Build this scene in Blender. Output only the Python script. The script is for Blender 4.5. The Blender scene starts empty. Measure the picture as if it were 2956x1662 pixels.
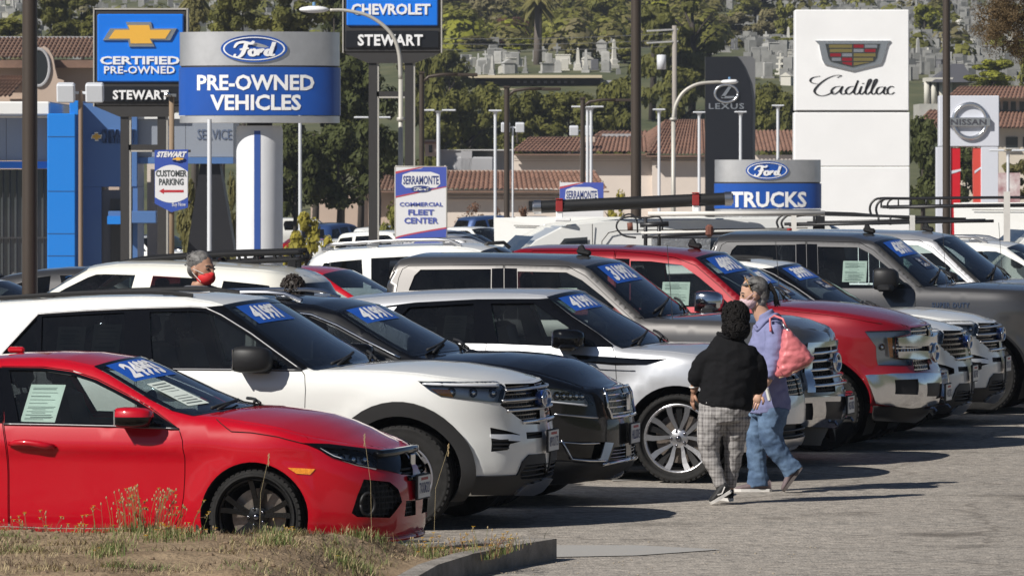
import bpy,bmesh,math,random
import numpy as np
from mathutils import Vector,Matrix
from mathutils.geometry import delaunay_2d_cdt
from mathutils import noise as mnoise
SC=bpy.context.scene
COL=SC.collection
# ---------------------------------------------------------------- camera, sky, sun, exposure
CAMH=2.65
FPX,CX,HY=15600.0,1478.0,500.0
cam_data=bpy.data.cameras.new('camera')
cam=bpy.data.objects.new('camera',cam_data);COL.objects.link(cam)
cam.location=(0,0,CAMH);cam.rotation_euler=(math.pi/2,0,0)
cam_data.sensor_width=36;cam_data.lens=36*FPX/2956
cam_data.shift_y=-(831-HY)/2956
cam_data.clip_start=1;cam_data.clip_end=6000
cam_data.dof.use_dof=True;cam_data.dof.focus_distance=43;cam_data.dof.aperture_fstop=18
SC.camera=cam
W=bpy.data.worlds.new('World');SC.world=W;W.use_nodes=True
SUN_EL,SUN_AZ=math.radians(38),math.radians(229)
nt=W.node_tree;bgn=nt.nodes['Background']
sky=nt.nodes.new('ShaderNodeTexSky');sky.sky_type='NISHITA';sky.sun_disc=False
sky.sun_elevation=SUN_EL;sky.sun_rotation=SUN_AZ;sky.altitude=50;sky.air_density=0.6;sky.dust_density=0.05;sky.ozone_density=1.5
nt.links.new(sky.outputs[0],bgn.inputs[0]);bgn.inputs[1].default_value=0.05
sl=bpy.data.lights.new('sun','SUN');sl.energy=5.0;sl.angle=math.radians(0.5);sl.color=(1.0,0.955,0.89)
sun=bpy.data.objects.new('sun',sl);COL.objects.link(sun)
sd=Vector((math.sin(SUN_AZ)*math.cos(SUN_EL),math.cos(SUN_AZ)*math.cos(SUN_EL),math.sin(SUN_EL)))
sun.rotation_euler=(-sd).to_track_quat('-Z','Y').to_euler();sun.location=(-60,-60,80)
vs=SC.view_settings;vs.view_transform='Standard';vs.look='None';vs.exposure=0.2;vs.gamma=1;vs.use_curve_mapping=False
SC.cycles.max_bounces=8;SC.cycles.transparent_max_bounces=16
SC.render.film_transparent=False
def at(px,py,Y):
 """The world point seen at photo pixel (px, py) at distance Y."""
 return Vector(((px-CX)/FPX*Y,Y,CAMH-(py-HY)/FPX*Y))
# ---------------------------------------------------------------- object helpers
def link(o,parent=None):
 COL.objects.link(o)
 if parent is not None:o.parent=parent
 return o
def tag(o,label=None,cat=None,group=None,kind=None):
 if label:o['label']=label
 if cat:o['category']=cat
 if group:o['group']=group
 if kind:o['kind']=kind
 return o
def empty(name,loc=(0,0,0),rz=0.0,label=None,cat=None,group=None):
 o=bpy.data.objects.new(name,None);o.location=loc;o.rotation_euler=(0,0,rz);o.empty_display_size=.2
 link(o);return tag(o,label,cat,group)
KIDS={}
def mesh_obj(name,verts,faces,mat,parent=None,smooth=False,normals=None):
 me=bpy.data.meshes.new(name)
 me.from_pydata([tuple(v)for v in verts],[],[tuple(f)for f in faces])
 if mat is not None:
  for m in(mat if isinstance(mat,(list,tuple))else[mat]):me.materials.append(m)
 if smooth or normals is not None:me.polygons.foreach_set('use_smooth',[True]*len(me.polygons))
 me.update()
 if normals is not None:me.normals_split_custom_set_from_vertices([tuple(n)for n in normals])
 o=bpy.data.objects.new(name,me);link(o,parent)
 if parent is not None:KIDS.setdefault(parent.name,[]).append(o)
 return o
def copy_tree(o,parent=None):
 c=o.copy();link(c)
 if parent is not None:c.parent=parent;KIDS.setdefault(parent.name,[]).append(c)
 for ch in KIDS.get(o.name,[]):copy_tree(ch,c)
 return c
class MB:
 """Collects simple shapes into one mesh."""
 def __init__(s):s.v=[];s.f=[];s.m=[];s.cm=0
 def add(s,v,f):
  b=len(s.v);s.v+=[tuple(p)for p in v];s.f+=[tuple(i+b for i in q)for q in f];s.m+=[s.cm]*len(f)
 def box(s,c,d,rz=0.0,taper=1.0,rx=0.0,ry=0.0):
  x,y,z=d[0]/2,d[1]/2,d[2]/2;v=[]
  R=Matrix.Rotation(rz,3,'Z')@Matrix.Rotation(ry,3,'Y')@Matrix.Rotation(rx,3,'X')
  for k in(-1,1):
   t=taper if k>0 else 1
   for a,b in((-1,-1),(1,-1),(1,1),(-1,1)):v.append(R@Vector((a*x*t,b*y*t,k*z))+Vector(c))
  s.add(v,[(3,2,1,0),(4,5,6,7),(0,1,5,4),(1,2,6,5),(2,3,7,6),(3,0,4,7)])
 def bbox(s,c,d,b=.02,rz=0.0,rx=0.0,ry=0.0):
  """bevelled box: an octagonal-section box with chamfered top and bottom"""
  R=Matrix.Rotation(rz,3,'Z')@Matrix.Rotation(ry,3,'Y')@Matrix.Rotation(rx,3,'X')
  def ring(x,y,z,q):return[(-x+q,-y,z),(x-q,-y,z),(x,-y+q,z),(x,y-q,z),(x-q,y,z),(-x+q,y,z),(-x,y-q,z),(-x,-y+q,z)]
  x,y,z=d[0]/2,d[1]/2,d[2]/2
  rs=[ring(x-b,y-b,-z,b*.7),ring(x,y,-z+b,b),ring(x,y,z-b,b),ring(x-b,y-b,z,b*.7)]
  v=[R@Vector(p)+Vector(c)for r in rs for p in r];f=[tuple(range(7,-1,-1)),tuple(range(24,32))]
  for k in range(3):
   for i in range(8):f.append((k*8+i,k*8+(i+1)%8,k*8+8+(i+1)%8,k*8+8+i))
  s.add(v,f)
 def tube(s,pts,r,n=8,cap=True,r2=None):
  pts=[Vector(p)for p in pts];rs=r if isinstance(r,(list,tuple))else[r+((r2-r)*i/(len(pts)-1)if r2 is not None else 0)for i in range(len(pts))]
  v=[];f=[];prev=None
  for i,p in enumerate(pts):
   t=(pts[min(i+1,len(pts)-1)]-pts[max(i-1,0)]).normalized()
   if prev is None:
    a=t.orthogonal().normalized()
   else:
    a=(prev-t*prev.dot(t));a=a.normalized()if a.length>1e-6 else t.orthogonal().normalized()
   prev=a;b=t.cross(a)
   for k in range(n):
    q=2*math.pi*k/n;v.append(p+(a*math.cos(q)+b*math.sin(q))*rs[i])
  for i in range(len(pts)-1):
   for k in range(n):f.append((i*n+k,i*n+(k+1)%n,(i+1)*n+(k+1)%n,(i+1)*n+k))
  if cap:f.append(tuple(range(n-1,-1,-1)));f.append(tuple((len(pts)-1)*n+k for k in range(n)))
  s.add(v,f)
 def lathe(s,prof,n=32,M=None,closed=False):
  """profile of (radius, height) turned round Z, then moved by the matrix M"""
  M=M or Matrix();v=[];f=[]
  for(r,z)in prof:
   for k in range(n):
    a=2*math.pi*k/n;v.append(M@Vector((r*math.cos(a),r*math.sin(a),z)))
  for i in range(len(prof)-1):
   for k in range(n):f.append((i*n+k,i*n+(k+1)%n,(i+1)*n+(k+1)%n,(i+1)*n+k))
  s.add(v,f)
 def prism(s,poly,z0,z1,M=None):
  M=M or Matrix();n=len(poly)
  v=[M@Vector((p[0],p[1],z0))for p in poly]+[M@Vector((p[0],p[1],z1))for p in poly]
  f=[tuple(range(n-1,-1,-1)),tuple(range(n,2*n))]+[(i,(i+1)%n,n+(i+1)%n,n+i)for i in range(n)]
  s.add(v,f)
 def ell(s,c,r,nu=12,nv=8,M=None):
  v=[];f=[];c=Vector(c)
  for j in range(nv+1):
   t=math.pi*j/nv
   for i in range(nu):
    a=2*math.pi*i/nu;p=Vector((r[0]*math.sin(t)*math.cos(a),r[1]*math.sin(t)*math.sin(a),r[2]*math.cos(t)))
    v.append((M@p if M else p)+c)
  for j in range(nv):
   for i in range(nu):f.append((j*nu+i,(j+1)*nu+i,(j+1)*nu+(i+1)%nu,j*nu+(i+1)%nu))
  s.add(v,f)
 def build(s,name,mat,parent=None,smooth=False):
  o=mesh_obj(name,s.v,s.f,mat,parent,smooth)
  if any(s.m):o.data.polygons.foreach_set('material_index',s.m)
  if smooth=='auto':
   bm=bmesh.new();bm.from_mesh(o.data)
   for e in bm.edges:
    if len(e.link_faces)==2 and e.calc_face_angle(0)>.6:e.smooth=False
   bm.to_mesh(o.data);bm.free()
  return o
# ---------------------------------------------------------------- materials
MATS={}
def nodes(m):return m.node_tree.nodes,m.node_tree.links
def mat(name,col,rough=.6,metal=0.0,spec=.5,coat=0.0,bump=None,var=None,emit=None,coat_rough=.03,bump_dist=.01):
 """bump=(scale, strength); var=(scale, amount) mottles the colour with noise"""
 if name in MATS:return MATS[name]
 m=bpy.data.materials.new(name);m.use_nodes=True;N,L=nodes(m);p=N['Principled BSDF']
 p.inputs['Base Color'].default_value=(*col,1);p.inputs['Roughness'].default_value=rough;p.inputs['Metallic'].default_value=metal
 p.inputs['Specular IOR Level'].default_value=spec;p.inputs['Coat Weight'].default_value=coat;p.inputs['Coat Roughness'].default_value=coat_rough
 tc=None
 if bump or var:
  tc=N.new('ShaderNodeTexCoord')
 if var:
  n=N.new('ShaderNodeTexNoise');n.inputs['Scale'].default_value=var[0];n.inputs['Detail'].default_value=6;n.inputs['Roughness'].default_value=.65
  L.new(tc.outputs['Object'],n.inputs['Vector'])
  r=N.new('ShaderNodeValToRGB');a=var[1]
  r.color_ramp.elements[0].position=.3;r.color_ramp.elements[1].position=.7
  r.color_ramp.elements[0].color=(*[max(0,c*(1-a))for c in col],1)
  c2=var[2]if len(var)>2 else[min(1,c*(1+a))for c in col]
  r.color_ramp.elements[1].color=(*c2,1)
  L.new(n.outputs['Fac'],r.inputs[0]);L.new(r.outputs[0],p.inputs['Base Color'])
 if bump:
  n=N.new('ShaderNodeTexNoise');n.inputs['Scale'].default_value=bump[0];n.inputs['Detail'].default_value=5
  L.new(tc.outputs['Object'],n.inputs['Vector'])
  b=N.new('ShaderNodeBump');b.inputs['Strength'].default_value=bump[1];b.inputs['Distance'].default_value=bump_dist
  L.new(n.outputs['Fac'],b.inputs['Height']);L.new(b.outputs[0],p.inputs['Normal'])
 if emit:p.inputs['Emission Color'].default_value=(*col,1);p.inputs['Emission Strength'].default_value=emit
 MATS[name]=m;return m
def glass(name,tint,ior=1.45,boost=1.0):
 if name in MATS:return MATS[name]
 m=bpy.data.materials.new(name);m.use_nodes=True;N,L=nodes(m);N.remove(N['Principled BSDF'])
 t=N.new('ShaderNodeBsdfTransparent');t.inputs[0].default_value=(*tint,1)
 g=N.new('ShaderNodeBsdfGlossy');g.inputs['Roughness'].default_value=.02;g.inputs['Color'].default_value=(.95,.97,1,1)
 fr=N.new('ShaderNodeFresnel');fr.inputs['IOR'].default_value=ior
 mx=N.new('ShaderNodeMixShader');L.new(fr.outputs[0],mx.inputs[0]);L.new(t.outputs[0],mx.inputs[1]);L.new(g.outputs[0],mx.inputs[2])
 d=N.new('ShaderNodeBsdfDiffuse');d.inputs[0].default_value=(.35,.36,.36,1)
 m2=N.new('ShaderNodeMixShader');nz=N.new('ShaderNodeTexNoise');nz.inputs['Scale'].default_value=6
 tc=N.new('ShaderNodeTexCoord');L.new(tc.outputs['Object'],nz.inputs['Vector'])
 mu=N.new('ShaderNodeMath');mu.operation='MULTIPLY';mu.inputs[1].default_value=.022*boost;L.new(nz.outputs['Fac'],mu.inputs[0])
 L.new(mu.outputs[0],m2.inputs[0]);L.new(mx.outputs[0],m2.inputs[1]);L.new(d.outputs[0],m2.inputs[2])
 L.new(m2.outputs[0],N['Material Output'].inputs['Surface']);MATS[name]=m;return m
def paint(name,col,metal=0.0,rough=.38):
 if name in MATS:return MATS[name]
 m=mat(name,col,rough,metal,.5 if metal else .15,1.0)
 N,L=nodes(m);p=N['Principled BSDF']
 tc=N.new('ShaderNodeTexCoord');n=N.new('ShaderNodeTexNoise');n.inputs['Scale'].default_value=2.2;n.inputs['Detail'].default_value=8;n.inputs['Roughness'].default_value=.7
 L.new(tc.outputs['Object'],n.inputs['Vector'])
 mr=N.new('ShaderNodeMapRange');mr.inputs['From Min'].default_value=.35;mr.inputs['From Max'].default_value=.75;mr.inputs['To Min'].default_value=.02;mr.inputs['To Max'].default_value=.11
 L.new(n.outputs['Fac'],mr.inputs[0]);L.new(mr.outputs[0],p.inputs['Coat Roughness'])
 n2=N.new('ShaderNodeTexNoise');n2.inputs['Scale'].default_value=1.3;n2.inputs['Detail'].default_value=2;L.new(tc.outputs['Object'],n2.inputs['Vector'])
 b=N.new('ShaderNodeBump');b.inputs['Strength'].default_value=.06;b.inputs['Distance'].default_value=.05;L.new(n2.outputs['Fac'],b.inputs['Height'])
 L.new(b.outputs[0],p.inputs['Coat Normal'])
 return m
P_RED=paint('paint_red',(.43,.002,.012));P_RED2=paint('paint_dark_red',(.25,.0015,.008),.25)
P_WHITE=paint('paint_white',(.74,.74,.71));P_BLACK=paint('paint_black',(.0025,.0026,.0035))
P_SILVER=paint('paint_silver',(.66,.67,.69),.5,.34);P_GREY=paint('paint_grey',(.115,.110,.106),.6,.34)
P_DGREY=paint('paint_dark_grey',(.060,.059,.060),.5,.36);P_LSILVER=paint('paint_light_silver',(.55,.55,.56),.6,.32)
P_BLUEGREY=paint('paint_blue_grey',(.20,.22,.27),.6,.34);P_BLUE=paint('paint_blue',(.03,.07,.2),.3)
P_CREAM=paint('paint_cream',(.70,.69,.62))
CHROME=mat('chrome',(.66,.67,.69),.13,1.0);SATIN=mat('satin_metal',(.55,.55,.56),.3,1.0);DCHROME=mat('dark_chrome',(.25,.25,.27),.15,1.0)
BPLAST=mat('black_plastic',(.013,.013,.014),.5,spec=.35,bump=(220,.15),bump_dist=.002);GBLACK=mat('gloss_black',(.0035,.0035,.004),.04,spec=.45);TRIMG=mat('trim_grey',(.16,.16,.165),.35,.8)
DPLAST=mat('dark_plastic',(.012,.012,.013),.7);CLAD=mat('cladding',(.024,.0235,.0235),.6,spec=.3,bump=(260,.2),bump_dist=.002)
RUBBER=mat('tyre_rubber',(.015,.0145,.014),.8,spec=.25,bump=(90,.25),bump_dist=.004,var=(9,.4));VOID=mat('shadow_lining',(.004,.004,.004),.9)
G_WIND=glass('windscreen_glass',(.27,.33,.36),1.66);G_SIDE=glass('side_glass',(.66,.73,.72),1.5,1.3);G_PRIV=glass('privacy_glass',(.06,.065,.07),1.5)
G_LENS=glass('lens_glass',(.85,.88,.9),1.5,.3)
SEAT=mat('seat_fabric',(.085,.085,.088),.8,bump=(60,.3));TRIM=mat('cabin_trim',(.06,.06,.062),.7);HEADL=mat('headliner',(.32,.31,.29),.9)
AMBER=mat('amber_lens',(.90,.27,.015),.2,coat=1.0,var=(60,.35));REDLENS=mat('red_lens',(.35,.005,.005),.12,coat=1.0)
WHITEP=mat('white_print',(.80,.80,.80),.5);BLUEP=mat('sticker_blue',(.012,.085,.42),.35);NAVYP=mat('sticker_navy',(.008,.02,.07),.4);ORANGEP=mat('sticker_gold',(.6,.3,.05),.5)
PAPER=mat('paper',(.62,.68,.62),.8,var=(3,.06));INK=mat('ink',(.06,.07,.07),.8)
ALLOY=mat('alloy_silver',(.60,.60,.62),.28,.9);ALLOYD=mat('alloy_dark',(.016,.016,.017),.45,.2,spec=.25);ALLOYB=mat('alloy_black',(.012,.012,.012),.25,.3)
DISC=mat('brake_disc',(.33,.28,.24),.35,.9,var=(20,.3))
# ---------------------------------------------------------------- lettering: mesh outlines of the built-in typeface
TXT={}
def text_geo(s,bold=0.0,res=2,spacing=1.0):
 k=(s,bold,res,spacing)
 if k in TXT:return TXT[k]
 cu=bpy.data.curves.new('lettering','FONT');cu.body=s;cu.resolution_u=res;cu.offset=bold;cu.space_character=spacing;cu.fill_mode='FRONT'
 o=bpy.data.objects.new('lettering_tmp',cu);COL.objects.link(o)
 dg=bpy.context.evaluated_depsgraph_get();me=o.evaluated_get(dg).to_mesh()
 v=np.array([tuple(x.co)[:2]for x in me.vertices]);f=[tuple(p.vertices)for p in me.polygons]
 o.evaluated_get(dg).to_mesh_clear();bpy.data.objects.remove(o);bpy.data.curves.remove(cu)
 lo,hi=v.min(0),v.max(0);v=(v-lo)/(hi-lo)
 TXT[k]=(v,f,(hi[0]-lo[0])/(hi[1]-lo[1]));return TXT[k]
def text_obj(name,s,fn,m,parent,bold=0.0,shear=0.0,spacing=1.0,thick=None):
 """fn(a, b) maps the unit square of the text to 3-D; with thick (a vector) the letters are solid"""
 v,f,asp=text_geo(s,bold,2,spacing)
 P=[Vector(fn(a+shear*b,b))for a,b in v]
 if thick is None:return mesh_obj(name,P,f,m,parent)
 t=Vector(thick);n=len(P);F=[tuple(q)for q in f];E={}
 for q in f:
  for i in range(len(q)):E[(q[i],q[(i+1)%len(q)])]=1
 G=[tuple(i+n for i in q)for q in F]
 for(a,b)in list(E):
  if(b,a)not in E:G.append((a,b,b+n,a+n))
 return mesh_obj(name,P+[p+t for p in P],G,m,parent)
# ---------------------------------------------------------------- car surface
def pchip(pts):
 xs=np.array([p[0]for p in pts],float);ys=np.array([p[1]for p in pts],float)
 h=np.diff(xs);dl=np.diff(ys)/h
 m=np.zeros_like(xs)
 if len(xs)>2:
  for i in range(1,len(xs)-1):
   if dl[i-1]*dl[i]>0:
    w1=2*h[i]+h[i-1];w2=h[i]+2*h[i-1]
    m[i]=(w1+w2)/(w1/dl[i-1]+w2/dl[i])
 m[0]=dl[0];m[-1]=dl[-1]
 def f(x):
  x=np.clip(np.asarray(x,float),xs[0],xs[-1])
  i=np.clip(np.searchsorted(xs,x)-1,0,len(xs)-2)
  t=(x-xs[i])/h[i]
  return((2*t**3-3*t**2+1)*ys[i]+(t**3-2*t**2+t)*h[i]*m[i]+(-2*t**3+3*t**2)*ys[i+1]+(t**3-t**2)*h[i]*m[i+1])
 return f
class Shape:
 """Half of a car's outer skin: S(u, z) wraps from the tail along the side to the nose.
    u is x along the flank (0 at the front axle) and runs on round the corners to the centre line."""
 def __init__(s,c):
  s.c=c;W=s.W=c['W']
  s.xf=c['xf'];s.Lf=c['Lf'];s.xs=s.xf-s.Lf
  s.xr=c['xr'];s.Lr=c['Lr'];s.xrs=s.xr+s.Lr
  def curve(L,n):
   a=np.linspace(0,math.pi/2,3000)
   x=L*np.sin(a)**(2/n);y=W*np.cos(a)**(2/n)
   d=np.concatenate([[0],np.cumsum(np.hypot(np.diff(x),np.diff(y)))])
   return x,y,d
  x,y,d=curve(s.Lf,c['nf']);x2,y2,d2=curve(s.Lr,c['nr'])
  U=np.concatenate([(s.xrs-d2)[::-1],s.xs+d]);X=np.concatenate([(s.xrs-x2)[::-1],s.xs+x]);Y=np.concatenate([y2[::-1],y])
  uu=np.linspace(U[0],U[-1],700)
  s.uu=uu;s.tx=np.interp(uu,U,X);s.ty=np.interp(uu,U,Y)
  gx=np.gradient(s.tx,uu);gy=np.gradient(s.ty,uu);g=np.hypot(gx,gy)+1e-9
  s.nx=-gy/g;s.ny=gx/g
  s.umin,s.umax=U[0],U[-1]
  s.prof=pchip(c['prof']);s.fp=pchip(c['fprof']);s.rp=pchip(c['rprof'])
  if 'top' in c:
   t=c['top'];s.tu=np.array([p[0]for p in t]);s.tz=np.array([p[1]for p in t])
   r=c['rr'];s.ru=np.array([p[0]for p in r]);s.rv=np.array([p[1]for p in r])
  s.bul=c.get('bulge',[])
 def ztop(s,u):return np.interp(u,s.tu,s.tz)
 def S(s,u,z,rounding=True):
  u=np.clip(np.asarray(u,float),s.umin,s.umax);z=np.asarray(z,float)
  tx=np.interp(u,s.uu,s.tx);ty=np.interp(u,s.uu,s.ty)
  nx=np.interp(u,s.uu,s.nx);ny=np.interp(u,s.uu,s.ny)
  rf=np.clip((tx-s.xs)/s.Lf,0,1);rf=rf*rf*(3-2*rf)
  rr=np.clip((s.xrs-tx)/s.Lr,0,1);rr=rr*rr*(3-2*rr)
  x=tx+s.fp(z)*rf-s.rp(z)*rr
  y=ty*s.prof(z)/s.W
  o=np.zeros_like(x+z)
  for(cx,cz,R,sig,amp)in s.bul:
   d=np.hypot(u-cx,z-cz)-R
   o=o+amp*np.where(d<0,1.0,np.exp(-(d/sig)**2))
  if rounding and hasattr(s,'tu'):
   r=np.interp(u,s.ru,s.rv);de=s.ztop(u)-z
   q=np.clip(1-de/r,0,1)
   o=o-r*(1-np.sqrt(np.clip(1-q*q,0,1)))
  x=x+nx*o;y=y+ny*o
  return np.stack([x,-y,z+0*x],-1)
 def N(s,u,z):
  e=2e-3;u=np.asarray(u,float);z=np.asarray(z,float)
  u1=np.clip(u+e,s.umin,s.umax);u0=np.clip(u-e,s.umin,s.umax);d1=d0=0
  if hasattr(s,'tu'):
   t=s.ztop(u);r=np.interp(u,s.ru,s.rv);z=np.minimum(z,t-.04*r-e);k=np.clip((1.6*r-(t-z))/(.6*r),0,1)
   d1=(s.ztop(u1)-t)*k;d0=(s.ztop(u0)-t)*k
  a=s.S(u1,z+d1)-s.S(u0,z+d0)
  b=s.S(u,z+e)-s.S(u,z-e)
  n=np.cross(a,b)
  return n/(np.linalg.norm(n,axis=-1,keepdims=True)+1e-12)
# ---------------------------------------------------------------- skinning a Shape with panels
def pip(P,poly):
 x,y=P[:,0],P[:,1];c=np.zeros(len(P),bool);n=len(poly)
 for i in range(n):
  x1,y1=poly[i];x2,y2=poly[(i+1)%n]
  if y1==y2:continue
  k=((y1>y)!=(y2>y))&(x<(x2-x1)*(y-y1)/(y2-y1)+x1);c^=k
 return c
def subdiv(poly,step,closed=True):
 o=[];n=len(poly)
 for i in range(n if closed else n-1):
  a=np.array(poly[i],float);b=np.array(poly[(i+1)%n],float);k=max(1,int(math.ceil(np.hypot(*(b-a))/step)))
  for j in range(k):o.append(tuple(a+(b-a)*j/k))
 if not closed:o.append(tuple(poly[-1]))
 return o
def inset(poly,d):
 P=np.array(poly,float);n=len(P)
 A=.5*sum(P[i][0]*P[(i+1)%n][1]-P[(i+1)%n][0]*P[i][1]for i in range(n));sg=1 if A>0 else-1;o=[]
 for i in range(n):
  e1=P[i]-P[i-1];e2=P[(i+1)%n]-P[i]
  n1=np.array([-e1[1],e1[0]])/(np.hypot(*e1)+1e-9)*sg;n2=np.array([-e2[1],e2[0]])/(np.hypot(*e2)+1e-9)*sg
  m=n1+n2;l=np.hypot(*m)
  if l<.3:m=n1;k=1
  else:m=m/l;k=min(2.0,1/max(.3,float(m@n1)))
  o.append(tuple(P[i]+m*d*k))
 return o
def skin(sh,outline,holes=(),off=0.0,step=.075,skirt=0.0,topedge=False,mirror=False,both=False):
 """Triangulate a region of the (u,z) chart and lift it on to the skin."""
 ol=subdiv(outline,step*.8);hs=[subdiv(h,step*.8)for h in holes]
 V=[];E=[]
 for lp in[ol]+hs:
  b=len(V);V+=lp;E+=[(b+i,b+(i+1)%len(lp))for i in range(len(lp))]
 B=np.array(V);lo=np.array(ol).min(0);hi=np.array(ol).max(0)
 gx,gy=np.meshgrid(np.arange(lo[0]+step*.5,hi[0],step),np.arange(lo[1]+step*.5,hi[1],step));gx=gx+((np.arange(gx.shape[0])%2)*step*.5)[:,None]
 G=np.stack([gx.ravel(),gy.ravel()],1)
 if topedge:
  us=np.arange(lo[0]+.02,hi[0],.05);ex=[]
  for k in(.06,.2,.45,.8):
   r=np.interp(us,sh.ru,sh.rv);ex.append(np.stack([us,sh.ztop(us)-r*k],1))
  ex=np.concatenate(ex)
 else:ex=np.zeros((0,2))
 def keep(Q,md):
  if not len(Q):return Q
  Q=Q[pip(Q,ol)]
  for h in hs:
   if len(Q):Q=Q[~pip(Q,h)]
  if len(Q):
   d=np.sqrt(((Q[:,None,:]-B[None])**2).sum(2)).min(1);Q=Q[d>md]
  return Q
 G=keep(G,step*.4);ex=keep(ex,.004)
 if len(ex)and len(G):
  d=np.sqrt(((G[:,None,:]-ex[None])**2).sum(2)).min(1);G=G[d>step*.35]
 A=[Vector((float(p[0]),float(p[1])))for p in V]+[Vector((float(p[0]),float(p[1])))for p in np.concatenate([G,ex])]
 r=delaunay_2d_cdt(A,E,[],0,1e-6)
 P=np.array([tuple(v)for v in r[0]]);T=np.array([tuple(f)for f in r[2]if len(f)==3])
 c=P[T].mean(1);ok=pip(c,ol)
 for h in hs:ok&=~pip(c,h)
 T=T[ok];used=np.unique(T);mp=-np.ones(len(P),int);mp[used]=np.arange(len(used));P=P[used];T=mp[T]
 X=sh.S(P[:,0],P[:,1]);Nn=sh.N(P[:,0],P[:,1])
 flip=(Nn[:,1]>0)&(np.abs(X[:,1])>.2);Nn=np.where(flip[:,None],-Nn,Nn)
 cen=np.abs(X[:,1])<=.2;sgn=np.sign(X[:,0]);Nn=np.where((cen&(Nn[:,0]*sgn<0))[:,None],-Nn,Nn)
 X=X+Nn*off
 e1=X[T[:,1]]-X[T[:,0]];e2=X[T[:,2]]-X[T[:,0]];fn=np.cross(e1,e2);bad=(fn*Nn[T].mean(1)).sum(1)<0;T[bad]=T[bad][:,::-1]
 if skirt:
  cnt={}
  for t in T:
   for i in range(3):
    a,b=int(t[i]),int(t[(i+1)%3]);cnt[(a,b)]=1
  ed=[(a,b)for(a,b)in cnt if(b,a)not in cnt];vs_=sorted({a for e in ed for a in e});m0=len(X);ix={v:m0+2*i for i,v in enumerate(vs_)}
  ex_=np.array([q for v in vs_ for q in(X[v],X[v]-Nn[v]*skirt)])
  sn={v:np.zeros(3)for v in vs_}
  for a,b in ed:
   q=np.cross(X[b]-X[a],Nn[a]);sn[a]+=q;sn[b]+=q
  en=np.array([sn[v]/(np.linalg.norm(sn[v])+1e-9)for v in vs_ for _ in(0,1)])
  F2=np.array([(ix[a],ix[a]+1,ix[b]+1)for a,b in ed]+[(ix[a],ix[b]+1,ix[b])for a,b in ed])
  X=np.concatenate([X,ex_]);Nn=np.concatenate([Nn,en]);T=np.concatenate([T,F2])
 if mirror or both:
  X2=X*[1,-1,1];N2=Nn*[1,-1,1];T2=T[:,::-1]
  if both:T=np.concatenate([T,T2+len(X)]);X=np.concatenate([X,X2]);Nn=np.concatenate([Nn,N2])
  else:X,Nn,T=X2,N2,T2
 return X,T,Nn
def panel(name,sh,outline,m,parent,holes=(),**k):
 X,T,Nn=skin(sh,outline,holes,**k)
 return mesh_obj(name,X,T,m,parent,True,Nn)
def sline(sh,pts,n=3):
 """a line drawn on the skin, densified"""
 p=np.array(subdiv(pts,.05,False));return p
def strip_on(name,sh,pts,width,m,parent,off=.004,both=True,r=None):
 """moulding that follows a line on the skin"""
 p=np.array(subdiv(pts,.06,False));X=sh.S(p[:,0],p[:,1]);Nn=sh.N(p[:,0],p[:,1]);fl=Nn[:,1]>0;Nn[fl]*=-1
 X=X+Nn*off;mb=MB();mb.tube(X,width/2,6)
 if both:
  if np.abs(X[:,1]).min()<.06:mb.tube(X*[1,-1,1],width/2,6)
  else:m2=MB();m2.tube(X*[1,-1,1],width/2,6);m2.build(name,m,parent,True)
 return mb.build(name,m,parent,True)
def tstrip(sh,ua,ub,t0=-1,t1=1,nt=17,nu=None,dz=0.0,dn=0.0):
 """the top skin between the two flanks, for chart positions ua..ub"""
 c=sh.c;nu=nu or max(3,int((ub-ua)/.07));us=np.linspace(ua,ub,nu)
 brk=[u for u in sh.tu if ua<u<ub];us=np.unique(np.concatenate([us,brk]))
 ts=np.sin(np.linspace(-1,1,nt)*math.pi/2*.92)/math.sin(math.pi/2*.92);ts=t0+(ts+1)/2*(t1-t0)
 return us,ts,np.array([[top_pt(sh,u,t,dz)for t in ts]for u in us])
def top_pt(sh,u,t,dz=0.0):
 P=sh.S(u,sh.ztop(u)-1e-4);ye=abs(P[1]);c=sh.c
 cr=float(np.interp(u,[p[0]for p in c['crown']],[p[1]for p in c['crown']]));bw=float(np.interp(u,[p[0]for p in c['bow']],[p[1]for p in c['bow']]))
 cr*=min(1,ye/(.7*sh.W))**2
 pw=2.4
 return np.array([P[0]+bw*(1-t*t),t*ye,P[2]+cr*(1-abs(t)**pw)+dz])
def top_panel(name,sh,ua,ub,m,parent,dz=0.0,t0=-1,t1=1,nt=17,smooth=True,flange=True):
 us,ts,G=tstrip(sh,ua,ub,t0,t1,nt,dz=dz)
 if flange and t0==-1 and t1==1:
  lo=G[:,:1].copy();hi=G[:,-1:].copy();lo[...,2]-=.03;hi[...,2]-=.03;G=np.concatenate([lo,G,hi],1);ts=np.concatenate([[-1],ts,[1]])
 a,b=len(us),len(ts)
 f=[(i*b+j,(i+1)*b+j,(i+1)*b+j+1,i*b+j+1)for i in range(a-1)for j in range(b-1)]
 return mesh_obj(name,G.reshape(-1,3),f,m,parent,smooth)
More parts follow.
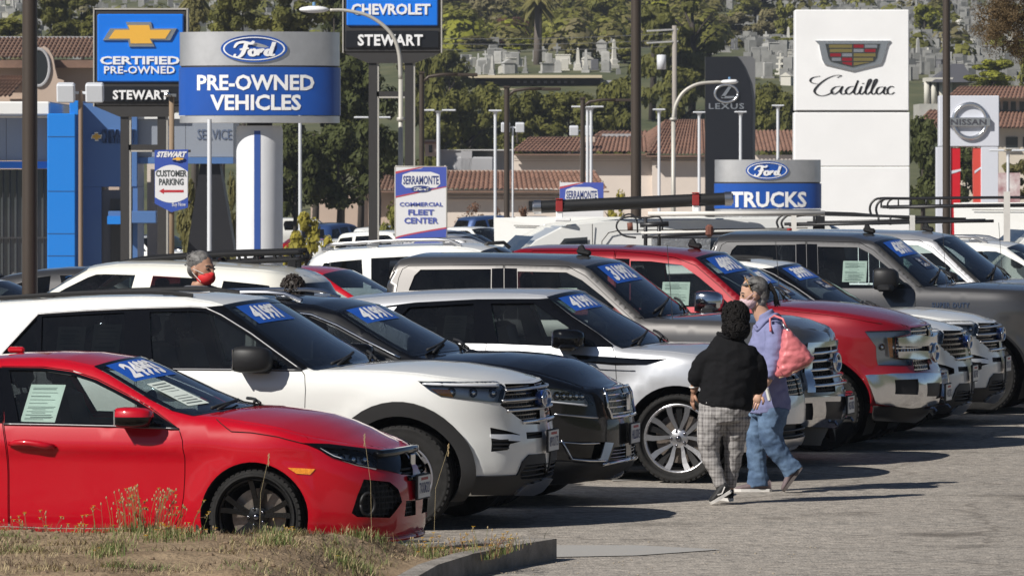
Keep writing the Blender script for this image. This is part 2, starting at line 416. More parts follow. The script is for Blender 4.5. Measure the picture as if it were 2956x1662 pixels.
# ---------------------------------------------------------------- wheels
def wheel(parent,x,y,R,style,rim_r,width=.24,side=-1):
 """side -1: outer face towards -y"""
 M=Matrix.Translation((x,y,R))@Matrix.Rotation(math.pi/2*(1 if side<0 else-1),4,'X')
 h=width/2
 if style=='plain':
  mb=MB();mb.lathe([(.05,-h*.6),(rim_r*.98,-h*.6),(rim_r*.98,h*.2),(.05,h*.3)],20,M);hub=mb.build('wheel',ALLOYD,parent,True)
 else:
  mb=MB();mb.lathe([(.03,-h*.2),(rim_r*.74,-h*.2),(rim_r*.74,h*.0),(.03,h*.0)],28,M);mb.lathe([(rim_r*.2,h*.02),(rim_r*.42,h*.02),(rim_r*.42,-h*.1)],24,M)
  hub=mb.build('wheel',DISC,parent,'auto')
 t=MB();q=rim_r
 t.lathe([(q,-h*.75),(q+.012,-h*.95),(R-.045,-h),(R-.015,-h*.93),(R,-h*.72),(R+.0,-h*.3),(R-.006,-h*.26),(R-.006,-h*.2),(R,-h*.16),(R,h*.16),(R-.006,h*.2),(R-.006,h*.26),(R,h*.3),(R,h*.72),(R-.013,h*.93),(R-.03,h*.97),(R-.034,h*.955),(R-.06,h*1.0),(q+.035,h*.99),(q+.016,h*.94),(q,h*.75)],56,M)
 t.build('tyre',RUBBER,hub,True)
 if style!='plain':
  rb=MB();n=48
  for k in range(n):
   a=2*math.pi*k/n
   for sz in(1,-1):
    c=M@Vector((math.cos(a)*(R-.012),math.sin(a)*(R-.012),h*.84*sz))
    rb.box(c,(.02,.03,.024),0)
    v=rb.v[-8:];cc=Vector(c)
    Rm=(M.to_3x3()@Matrix.Rotation(a,3,'Z'))
    rb.v[-8:]=[tuple(cc+Rm@(Vector(p)-cc))for p in v]
  rb.build('tread_blocks',RUBBER,hub)['kind']='stuff'
 face={'twin':ALLOY,'blackY':ALLOYB,'multi':ALLOY,'six':CHROME,'plain':ALLOY}[style]
 rm=MB();rm.lathe([(q*.90,-h*.7),(q*.93,h*.55),(q*.96,h*.8),(q+.006,h*.86),(q+.006,h*.72),(q*.97,-h*.7)],48,M)
 rm.build('rim',face if style!='twin' else ALLOY,hub,True)
 if style=='plain':
  sp=MB()
  for k in range(5):
   a=2*math.pi*k/5;c=M@Vector((math.cos(a)*q*.5,math.sin(a)*q*.5,h*.5));sp.box((0,0,0),(q*.95,.07,.03));Rm=M.to_3x3()@Matrix.Rotation(a,3,'Z')
   sp.v[-8:]=[tuple(c+Rm@Vector(p))for p in sp.v[-8:]]
  sp.build('spokes',face,hub)
  return hub
 ib=MB();ib.lathe([(q*.92,h*.6),(q*.88,-h*.4),(q*.2,-h*.45)],32,M);ib.build('barrel',ALLOYD,hub,True)
 def spoke(pts,zt,mt,name='spoke',th=.02):
  """a flat bar given by its outline in the wheel plane; zt(r) is the height of its face"""
  s_=MB();n=len(pts);v=[]
  for(px,py)in pts:v.append((px,py,zt(math.hypot(px,py))))
  v2=[(a,b,c-th)for a,b,c in v]
  V=[M@Vector(p)for p in v+v2];m2=n//2
  f=[]
  for i in range(m2-1):f.append((i,i+1,n-2-i,n-1-i));f.append((n+n-1-i,n+n-2-i,n+i+1,n+i))
  f+=[(i,n+i,n+(i+1)%n,(i+1)%n)for i in range(n)]
  s_.add(V,f);return s_.build(name,mt,hub)
 def bar(a0,a1,w0,w1,r0,r1,zt,mt,curve=0.0):
  L_,R_=[],[]
  for i in range(5):
   k=i/4;r=r0+(r1-r0)*k;a=a0+(a1-a0)*k+curve*math.sin(k*math.pi);w=w0+(w1-w0)*k
   L_.append((r*math.cos(a)-w*math.sin(a),r*math.sin(a)+w*math.cos(a)));R_.append((r*math.cos(a)+w*math.sin(a),r*math.sin(a)-w*math.cos(a)))
  spoke(L_+R_[::-1],zt,mt)
 dish=lambda r:h*(.52+.34*(r/q)**1.5)
 if style=='twin':
  for k in range(5):
   a=2*math.pi*k/5+.30
   bar(a-.15,a-.30,.012,.026,q*.20,q*.95,dish,ALLOY,-.10);bar(a+.15,a+.30,.012,.026,q*.20,q*.95,dish,ALLOY,.10)
   bar(a,a,.010,.030,q*.25,q*.94,lambda r:dish(r)-.03,ALLOYD)
 elif style=='blackY':
  for k in range(5):
   a=2*math.pi*k/5+.25;bar(a-.10,a-.20,.016,.018,q*.2,q*.96,dish,ALLOYB);bar(a+.10,a+.20,.016,.018,q*.2,q*.96,dish,ALLOYB)
 elif style=='multi':
  for k in range(10):
   a=2*math.pi*k/10;bar(a,a,.020,.030,q*.2,q*.95,dish,ALLOY)
 elif style=='six':
  for k in range(6):
   a=2*math.pi*k/6+.3;bar(a,a,.045,.060,q*.2,q*.95,dish,CHROME)
 cp=MB();cp.lathe([(.001,h*.62),(q*.20,h*.60),(q*.28,h*.50),(q*.28,h*.2),(.02,h*.2)],20,M)
 cp.build('hub_cap',{'twin':ALLOY,'blackY':ALLOYB,'multi':ALLOY,'six':CHROME}[style],hub,'auto')
 nb=MB()
 for k in range(5):
  a=2*math.pi*(k+.5)/5;c=M@Vector((math.cos(a)*q*.22,math.sin(a)*q*.22,h*.60));nb.ell(c,(.014,.014,.014),6,4)
 nb.ell(M@Vector((0,0,h*.62)),(.026,.026,.026),8,5);nb.build('wheel_nuts',DCHROME,hub,True)
 return hub
# ---------------------------------------------------------------- the common anatomy of a car
def car_shell(root,sh,c,pm,zb=None,holes=(),cab_u=None):
 """body with door, window and wheel openings; returns nothing, parts go under root"""
 umin,umax=sh.umin,sh.umax;R=c['R'];wb=c['wheelbase']
 zb=zb or .26
 ar=c.get('arch',.46)
 def arch(x):
  pts=[(x+ar*math.cos(a),R+ar*math.sin(a))for a in np.linspace(-.15,math.pi+.15,26)]
  return[(pts[0][0],-.2)]+pts+[(pts[-1][0],-.2)]
 tp=[(float(u),float(z))for u,z in zip(sh.tu,sh.tz)]
 if tp[0][0]>umin+.01:tp=[(umin,c.get('ztail',tp[0][1]-.02))]+tp
 if tp[-1][0]<umax-.01:tp=tp+[(umax,tp[-1][1])]
 zf=c.get('zfront',zb)
 ol=[(umin,zb+.1),(sh.xr+.25,zb),(sh.xs-.0,zb),(sh.xs+.5,(zb+zf)/2),(umax,zf)]+tp[::-1]
 H=[arch(0),arch(-wb)]+list(holes)
 panel('body',sh,ol,pm,root,H,step=.08,topedge=True,both=True)
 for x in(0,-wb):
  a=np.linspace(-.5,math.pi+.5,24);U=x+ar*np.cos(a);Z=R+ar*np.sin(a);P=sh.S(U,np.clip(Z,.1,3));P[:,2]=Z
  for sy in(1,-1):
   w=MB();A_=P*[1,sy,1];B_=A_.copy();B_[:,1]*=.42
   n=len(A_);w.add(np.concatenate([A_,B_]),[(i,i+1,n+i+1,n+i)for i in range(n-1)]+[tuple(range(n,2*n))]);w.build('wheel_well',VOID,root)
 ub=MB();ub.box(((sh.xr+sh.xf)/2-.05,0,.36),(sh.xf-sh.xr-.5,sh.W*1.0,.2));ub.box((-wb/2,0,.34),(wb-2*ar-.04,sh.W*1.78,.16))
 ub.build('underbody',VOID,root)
def cabin(root,sh,c,wins,x_ws,x_seat,x_rear,belt,seatz=.0,wheel_side=1,headroom=None,seatm=None):
 """lining, seats, dashboard and steering wheel"""
 u0,u1=c['cabin'];zb=.45
 us=np.linspace(u0,u1,24);tp=[(float(u),float(min(sh.ztop(u)-.03,9)))for u in us]
 ol=[(u0,zb),(u1,zb)]+tp[::-1]
 panel('cabin_lining',sh,ol,TRIM,root,[inset(w,-.015)for w in wins],off=-.055,step=.13,both=True)
 sm=seatm or SEAT
 w=sh.W
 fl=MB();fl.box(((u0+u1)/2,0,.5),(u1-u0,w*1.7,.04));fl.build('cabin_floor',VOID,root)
 d=MB();d.bbox((x_ws-.02,0,belt-.17),(.50,w*1.62,.24),.06);d.bbox((x_ws-.22,0,belt-.25),(.25,w*1.6,.3),.05);d.bbox((x_ws-.18,.38,belt-.03),(.22,.4,.08),.03)
 d.build('dashboard',TRIM,root,'auto')
 for(x,ys)in((x_seat,(-.38,.38)),(x_rear,(-.40,0.40))):
  for y in ys:
   s_=MB();z0=belt-.42+seatz
   s_.bbox((x+.18,y,z0-.05),(.52,.5,.16),.05)
   s_.bbox((x-.15,y,z0+.28),(.15,.48,.64),.06,ry=-.28)
   s_.build('seat',sm,root,'auto')
   hr=MB();hr.bbox((x-.28,y,z0+.72),(.11,.27,.19),.045,ry=-.2);hr.tube([(x-.24,y-.07,z0+.55),(x-.27,y-.07,z0+.66)],.008);hr.tube([(x-.24,y+.07,z0+.55),(x-.27,y+.07,z0+.66)],.008)
   hr.build('headrest',sm,root,'auto')
 sw=MB();M=Matrix.Translation((x_ws-.45,.38,belt-.03))@Matrix.Rotation(math.radians(-65),4,'Y');r=.18
 sw.tube([M@Vector((r*math.cos(a),r*math.sin(a),0))for a in np.linspace(0,2*math.pi,25)],.016,6)
 sw.tube([M@Vector((-r,0,0)),M@Vector((r,0,0))],.02,6);sw.build('steering_wheel',TRIM,root,True)
def side_mirror(root,P,size,m,side=-1,arm=.12,cap=None,towing=False):
 """P: centre of the housing"""
 x,y,z=P;lx,ly,lz=size;M=MB();s=side
 prof=[(-.50,.55,.75),(-.46,.80,.92),(-.3,.97,1.0),(0.0,1.0,1.0),(.3,.86,.9),(.45,.6,.66),(.5,.3,.36)]
 n=16;v=[];f=[]
 for(px,ky,kz)in prof:
  for k in range(n):
   a=2*math.pi*k/n;ca,sa=math.cos(a),math.sin(a);e=.55
   v.append((x+px*lx,y+math.copysign(abs(ca)**e,ca)*ly/2*ky,z+math.copysign(abs(sa)**e,sa)*lz/2*kz))
 for i in range(len(prof)-1):
  for k in range(n):f.append((i*n+k,i*n+(k+1)%n,(i+1)*n+(k+1)%n,(i+1)*n+k))
 f.append(tuple((len(prof)-1)*n+k for k in range(n)));M.add(v,f)
 o=M.build('side_mirror',m,root,'auto')
 g=MB();g.bbox((x-lx*.475,y,z),(.012,ly*.84,lz*.80),.003);g.build('mirror_glass',CHROME,o,'auto')
 a_=MB();a_.bbox((x+lx*.10,y-s*(ly/2+arm/2-.03),z-lz*.38),(lx*.55,arm+.06,lz*.3),.02);a_.build('mirror_arm',BPLAST if m is not GBLACK else GBLACK,o,'auto')
 if cap is not None:
  k=MB();k.v=[(p[0],p[1],p[2])for p in v];k.f=f[:];k.m=[0]*len(f)
  k.v=[(x+(p[0]-x)*1.02,y+(p[1]-y)*1.03,max(z+(p[2]-z)*1.03,z+lz*.04))for p in v];k.build('mirror_cap',cap,o,'auto')
 return o
def price_sticker(root,sh,ua,ub,t0,t1,num,cert=False,extra=None):
 """blue strip stuck on the windscreen with the hand-lettered price"""
 def fn(a,b,e=.004):
  u=ub+(ua-ub)*b;t=t0+(t1-t0)*a;P=top_pt(sh,u,t);P2=top_pt(sh,u+.05,t);P3=top_pt(sh,u,t+.02)
  n=np.cross(P2-P,P3-P);n=n/np.linalg.norm(n);n=n if n[2]>0 else-n
  return P+n*e
 v=[fn(a,b)for b in np.linspace(0,1,5)for a in np.linspace(0,1,9)];f=[(j*9+i,j*9+i+1,j*9+10+i,j*9+9+i)for j in range(4)for i in range(8)]
 o=mesh_obj('price_sticker',v,f,BLUEP,root)
 text_obj('price_figures',num,lambda a,b:fn(.07+.86*min(max(a,-.05),1.2)*.90,.10+.80*b,.007),WHITEP,o,bold=.045,shear=.12,spacing=.95)
 if cert:
  w=(ub-ua)
  def f2(a,b,e=.004):
   u=ub+w*(.95-.78*b);t=t0+(t1-t0)*(.42+.50*a);P=top_pt(sh,u,t);P2=top_pt(sh,u+.05,t);P3=top_pt(sh,u,t+.02)
   n=np.cross(P2-P,P3-P);n=n/np.linalg.norm(n);n=n if n[2]>0 else-n
   return P+n*e
  v=[f2(a,b)for b in(0,.5,1)for a in(0,.5,1)];f=[(j*3+i,j*3+i+1,j*3+4+i,j*3+3+i)for j in range(2)for i in range(2)]
  q=mesh_obj('certified_sticker',v,f,NAVYP,root)
  text_obj('sticker_text','Gold',lambda a,b:f2(.08+.28*a,.60+.30*b,.006),WHITEP,q,bold=.01)
  text_obj('sticker_text','Certified',lambda a,b:f2(.08+.60*a,.20+.30*b,.006),WHITEP,q,bold=.01)
  mesh_obj('sticker_ribbon',[f2(.80,.95,.006),f2(.90,.95,.006),f2(.98,.25,.006),f2(.88,.35,.006)],[(0,1,2,3)],ORANGEP,q)
 return o
def licence_plate(root,x,z,y=0.0,txt='7XKM321',dark=True,w=.305):
 b=MB();b.bbox((x-.006,y,z),(.016,w+.03,.175),.004);b.build('plate_holder',DPLAST,root)
 p=MB();p.box((x+.005,y,z),(.006,w,.152));o=p.build('licence_plate',mat('plate_white',(.62,.62,.60),.4),root)
 text_obj('plate_text',txt,lambda a,bb:(x+.0095,y-w*.44+w*.88*a,z-.045+.075*bb),mat('plate_ink',(.02,.03,.12),.5),o,bold=.015)
 mesh_obj('plate_stripe',[(x+.0095,y-w*.3,z+.045),(x+.0095,y+w*.3,z+.045),(x+.0095,y+w*.3,z+.064),(x+.0095,y-w*.3,z+.064)],[(0,1,2,3)],mat('plate_red',(.35,.03,.03),.5),o)
def window_paper(root,sh,u0,u1,z0,z1,off=-.02,name='window_form',lean=0.0):
 us=[(u0,z0),(u1,z0),(u1+lean,z1),(u0+lean,z1)]
 P=np.array(us);X=sh.S(P[:,0],P[:,1]);Nn=sh.N(P[:,0],P[:,1]);Nn[Nn[:,1]>0]*=-1;X=X+Nn*off
 o=mesh_obj(name,X,[(0,1,2,3)],PAPER,root);ln=MB();rr=random.Random(int(u0*1000))
 b=np.array(X)
 def pt(a,v):return b[0]*(1-a)*(1-v)+b[1]*a*(1-v)+b[2]*a*v+b[3]*(1-a)*v
 nrm=np.cross(b[1]-b[0],b[3]-b[0]);nrm=nrm/np.linalg.norm(nrm);nrm=nrm if nrm[1]<0 else-nrm
 y=.92
 while y>.08:
  hgt=.012 if rr.random()<.8 else .02;a0=.1 if rr.random()<.75 else .25;a1=rr.uniform(.6,.92)
  ln.add([pt(a0,y)+nrm*.002,pt(a1,y)+nrm*.002,pt(a1,y-hgt)+nrm*.002,pt(a0,y-hgt)+nrm*.002],[(0,1,2,3)]);y-=rr.choice([.035,.035,.05,.09])
 ln.build('printed_lines',mat('faint_ink',(.16,.19,.18),.8),o)
 return o
def wiper(root,sh,u,t0,t1,m=None):
 mb=MB();P=[top_pt(sh,u-.10*k,t0+(t1-t0)*k)+np.array([0,0,.025])for k in np.linspace(0,1,6)]
 mb.tube(P,.012,6);mb.tube([top_pt(sh,u+.05,t0)+np.array([0,0,.02]),P[3]],.011,6);mb.build('wiper',DPLAST,root,True)
def door_handle(parent,sh,a,b,m,h=.03,both=False):
 u=np.linspace(a[0],b[0],7);z=np.linspace(a[1],b[1],7);X=sh.S(u,z);Nn=sh.N(u,z);Nn[Nn[:,1]>0]*=-1
 e=.045*np.sin(np.linspace(0,math.pi,7))**.5;X=X+Nn*(.006+e[:,None]);mb=MB();mb.tube(X,[h*.55,h*.8,h*.8,h*.75,h*.8,h*.8,h*.55],8)
 o=mb.build('door_handle',m,parent,True)
 return o
def grille_bars(root,sh,rows,u0f,m,r,off=.0,name='grille_bar'):
 for z in rows:
  u0=u0f(z);us=np.linspace(u0,sh.umax,12);X=sh.S(us,np.full(12,z));Nn=sh.N(us,np.full(12,z));Nn[Nn[:,0]<0]*=-1
  X=X+Nn*off;Y=np.concatenate([X,(X*[1,-1,1])[::-1][1:]]);mb=MB();mb.tube(Y,r,6);mb.build(name,m,root,True)
def poly_left(poly):
 """left boundary u as a function of z of a chart polygon"""
 P=np.array(subdiv(poly,.01))
 def f(z):
  k=np.abs(P[:,1]-z)<.012
  return float(P[k,0].min())if k.any()else float(P[:,0].min())
 return f
def poly_right(poly):
 P=np.array(subdiv(poly,.01))
 def f(z):
  k=np.abs(P[:,1]-z)<.012
  return float(P[k,0].max())if k.any()else float(P[:,0].max())
 return f
def mesh_grille(root,sh,poly,m,du=.06,dz=.05,r=.006,off=-.02,name='grille_mesh'):
 """a lattice of thin bars filling a chart polygon, both sides of the nose"""
 P=np.array(poly);mb=MB();L_=poly_left(poly);R_=poly_right(poly)
 z=P[:,1].min()+dz*.6
 while z<P[:,1].max():
  us=np.linspace(L_(z),R_(z),8);X=sh.S(us,np.full(8,z));Nn=sh.N(us,np.full(8,z));Nn[Nn[:,0]<0]*=-1;X=X+Nn*off
  mb.tube(X,r,4);mb.tube(X*[1,-1,1],r,4);z+=dz
 u=P[:,0].min()+du
 Q=np.array(subdiv(poly,.008))
 while u<P[:,0].max():
  k=np.abs(Q[:,0]-u)<.01
  if k.any():
   z0,z1=Q[k,1].min(),Q[k,1].max();zs=np.linspace(z0,z1,4);X=sh.S(np.full(4,u),zs);Nn=sh.N(np.full(4,u),zs);Nn[Nn[:,0]<0]*=-1;X=X+Nn*(off-.003)
   mb.tube(X,r,4);mb.tube(X*[1,-1,1],r,4)
  u+=du
 o=mb.build(name,m,root);o['kind']='stuff';return o
LAMPIN=mat('lamp_housing',(.58,.60,.63),.25,.45)
def lamp_unit(root,sh,poly,bulbs=3,drl=None,amber=None):
 """headlamp: dark housing, bright reflectors, clear lens; both sides"""
 P=np.array(poly);u0,z0=P.min(0);u1,z1=P.max(0)
 for mir in(False,True):
  o=panel('headlamp',sh,poly,LAMPIN,root,step=.05,off=-.05,skirt=-.05,mirror=mir)
  q=MB();cz=P[:,1].mean()
  for k in range(bulbs):
   u=u0+(u1-u0)*(.35+.5*k/max(1,bulbs-1));zz=float(np.interp(u,[u0,u1],[z0*.45+z1*.55,(z0+z1)/2]));X=sh.S(u,zz);n=sh.N(u,zz);n=n if n[1]<0 else-n;s_=min(.036,(z1-z0)*.28);X=X-n*(s_+.012);q.ell(X*[1,-1 if mir else 1,1],(s_,s_*1.1,s_),12,8)
  q.build('lamp_reflector',CHROME,o,True)
  panel('lamp_lens',sh,inset(poly,-.004),G_LENS,o,step=.06,off=.004,skirt=.02,mirror=mir)
  if amber:panel('amber_reflector',sh,amber,AMBER,o,step=.05,off=-.004,mirror=mir)
  if drl:
   p=np.array(subdiv(drl,.04,False));X=sh.S(p[:,0],p[:,1]);Nn=sh.N(p[:,0],p[:,1]);Nn[Nn[:,1]>0]*=-1;X=(X-Nn*.006)*[1,-1 if mir else 1,1]
   m_=MB();m_.tube(X,.012,6);m_.build('light_bar',mat('light_bar',(.75,.77,.8),.2,coat=1),o,True)
def fix(c,**k):
 d=dict(c);d.update(k);return d
def seat_car(root,c,contact,theta,zs=1.0):
 """stand the car so that its near front tyre meets the ground under photo pixel `contact`"""
 px,py=contact;d=CAMH*FPX/(py-HY);X=(px-CX)/FPX*d;th=math.radians(theta)
 root.location=(X+math.sin(th)*(c['W']-.03),d+math.cos(th)*(c['W']-.03),0);root.rotation_euler=(0,0,-th);root.scale=(1,1,zs)
SPEC={}
SPEC['hatch']={'contact':(733.5,1631),'theta':14,'W':0.9,'xf':0.925,'Lf':1.0,'nf':2.7,'xr':-3.55,'Lr':0.8,'nr':2.8,'R':0.325,'wheelbase':2.7,'prof':[(0.12,0.8),(0.2,0.845),(0.32,0.868),(0.58,0.874),(0.7,0.88),(0.785,0.902),(0.8,0.897),(0.93,0.86),(0.97,0.835),(1.36,0.6),(1.44,0.55)],'fprof':[(0.1,-0.1),(0.2,-0.02),(0.42,0),(0.6,-0.02),(0.72,-0.09),(0.8,-0.17),(1.0,-0.4)],'rprof':[(0.2,-0.05),(0.6,0),(0.9,-0.05),(1.1,-0.25),(1.45,-0.4)],'bulge':[(0,0.325,0.375,0.1,0.022)],'top':[(-1.96,1.362),(-1.911,1.369),(-1.661,1.376),(-1.47,1.366),(-1.23,1.324),(-1.114,1.273),(-1.003,1.218),(-0.784,1.108),(-0.608,1.033),(-0.467,1.002),(-0.293,0.991),(-0.091,0.963),(0.223,0.923),(0.562,0.869),(0.838,0.827),(1.072,0.8),(1.338,0.771)],'win_front':[(-1.836,1.3),(-1.582,1.299),(-1.389,1.274),(-1.204,1.224),(-1.041,1.156),(-0.878,1.082),(-0.755,1.025),(-0.641,0.947),(-0.988,0.941),(-1.446,0.945),(-1.69,0.948)],'win_surround':[(-1.894,1.319),(-1.586,1.318),(-1.367,1.292),(-1.182,1.24),(-1.005,1.164),(-0.856,1.1),(-0.76,1.051),(-0.535,0.918),(-0.996,0.928),(-1.443,0.932),(-1.791,0.935)],'door_front':[(-1.891,1.322),(-1.587,1.323),(-1.366,1.297),(-1.181,1.245),(-1.004,1.169),(-0.855,1.104),(-0.756,1.056),(-0.53,0.917),(-0.5,0.841),(-0.482,0.723),(-0.486,0.582),(-0.494,0.464),(-0.517,0.322),(-0.578,0.236),(-1.446,0.224),(-1.751,0.231),(-1.75,0.612),(-1.755,0.779),(-1.793,0.931)],'belt':[(-1.791,0.933),(-1.443,0.932),(-0.996,0.928),(-0.535,0.916)],'handle':[(-1.732,0.82),(-1.408,0.753)],'headlight':[(0.554,0.798),(0.787,0.785),(0.953,0.752),(0.969,0.69),(0.91,0.648),(0.769,0.68),(0.626,0.736)],'headlamp_surround':[(0.446,0.827),(0.669,0.816),(0.953,0.786),(1.247,0.752),(1.331,0.733),(1.135,0.607),(0.938,0.641),(0.765,0.675),(0.607,0.73),(0.54,0.789)],'grille':[(1.231,0.755),(1.501,0.753),(1.501,0.732),(1.395,0.582),(1.182,0.595),(0.938,0.641),(0.983,0.696),(1.068,0.739)],'vent':[(0.779,0.58),(1.01,0.554),(1.102,0.5),(1.145,0.412),(0.999,0.31),(0.715,0.327),(0.673,0.354),(0.714,0.47)],'center_vent':[(1.207,0.415),(1.401,0.41),(1.419,0.308),(1.19,0.309)],'amber':[(0.249,0.664),(0.444,0.655),(0.397,0.617),(0.305,0.624)],'hood_cut':[(-0.285,0.981),(-0.161,0.903),(-0.018,0.897),(0.212,0.871),(0.369,0.841),(0.464,0.822)],'mirror':[(-1.042,1.065),(-0.719,1.063),(-0.652,1.0),(-0.675,0.931),(-0.971,0.93)],}
SPEC['suv']={'contact':(1153,1530),'theta':14,'W':1.0,'xf':0.89,'Lf':0.95,'nf':2.8,'xr':-4.05,'Lr':0.8,'nr':3,'R':0.39,'wheelbase':3.025,'prof':[(0.22,0.88),(0.32,0.93),(0.45,0.957),(0.6,0.952),(0.74,0.962),(0.9,0.987),(1.02,1.0),(1.12,0.985),(1.19,0.95),(1.25,0.925),(1.7,0.745),(1.8,0.7)],'fprof':[(0.2,-0.16),(0.3,-0.06),(0.45,0),(0.62,0),(0.75,-0.02),(0.95,-0.05),(1.07,-0.09),(1.12,-0.14),(1.3,-0.4)],'rprof':[(0.3,-0.05),(0.6,0),(1.0,-0.02),(1.75,-0.35)],'bulge':[(0,0.39,0.56,0.09,0.018),(-3.025,0.39,0.56,0.09,0.018)],'top':[(-3.206,1.668),(-2.793,1.693),(-2.519,1.707),(-2.107,1.717),(-1.763,1.711),(-1.554,1.682),(-1.442,1.654),(-1.265,1.541),(-0.972,1.351),(-0.724,1.2),(-0.674,1.181),(-0.628,1.18),(-0.413,1.182),(-0.145,1.179),(0.146,1.162),(0.472,1.131),(0.7,1.111),(0.975,1.093),(1.238,1.086),(1.51,1.078)],'win_front':[(-2.007,1.606),(-1.682,1.614),(-1.573,1.61),(-1.487,1.579),(-1.255,1.462),(-1.023,1.325),(-0.832,1.196),(-1.263,1.192),(-1.929,1.19),(-1.972,1.397)],'win_rear':[(-2.858,1.566),(-2.201,1.6),(-2.172,1.396),(-2.144,1.187),(-2.816,1.179)],'win_quarter':[(-2.891,1.559),(-2.846,1.18),(-3.212,1.177),(-3.1,1.311)],'pillar_b':[(-2.194,1.608),(-2.109,1.611),(-2.051,1.186),(-2.138,1.185)],'pillar_b2':[(-2.102,1.611),(-2.016,1.614),(-1.939,1.187),(-2.042,1.186)],'pillar_a':[(-1.554,1.638),(-1.438,1.649),(-1.264,1.536),(-0.971,1.346),(-0.724,1.197),(-0.756,1.183),(-0.968,1.318),(-1.187,1.454),(-1.434,1.589)],'chrome':[(-3.218,1.173),(-3.102,1.321),(-2.885,1.58),(-2.505,1.607),(-2.115,1.626),(-1.686,1.639),(-1.562,1.634),(-1.433,1.582),(-1.186,1.448),(-0.967,1.309),(-0.76,1.181)],'belt':[(-3.218,1.17),(-2.446,1.175),(-1.628,1.18),(-0.76,1.181)],'door_front':[(-2.11,1.629),(-1.686,1.642),(-1.562,1.638),(-1.433,1.585),(-1.186,1.452),(-0.967,1.312),(-0.757,1.181),(-0.727,1.145),(-0.714,1.036),(-0.725,0.868),(-0.762,0.517),(-0.837,0.321),(-1.101,0.264),(-2.014,0.25),(-2.036,0.436),(-2.046,1.178)],'door_rear':[(-2.877,1.582),(-2.505,1.609),(-2.118,1.626),(-2.053,1.178),(-2.044,0.435),(-2.056,0.249),(-2.572,0.243),(-2.677,0.388),(-2.82,0.648),(-2.825,0.951),(-2.842,1.171)],'headlight':[(0.169,1.107),(0.952,1.092),(0.932,1.038),(0.858,0.942),(0.558,0.973),(0.343,0.999),(0.256,1.045)],'amber':[(0.26,1.055),(0.423,1.047),(0.443,0.991),(0.344,1.004)],'grille':[(0.984,1.089),(1.567,1.077),(1.526,0.949),(1.476,0.82),(1.444,0.761),(1.138,0.772),(1.021,0.825),(0.839,0.925),(0.89,0.972)],'fog':[(0.712,0.762),(0.872,0.732),(1.01,0.699),(1.002,0.65),(0.876,0.634),(0.848,0.591),(0.696,0.582)],'drl':[(0.702,0.712),(0.921,0.705),(1.008,0.694),(0.998,0.651),(0.853,0.66),(0.698,0.683)],'slot':[(1.109,0.713),(1.468,0.705),(1.434,0.66),(1.1,0.664)],'valance':[(0.478,0.408),(0.569,0.404),(0.957,0.401),(1.016,0.499),(1.114,0.547),(1.475,0.539),(1.567,0.323),(1.567,0.234),(1.065,0.251),(0.583,0.268)],'lower_grille':[(0.985,0.413),(1.06,0.472),(1.475,0.467),(1.567,0.356),(1.021,0.372)],'skid':[(1.042,0.262),(1.113,0.331),(1.567,0.356),(1.567,0.32),(1.567,0.234)],'mirror':[(-1.286,1.351),(-0.972,1.356),(-0.889,1.226),(-0.951,1.181),(-1.237,1.198)],}
SPEC['crossover']={'contact':(1400,1464),'theta':14,'W':0.96,'xf':0.96,'Lf':1.0,'nf':2.6,'xr':-3.9,'Lr':0.8,'nr':3,'R':0.37,'wheelbase':2.85,'prof':[(0.2,0.86),(0.35,0.92),(0.6,0.935),(0.85,0.95),(1.0,0.96),(1.08,0.94),(1.14,0.9),(1.6,0.7),(1.7,0.66)],'fprof':[(0.2,-0.1),(0.35,0),(0.6,0),(0.75,-0.02),(0.95,-0.06),(1.05,-0.12),(1.3,-0.4)],'rprof':[(0.3,-0.05),(0.6,0),(1.0,-0.02),(1.7,-0.4)],'bulge':[(0,0.37,0.45,0.1,0.025)],'top':[(-2.226,1.617),(-2.008,1.621),(-1.789,1.617),(-1.495,1.588),(-1.256,1.524),(-1.04,1.399),(-0.81,1.275),(-0.642,1.197),(-0.553,1.173),(-0.352,1.159),(-0.151,1.147),(0.155,1.117),(0.491,1.068),(0.711,1.012),(0.924,0.952),(1.145,0.937),(1.454,0.943)],'win_front':[(-1.661,1.518),(-1.484,1.492),(-1.257,1.4),(-1.028,1.292),(-0.874,1.211),(-0.79,1.174),(-1.659,1.167)],'chrome':[(-1.924,1.536),(-1.662,1.53),(-1.486,1.511),(-1.26,1.427),(-1.031,1.317),(-0.848,1.236),(-0.711,1.175)],'headlight':[(0.452,0.954),(0.662,0.936),(0.819,0.913),(0.915,0.87),(0.955,0.809),(0.703,0.836),(0.511,0.855),(0.472,0.893)],'grille':[(1.135,0.918),(1.575,0.925),(1.575,0.708),(1.152,0.699),(1.117,0.783)],'chrome_line':[(0.571,0.741),(0.974,0.703)],'vent':[(0.635,0.526),(1.041,0.51),(0.975,0.377),(0.677,0.382)],'blade':[(1.046,0.509),(1.171,0.498),(1.075,0.359),(0.935,0.367),(0.992,0.387)],'vent2':[(1.186,0.462),(1.476,0.463),(1.476,0.365),(1.113,0.368)],'vent_chrome':[(0.613,0.535),(0.7,0.382),(0.861,0.367),(1.063,0.359)],'lip':[(0.531,0.368),(1.063,0.343),(1.569,0.354),(1.575,0.266),(1.215,0.223),(0.782,0.183),(0.494,0.175)],'mirror':[(-1.103,1.264),(-0.924,1.271),(-0.881,1.211),(-0.883,1.173),(-1.015,1.197)],}
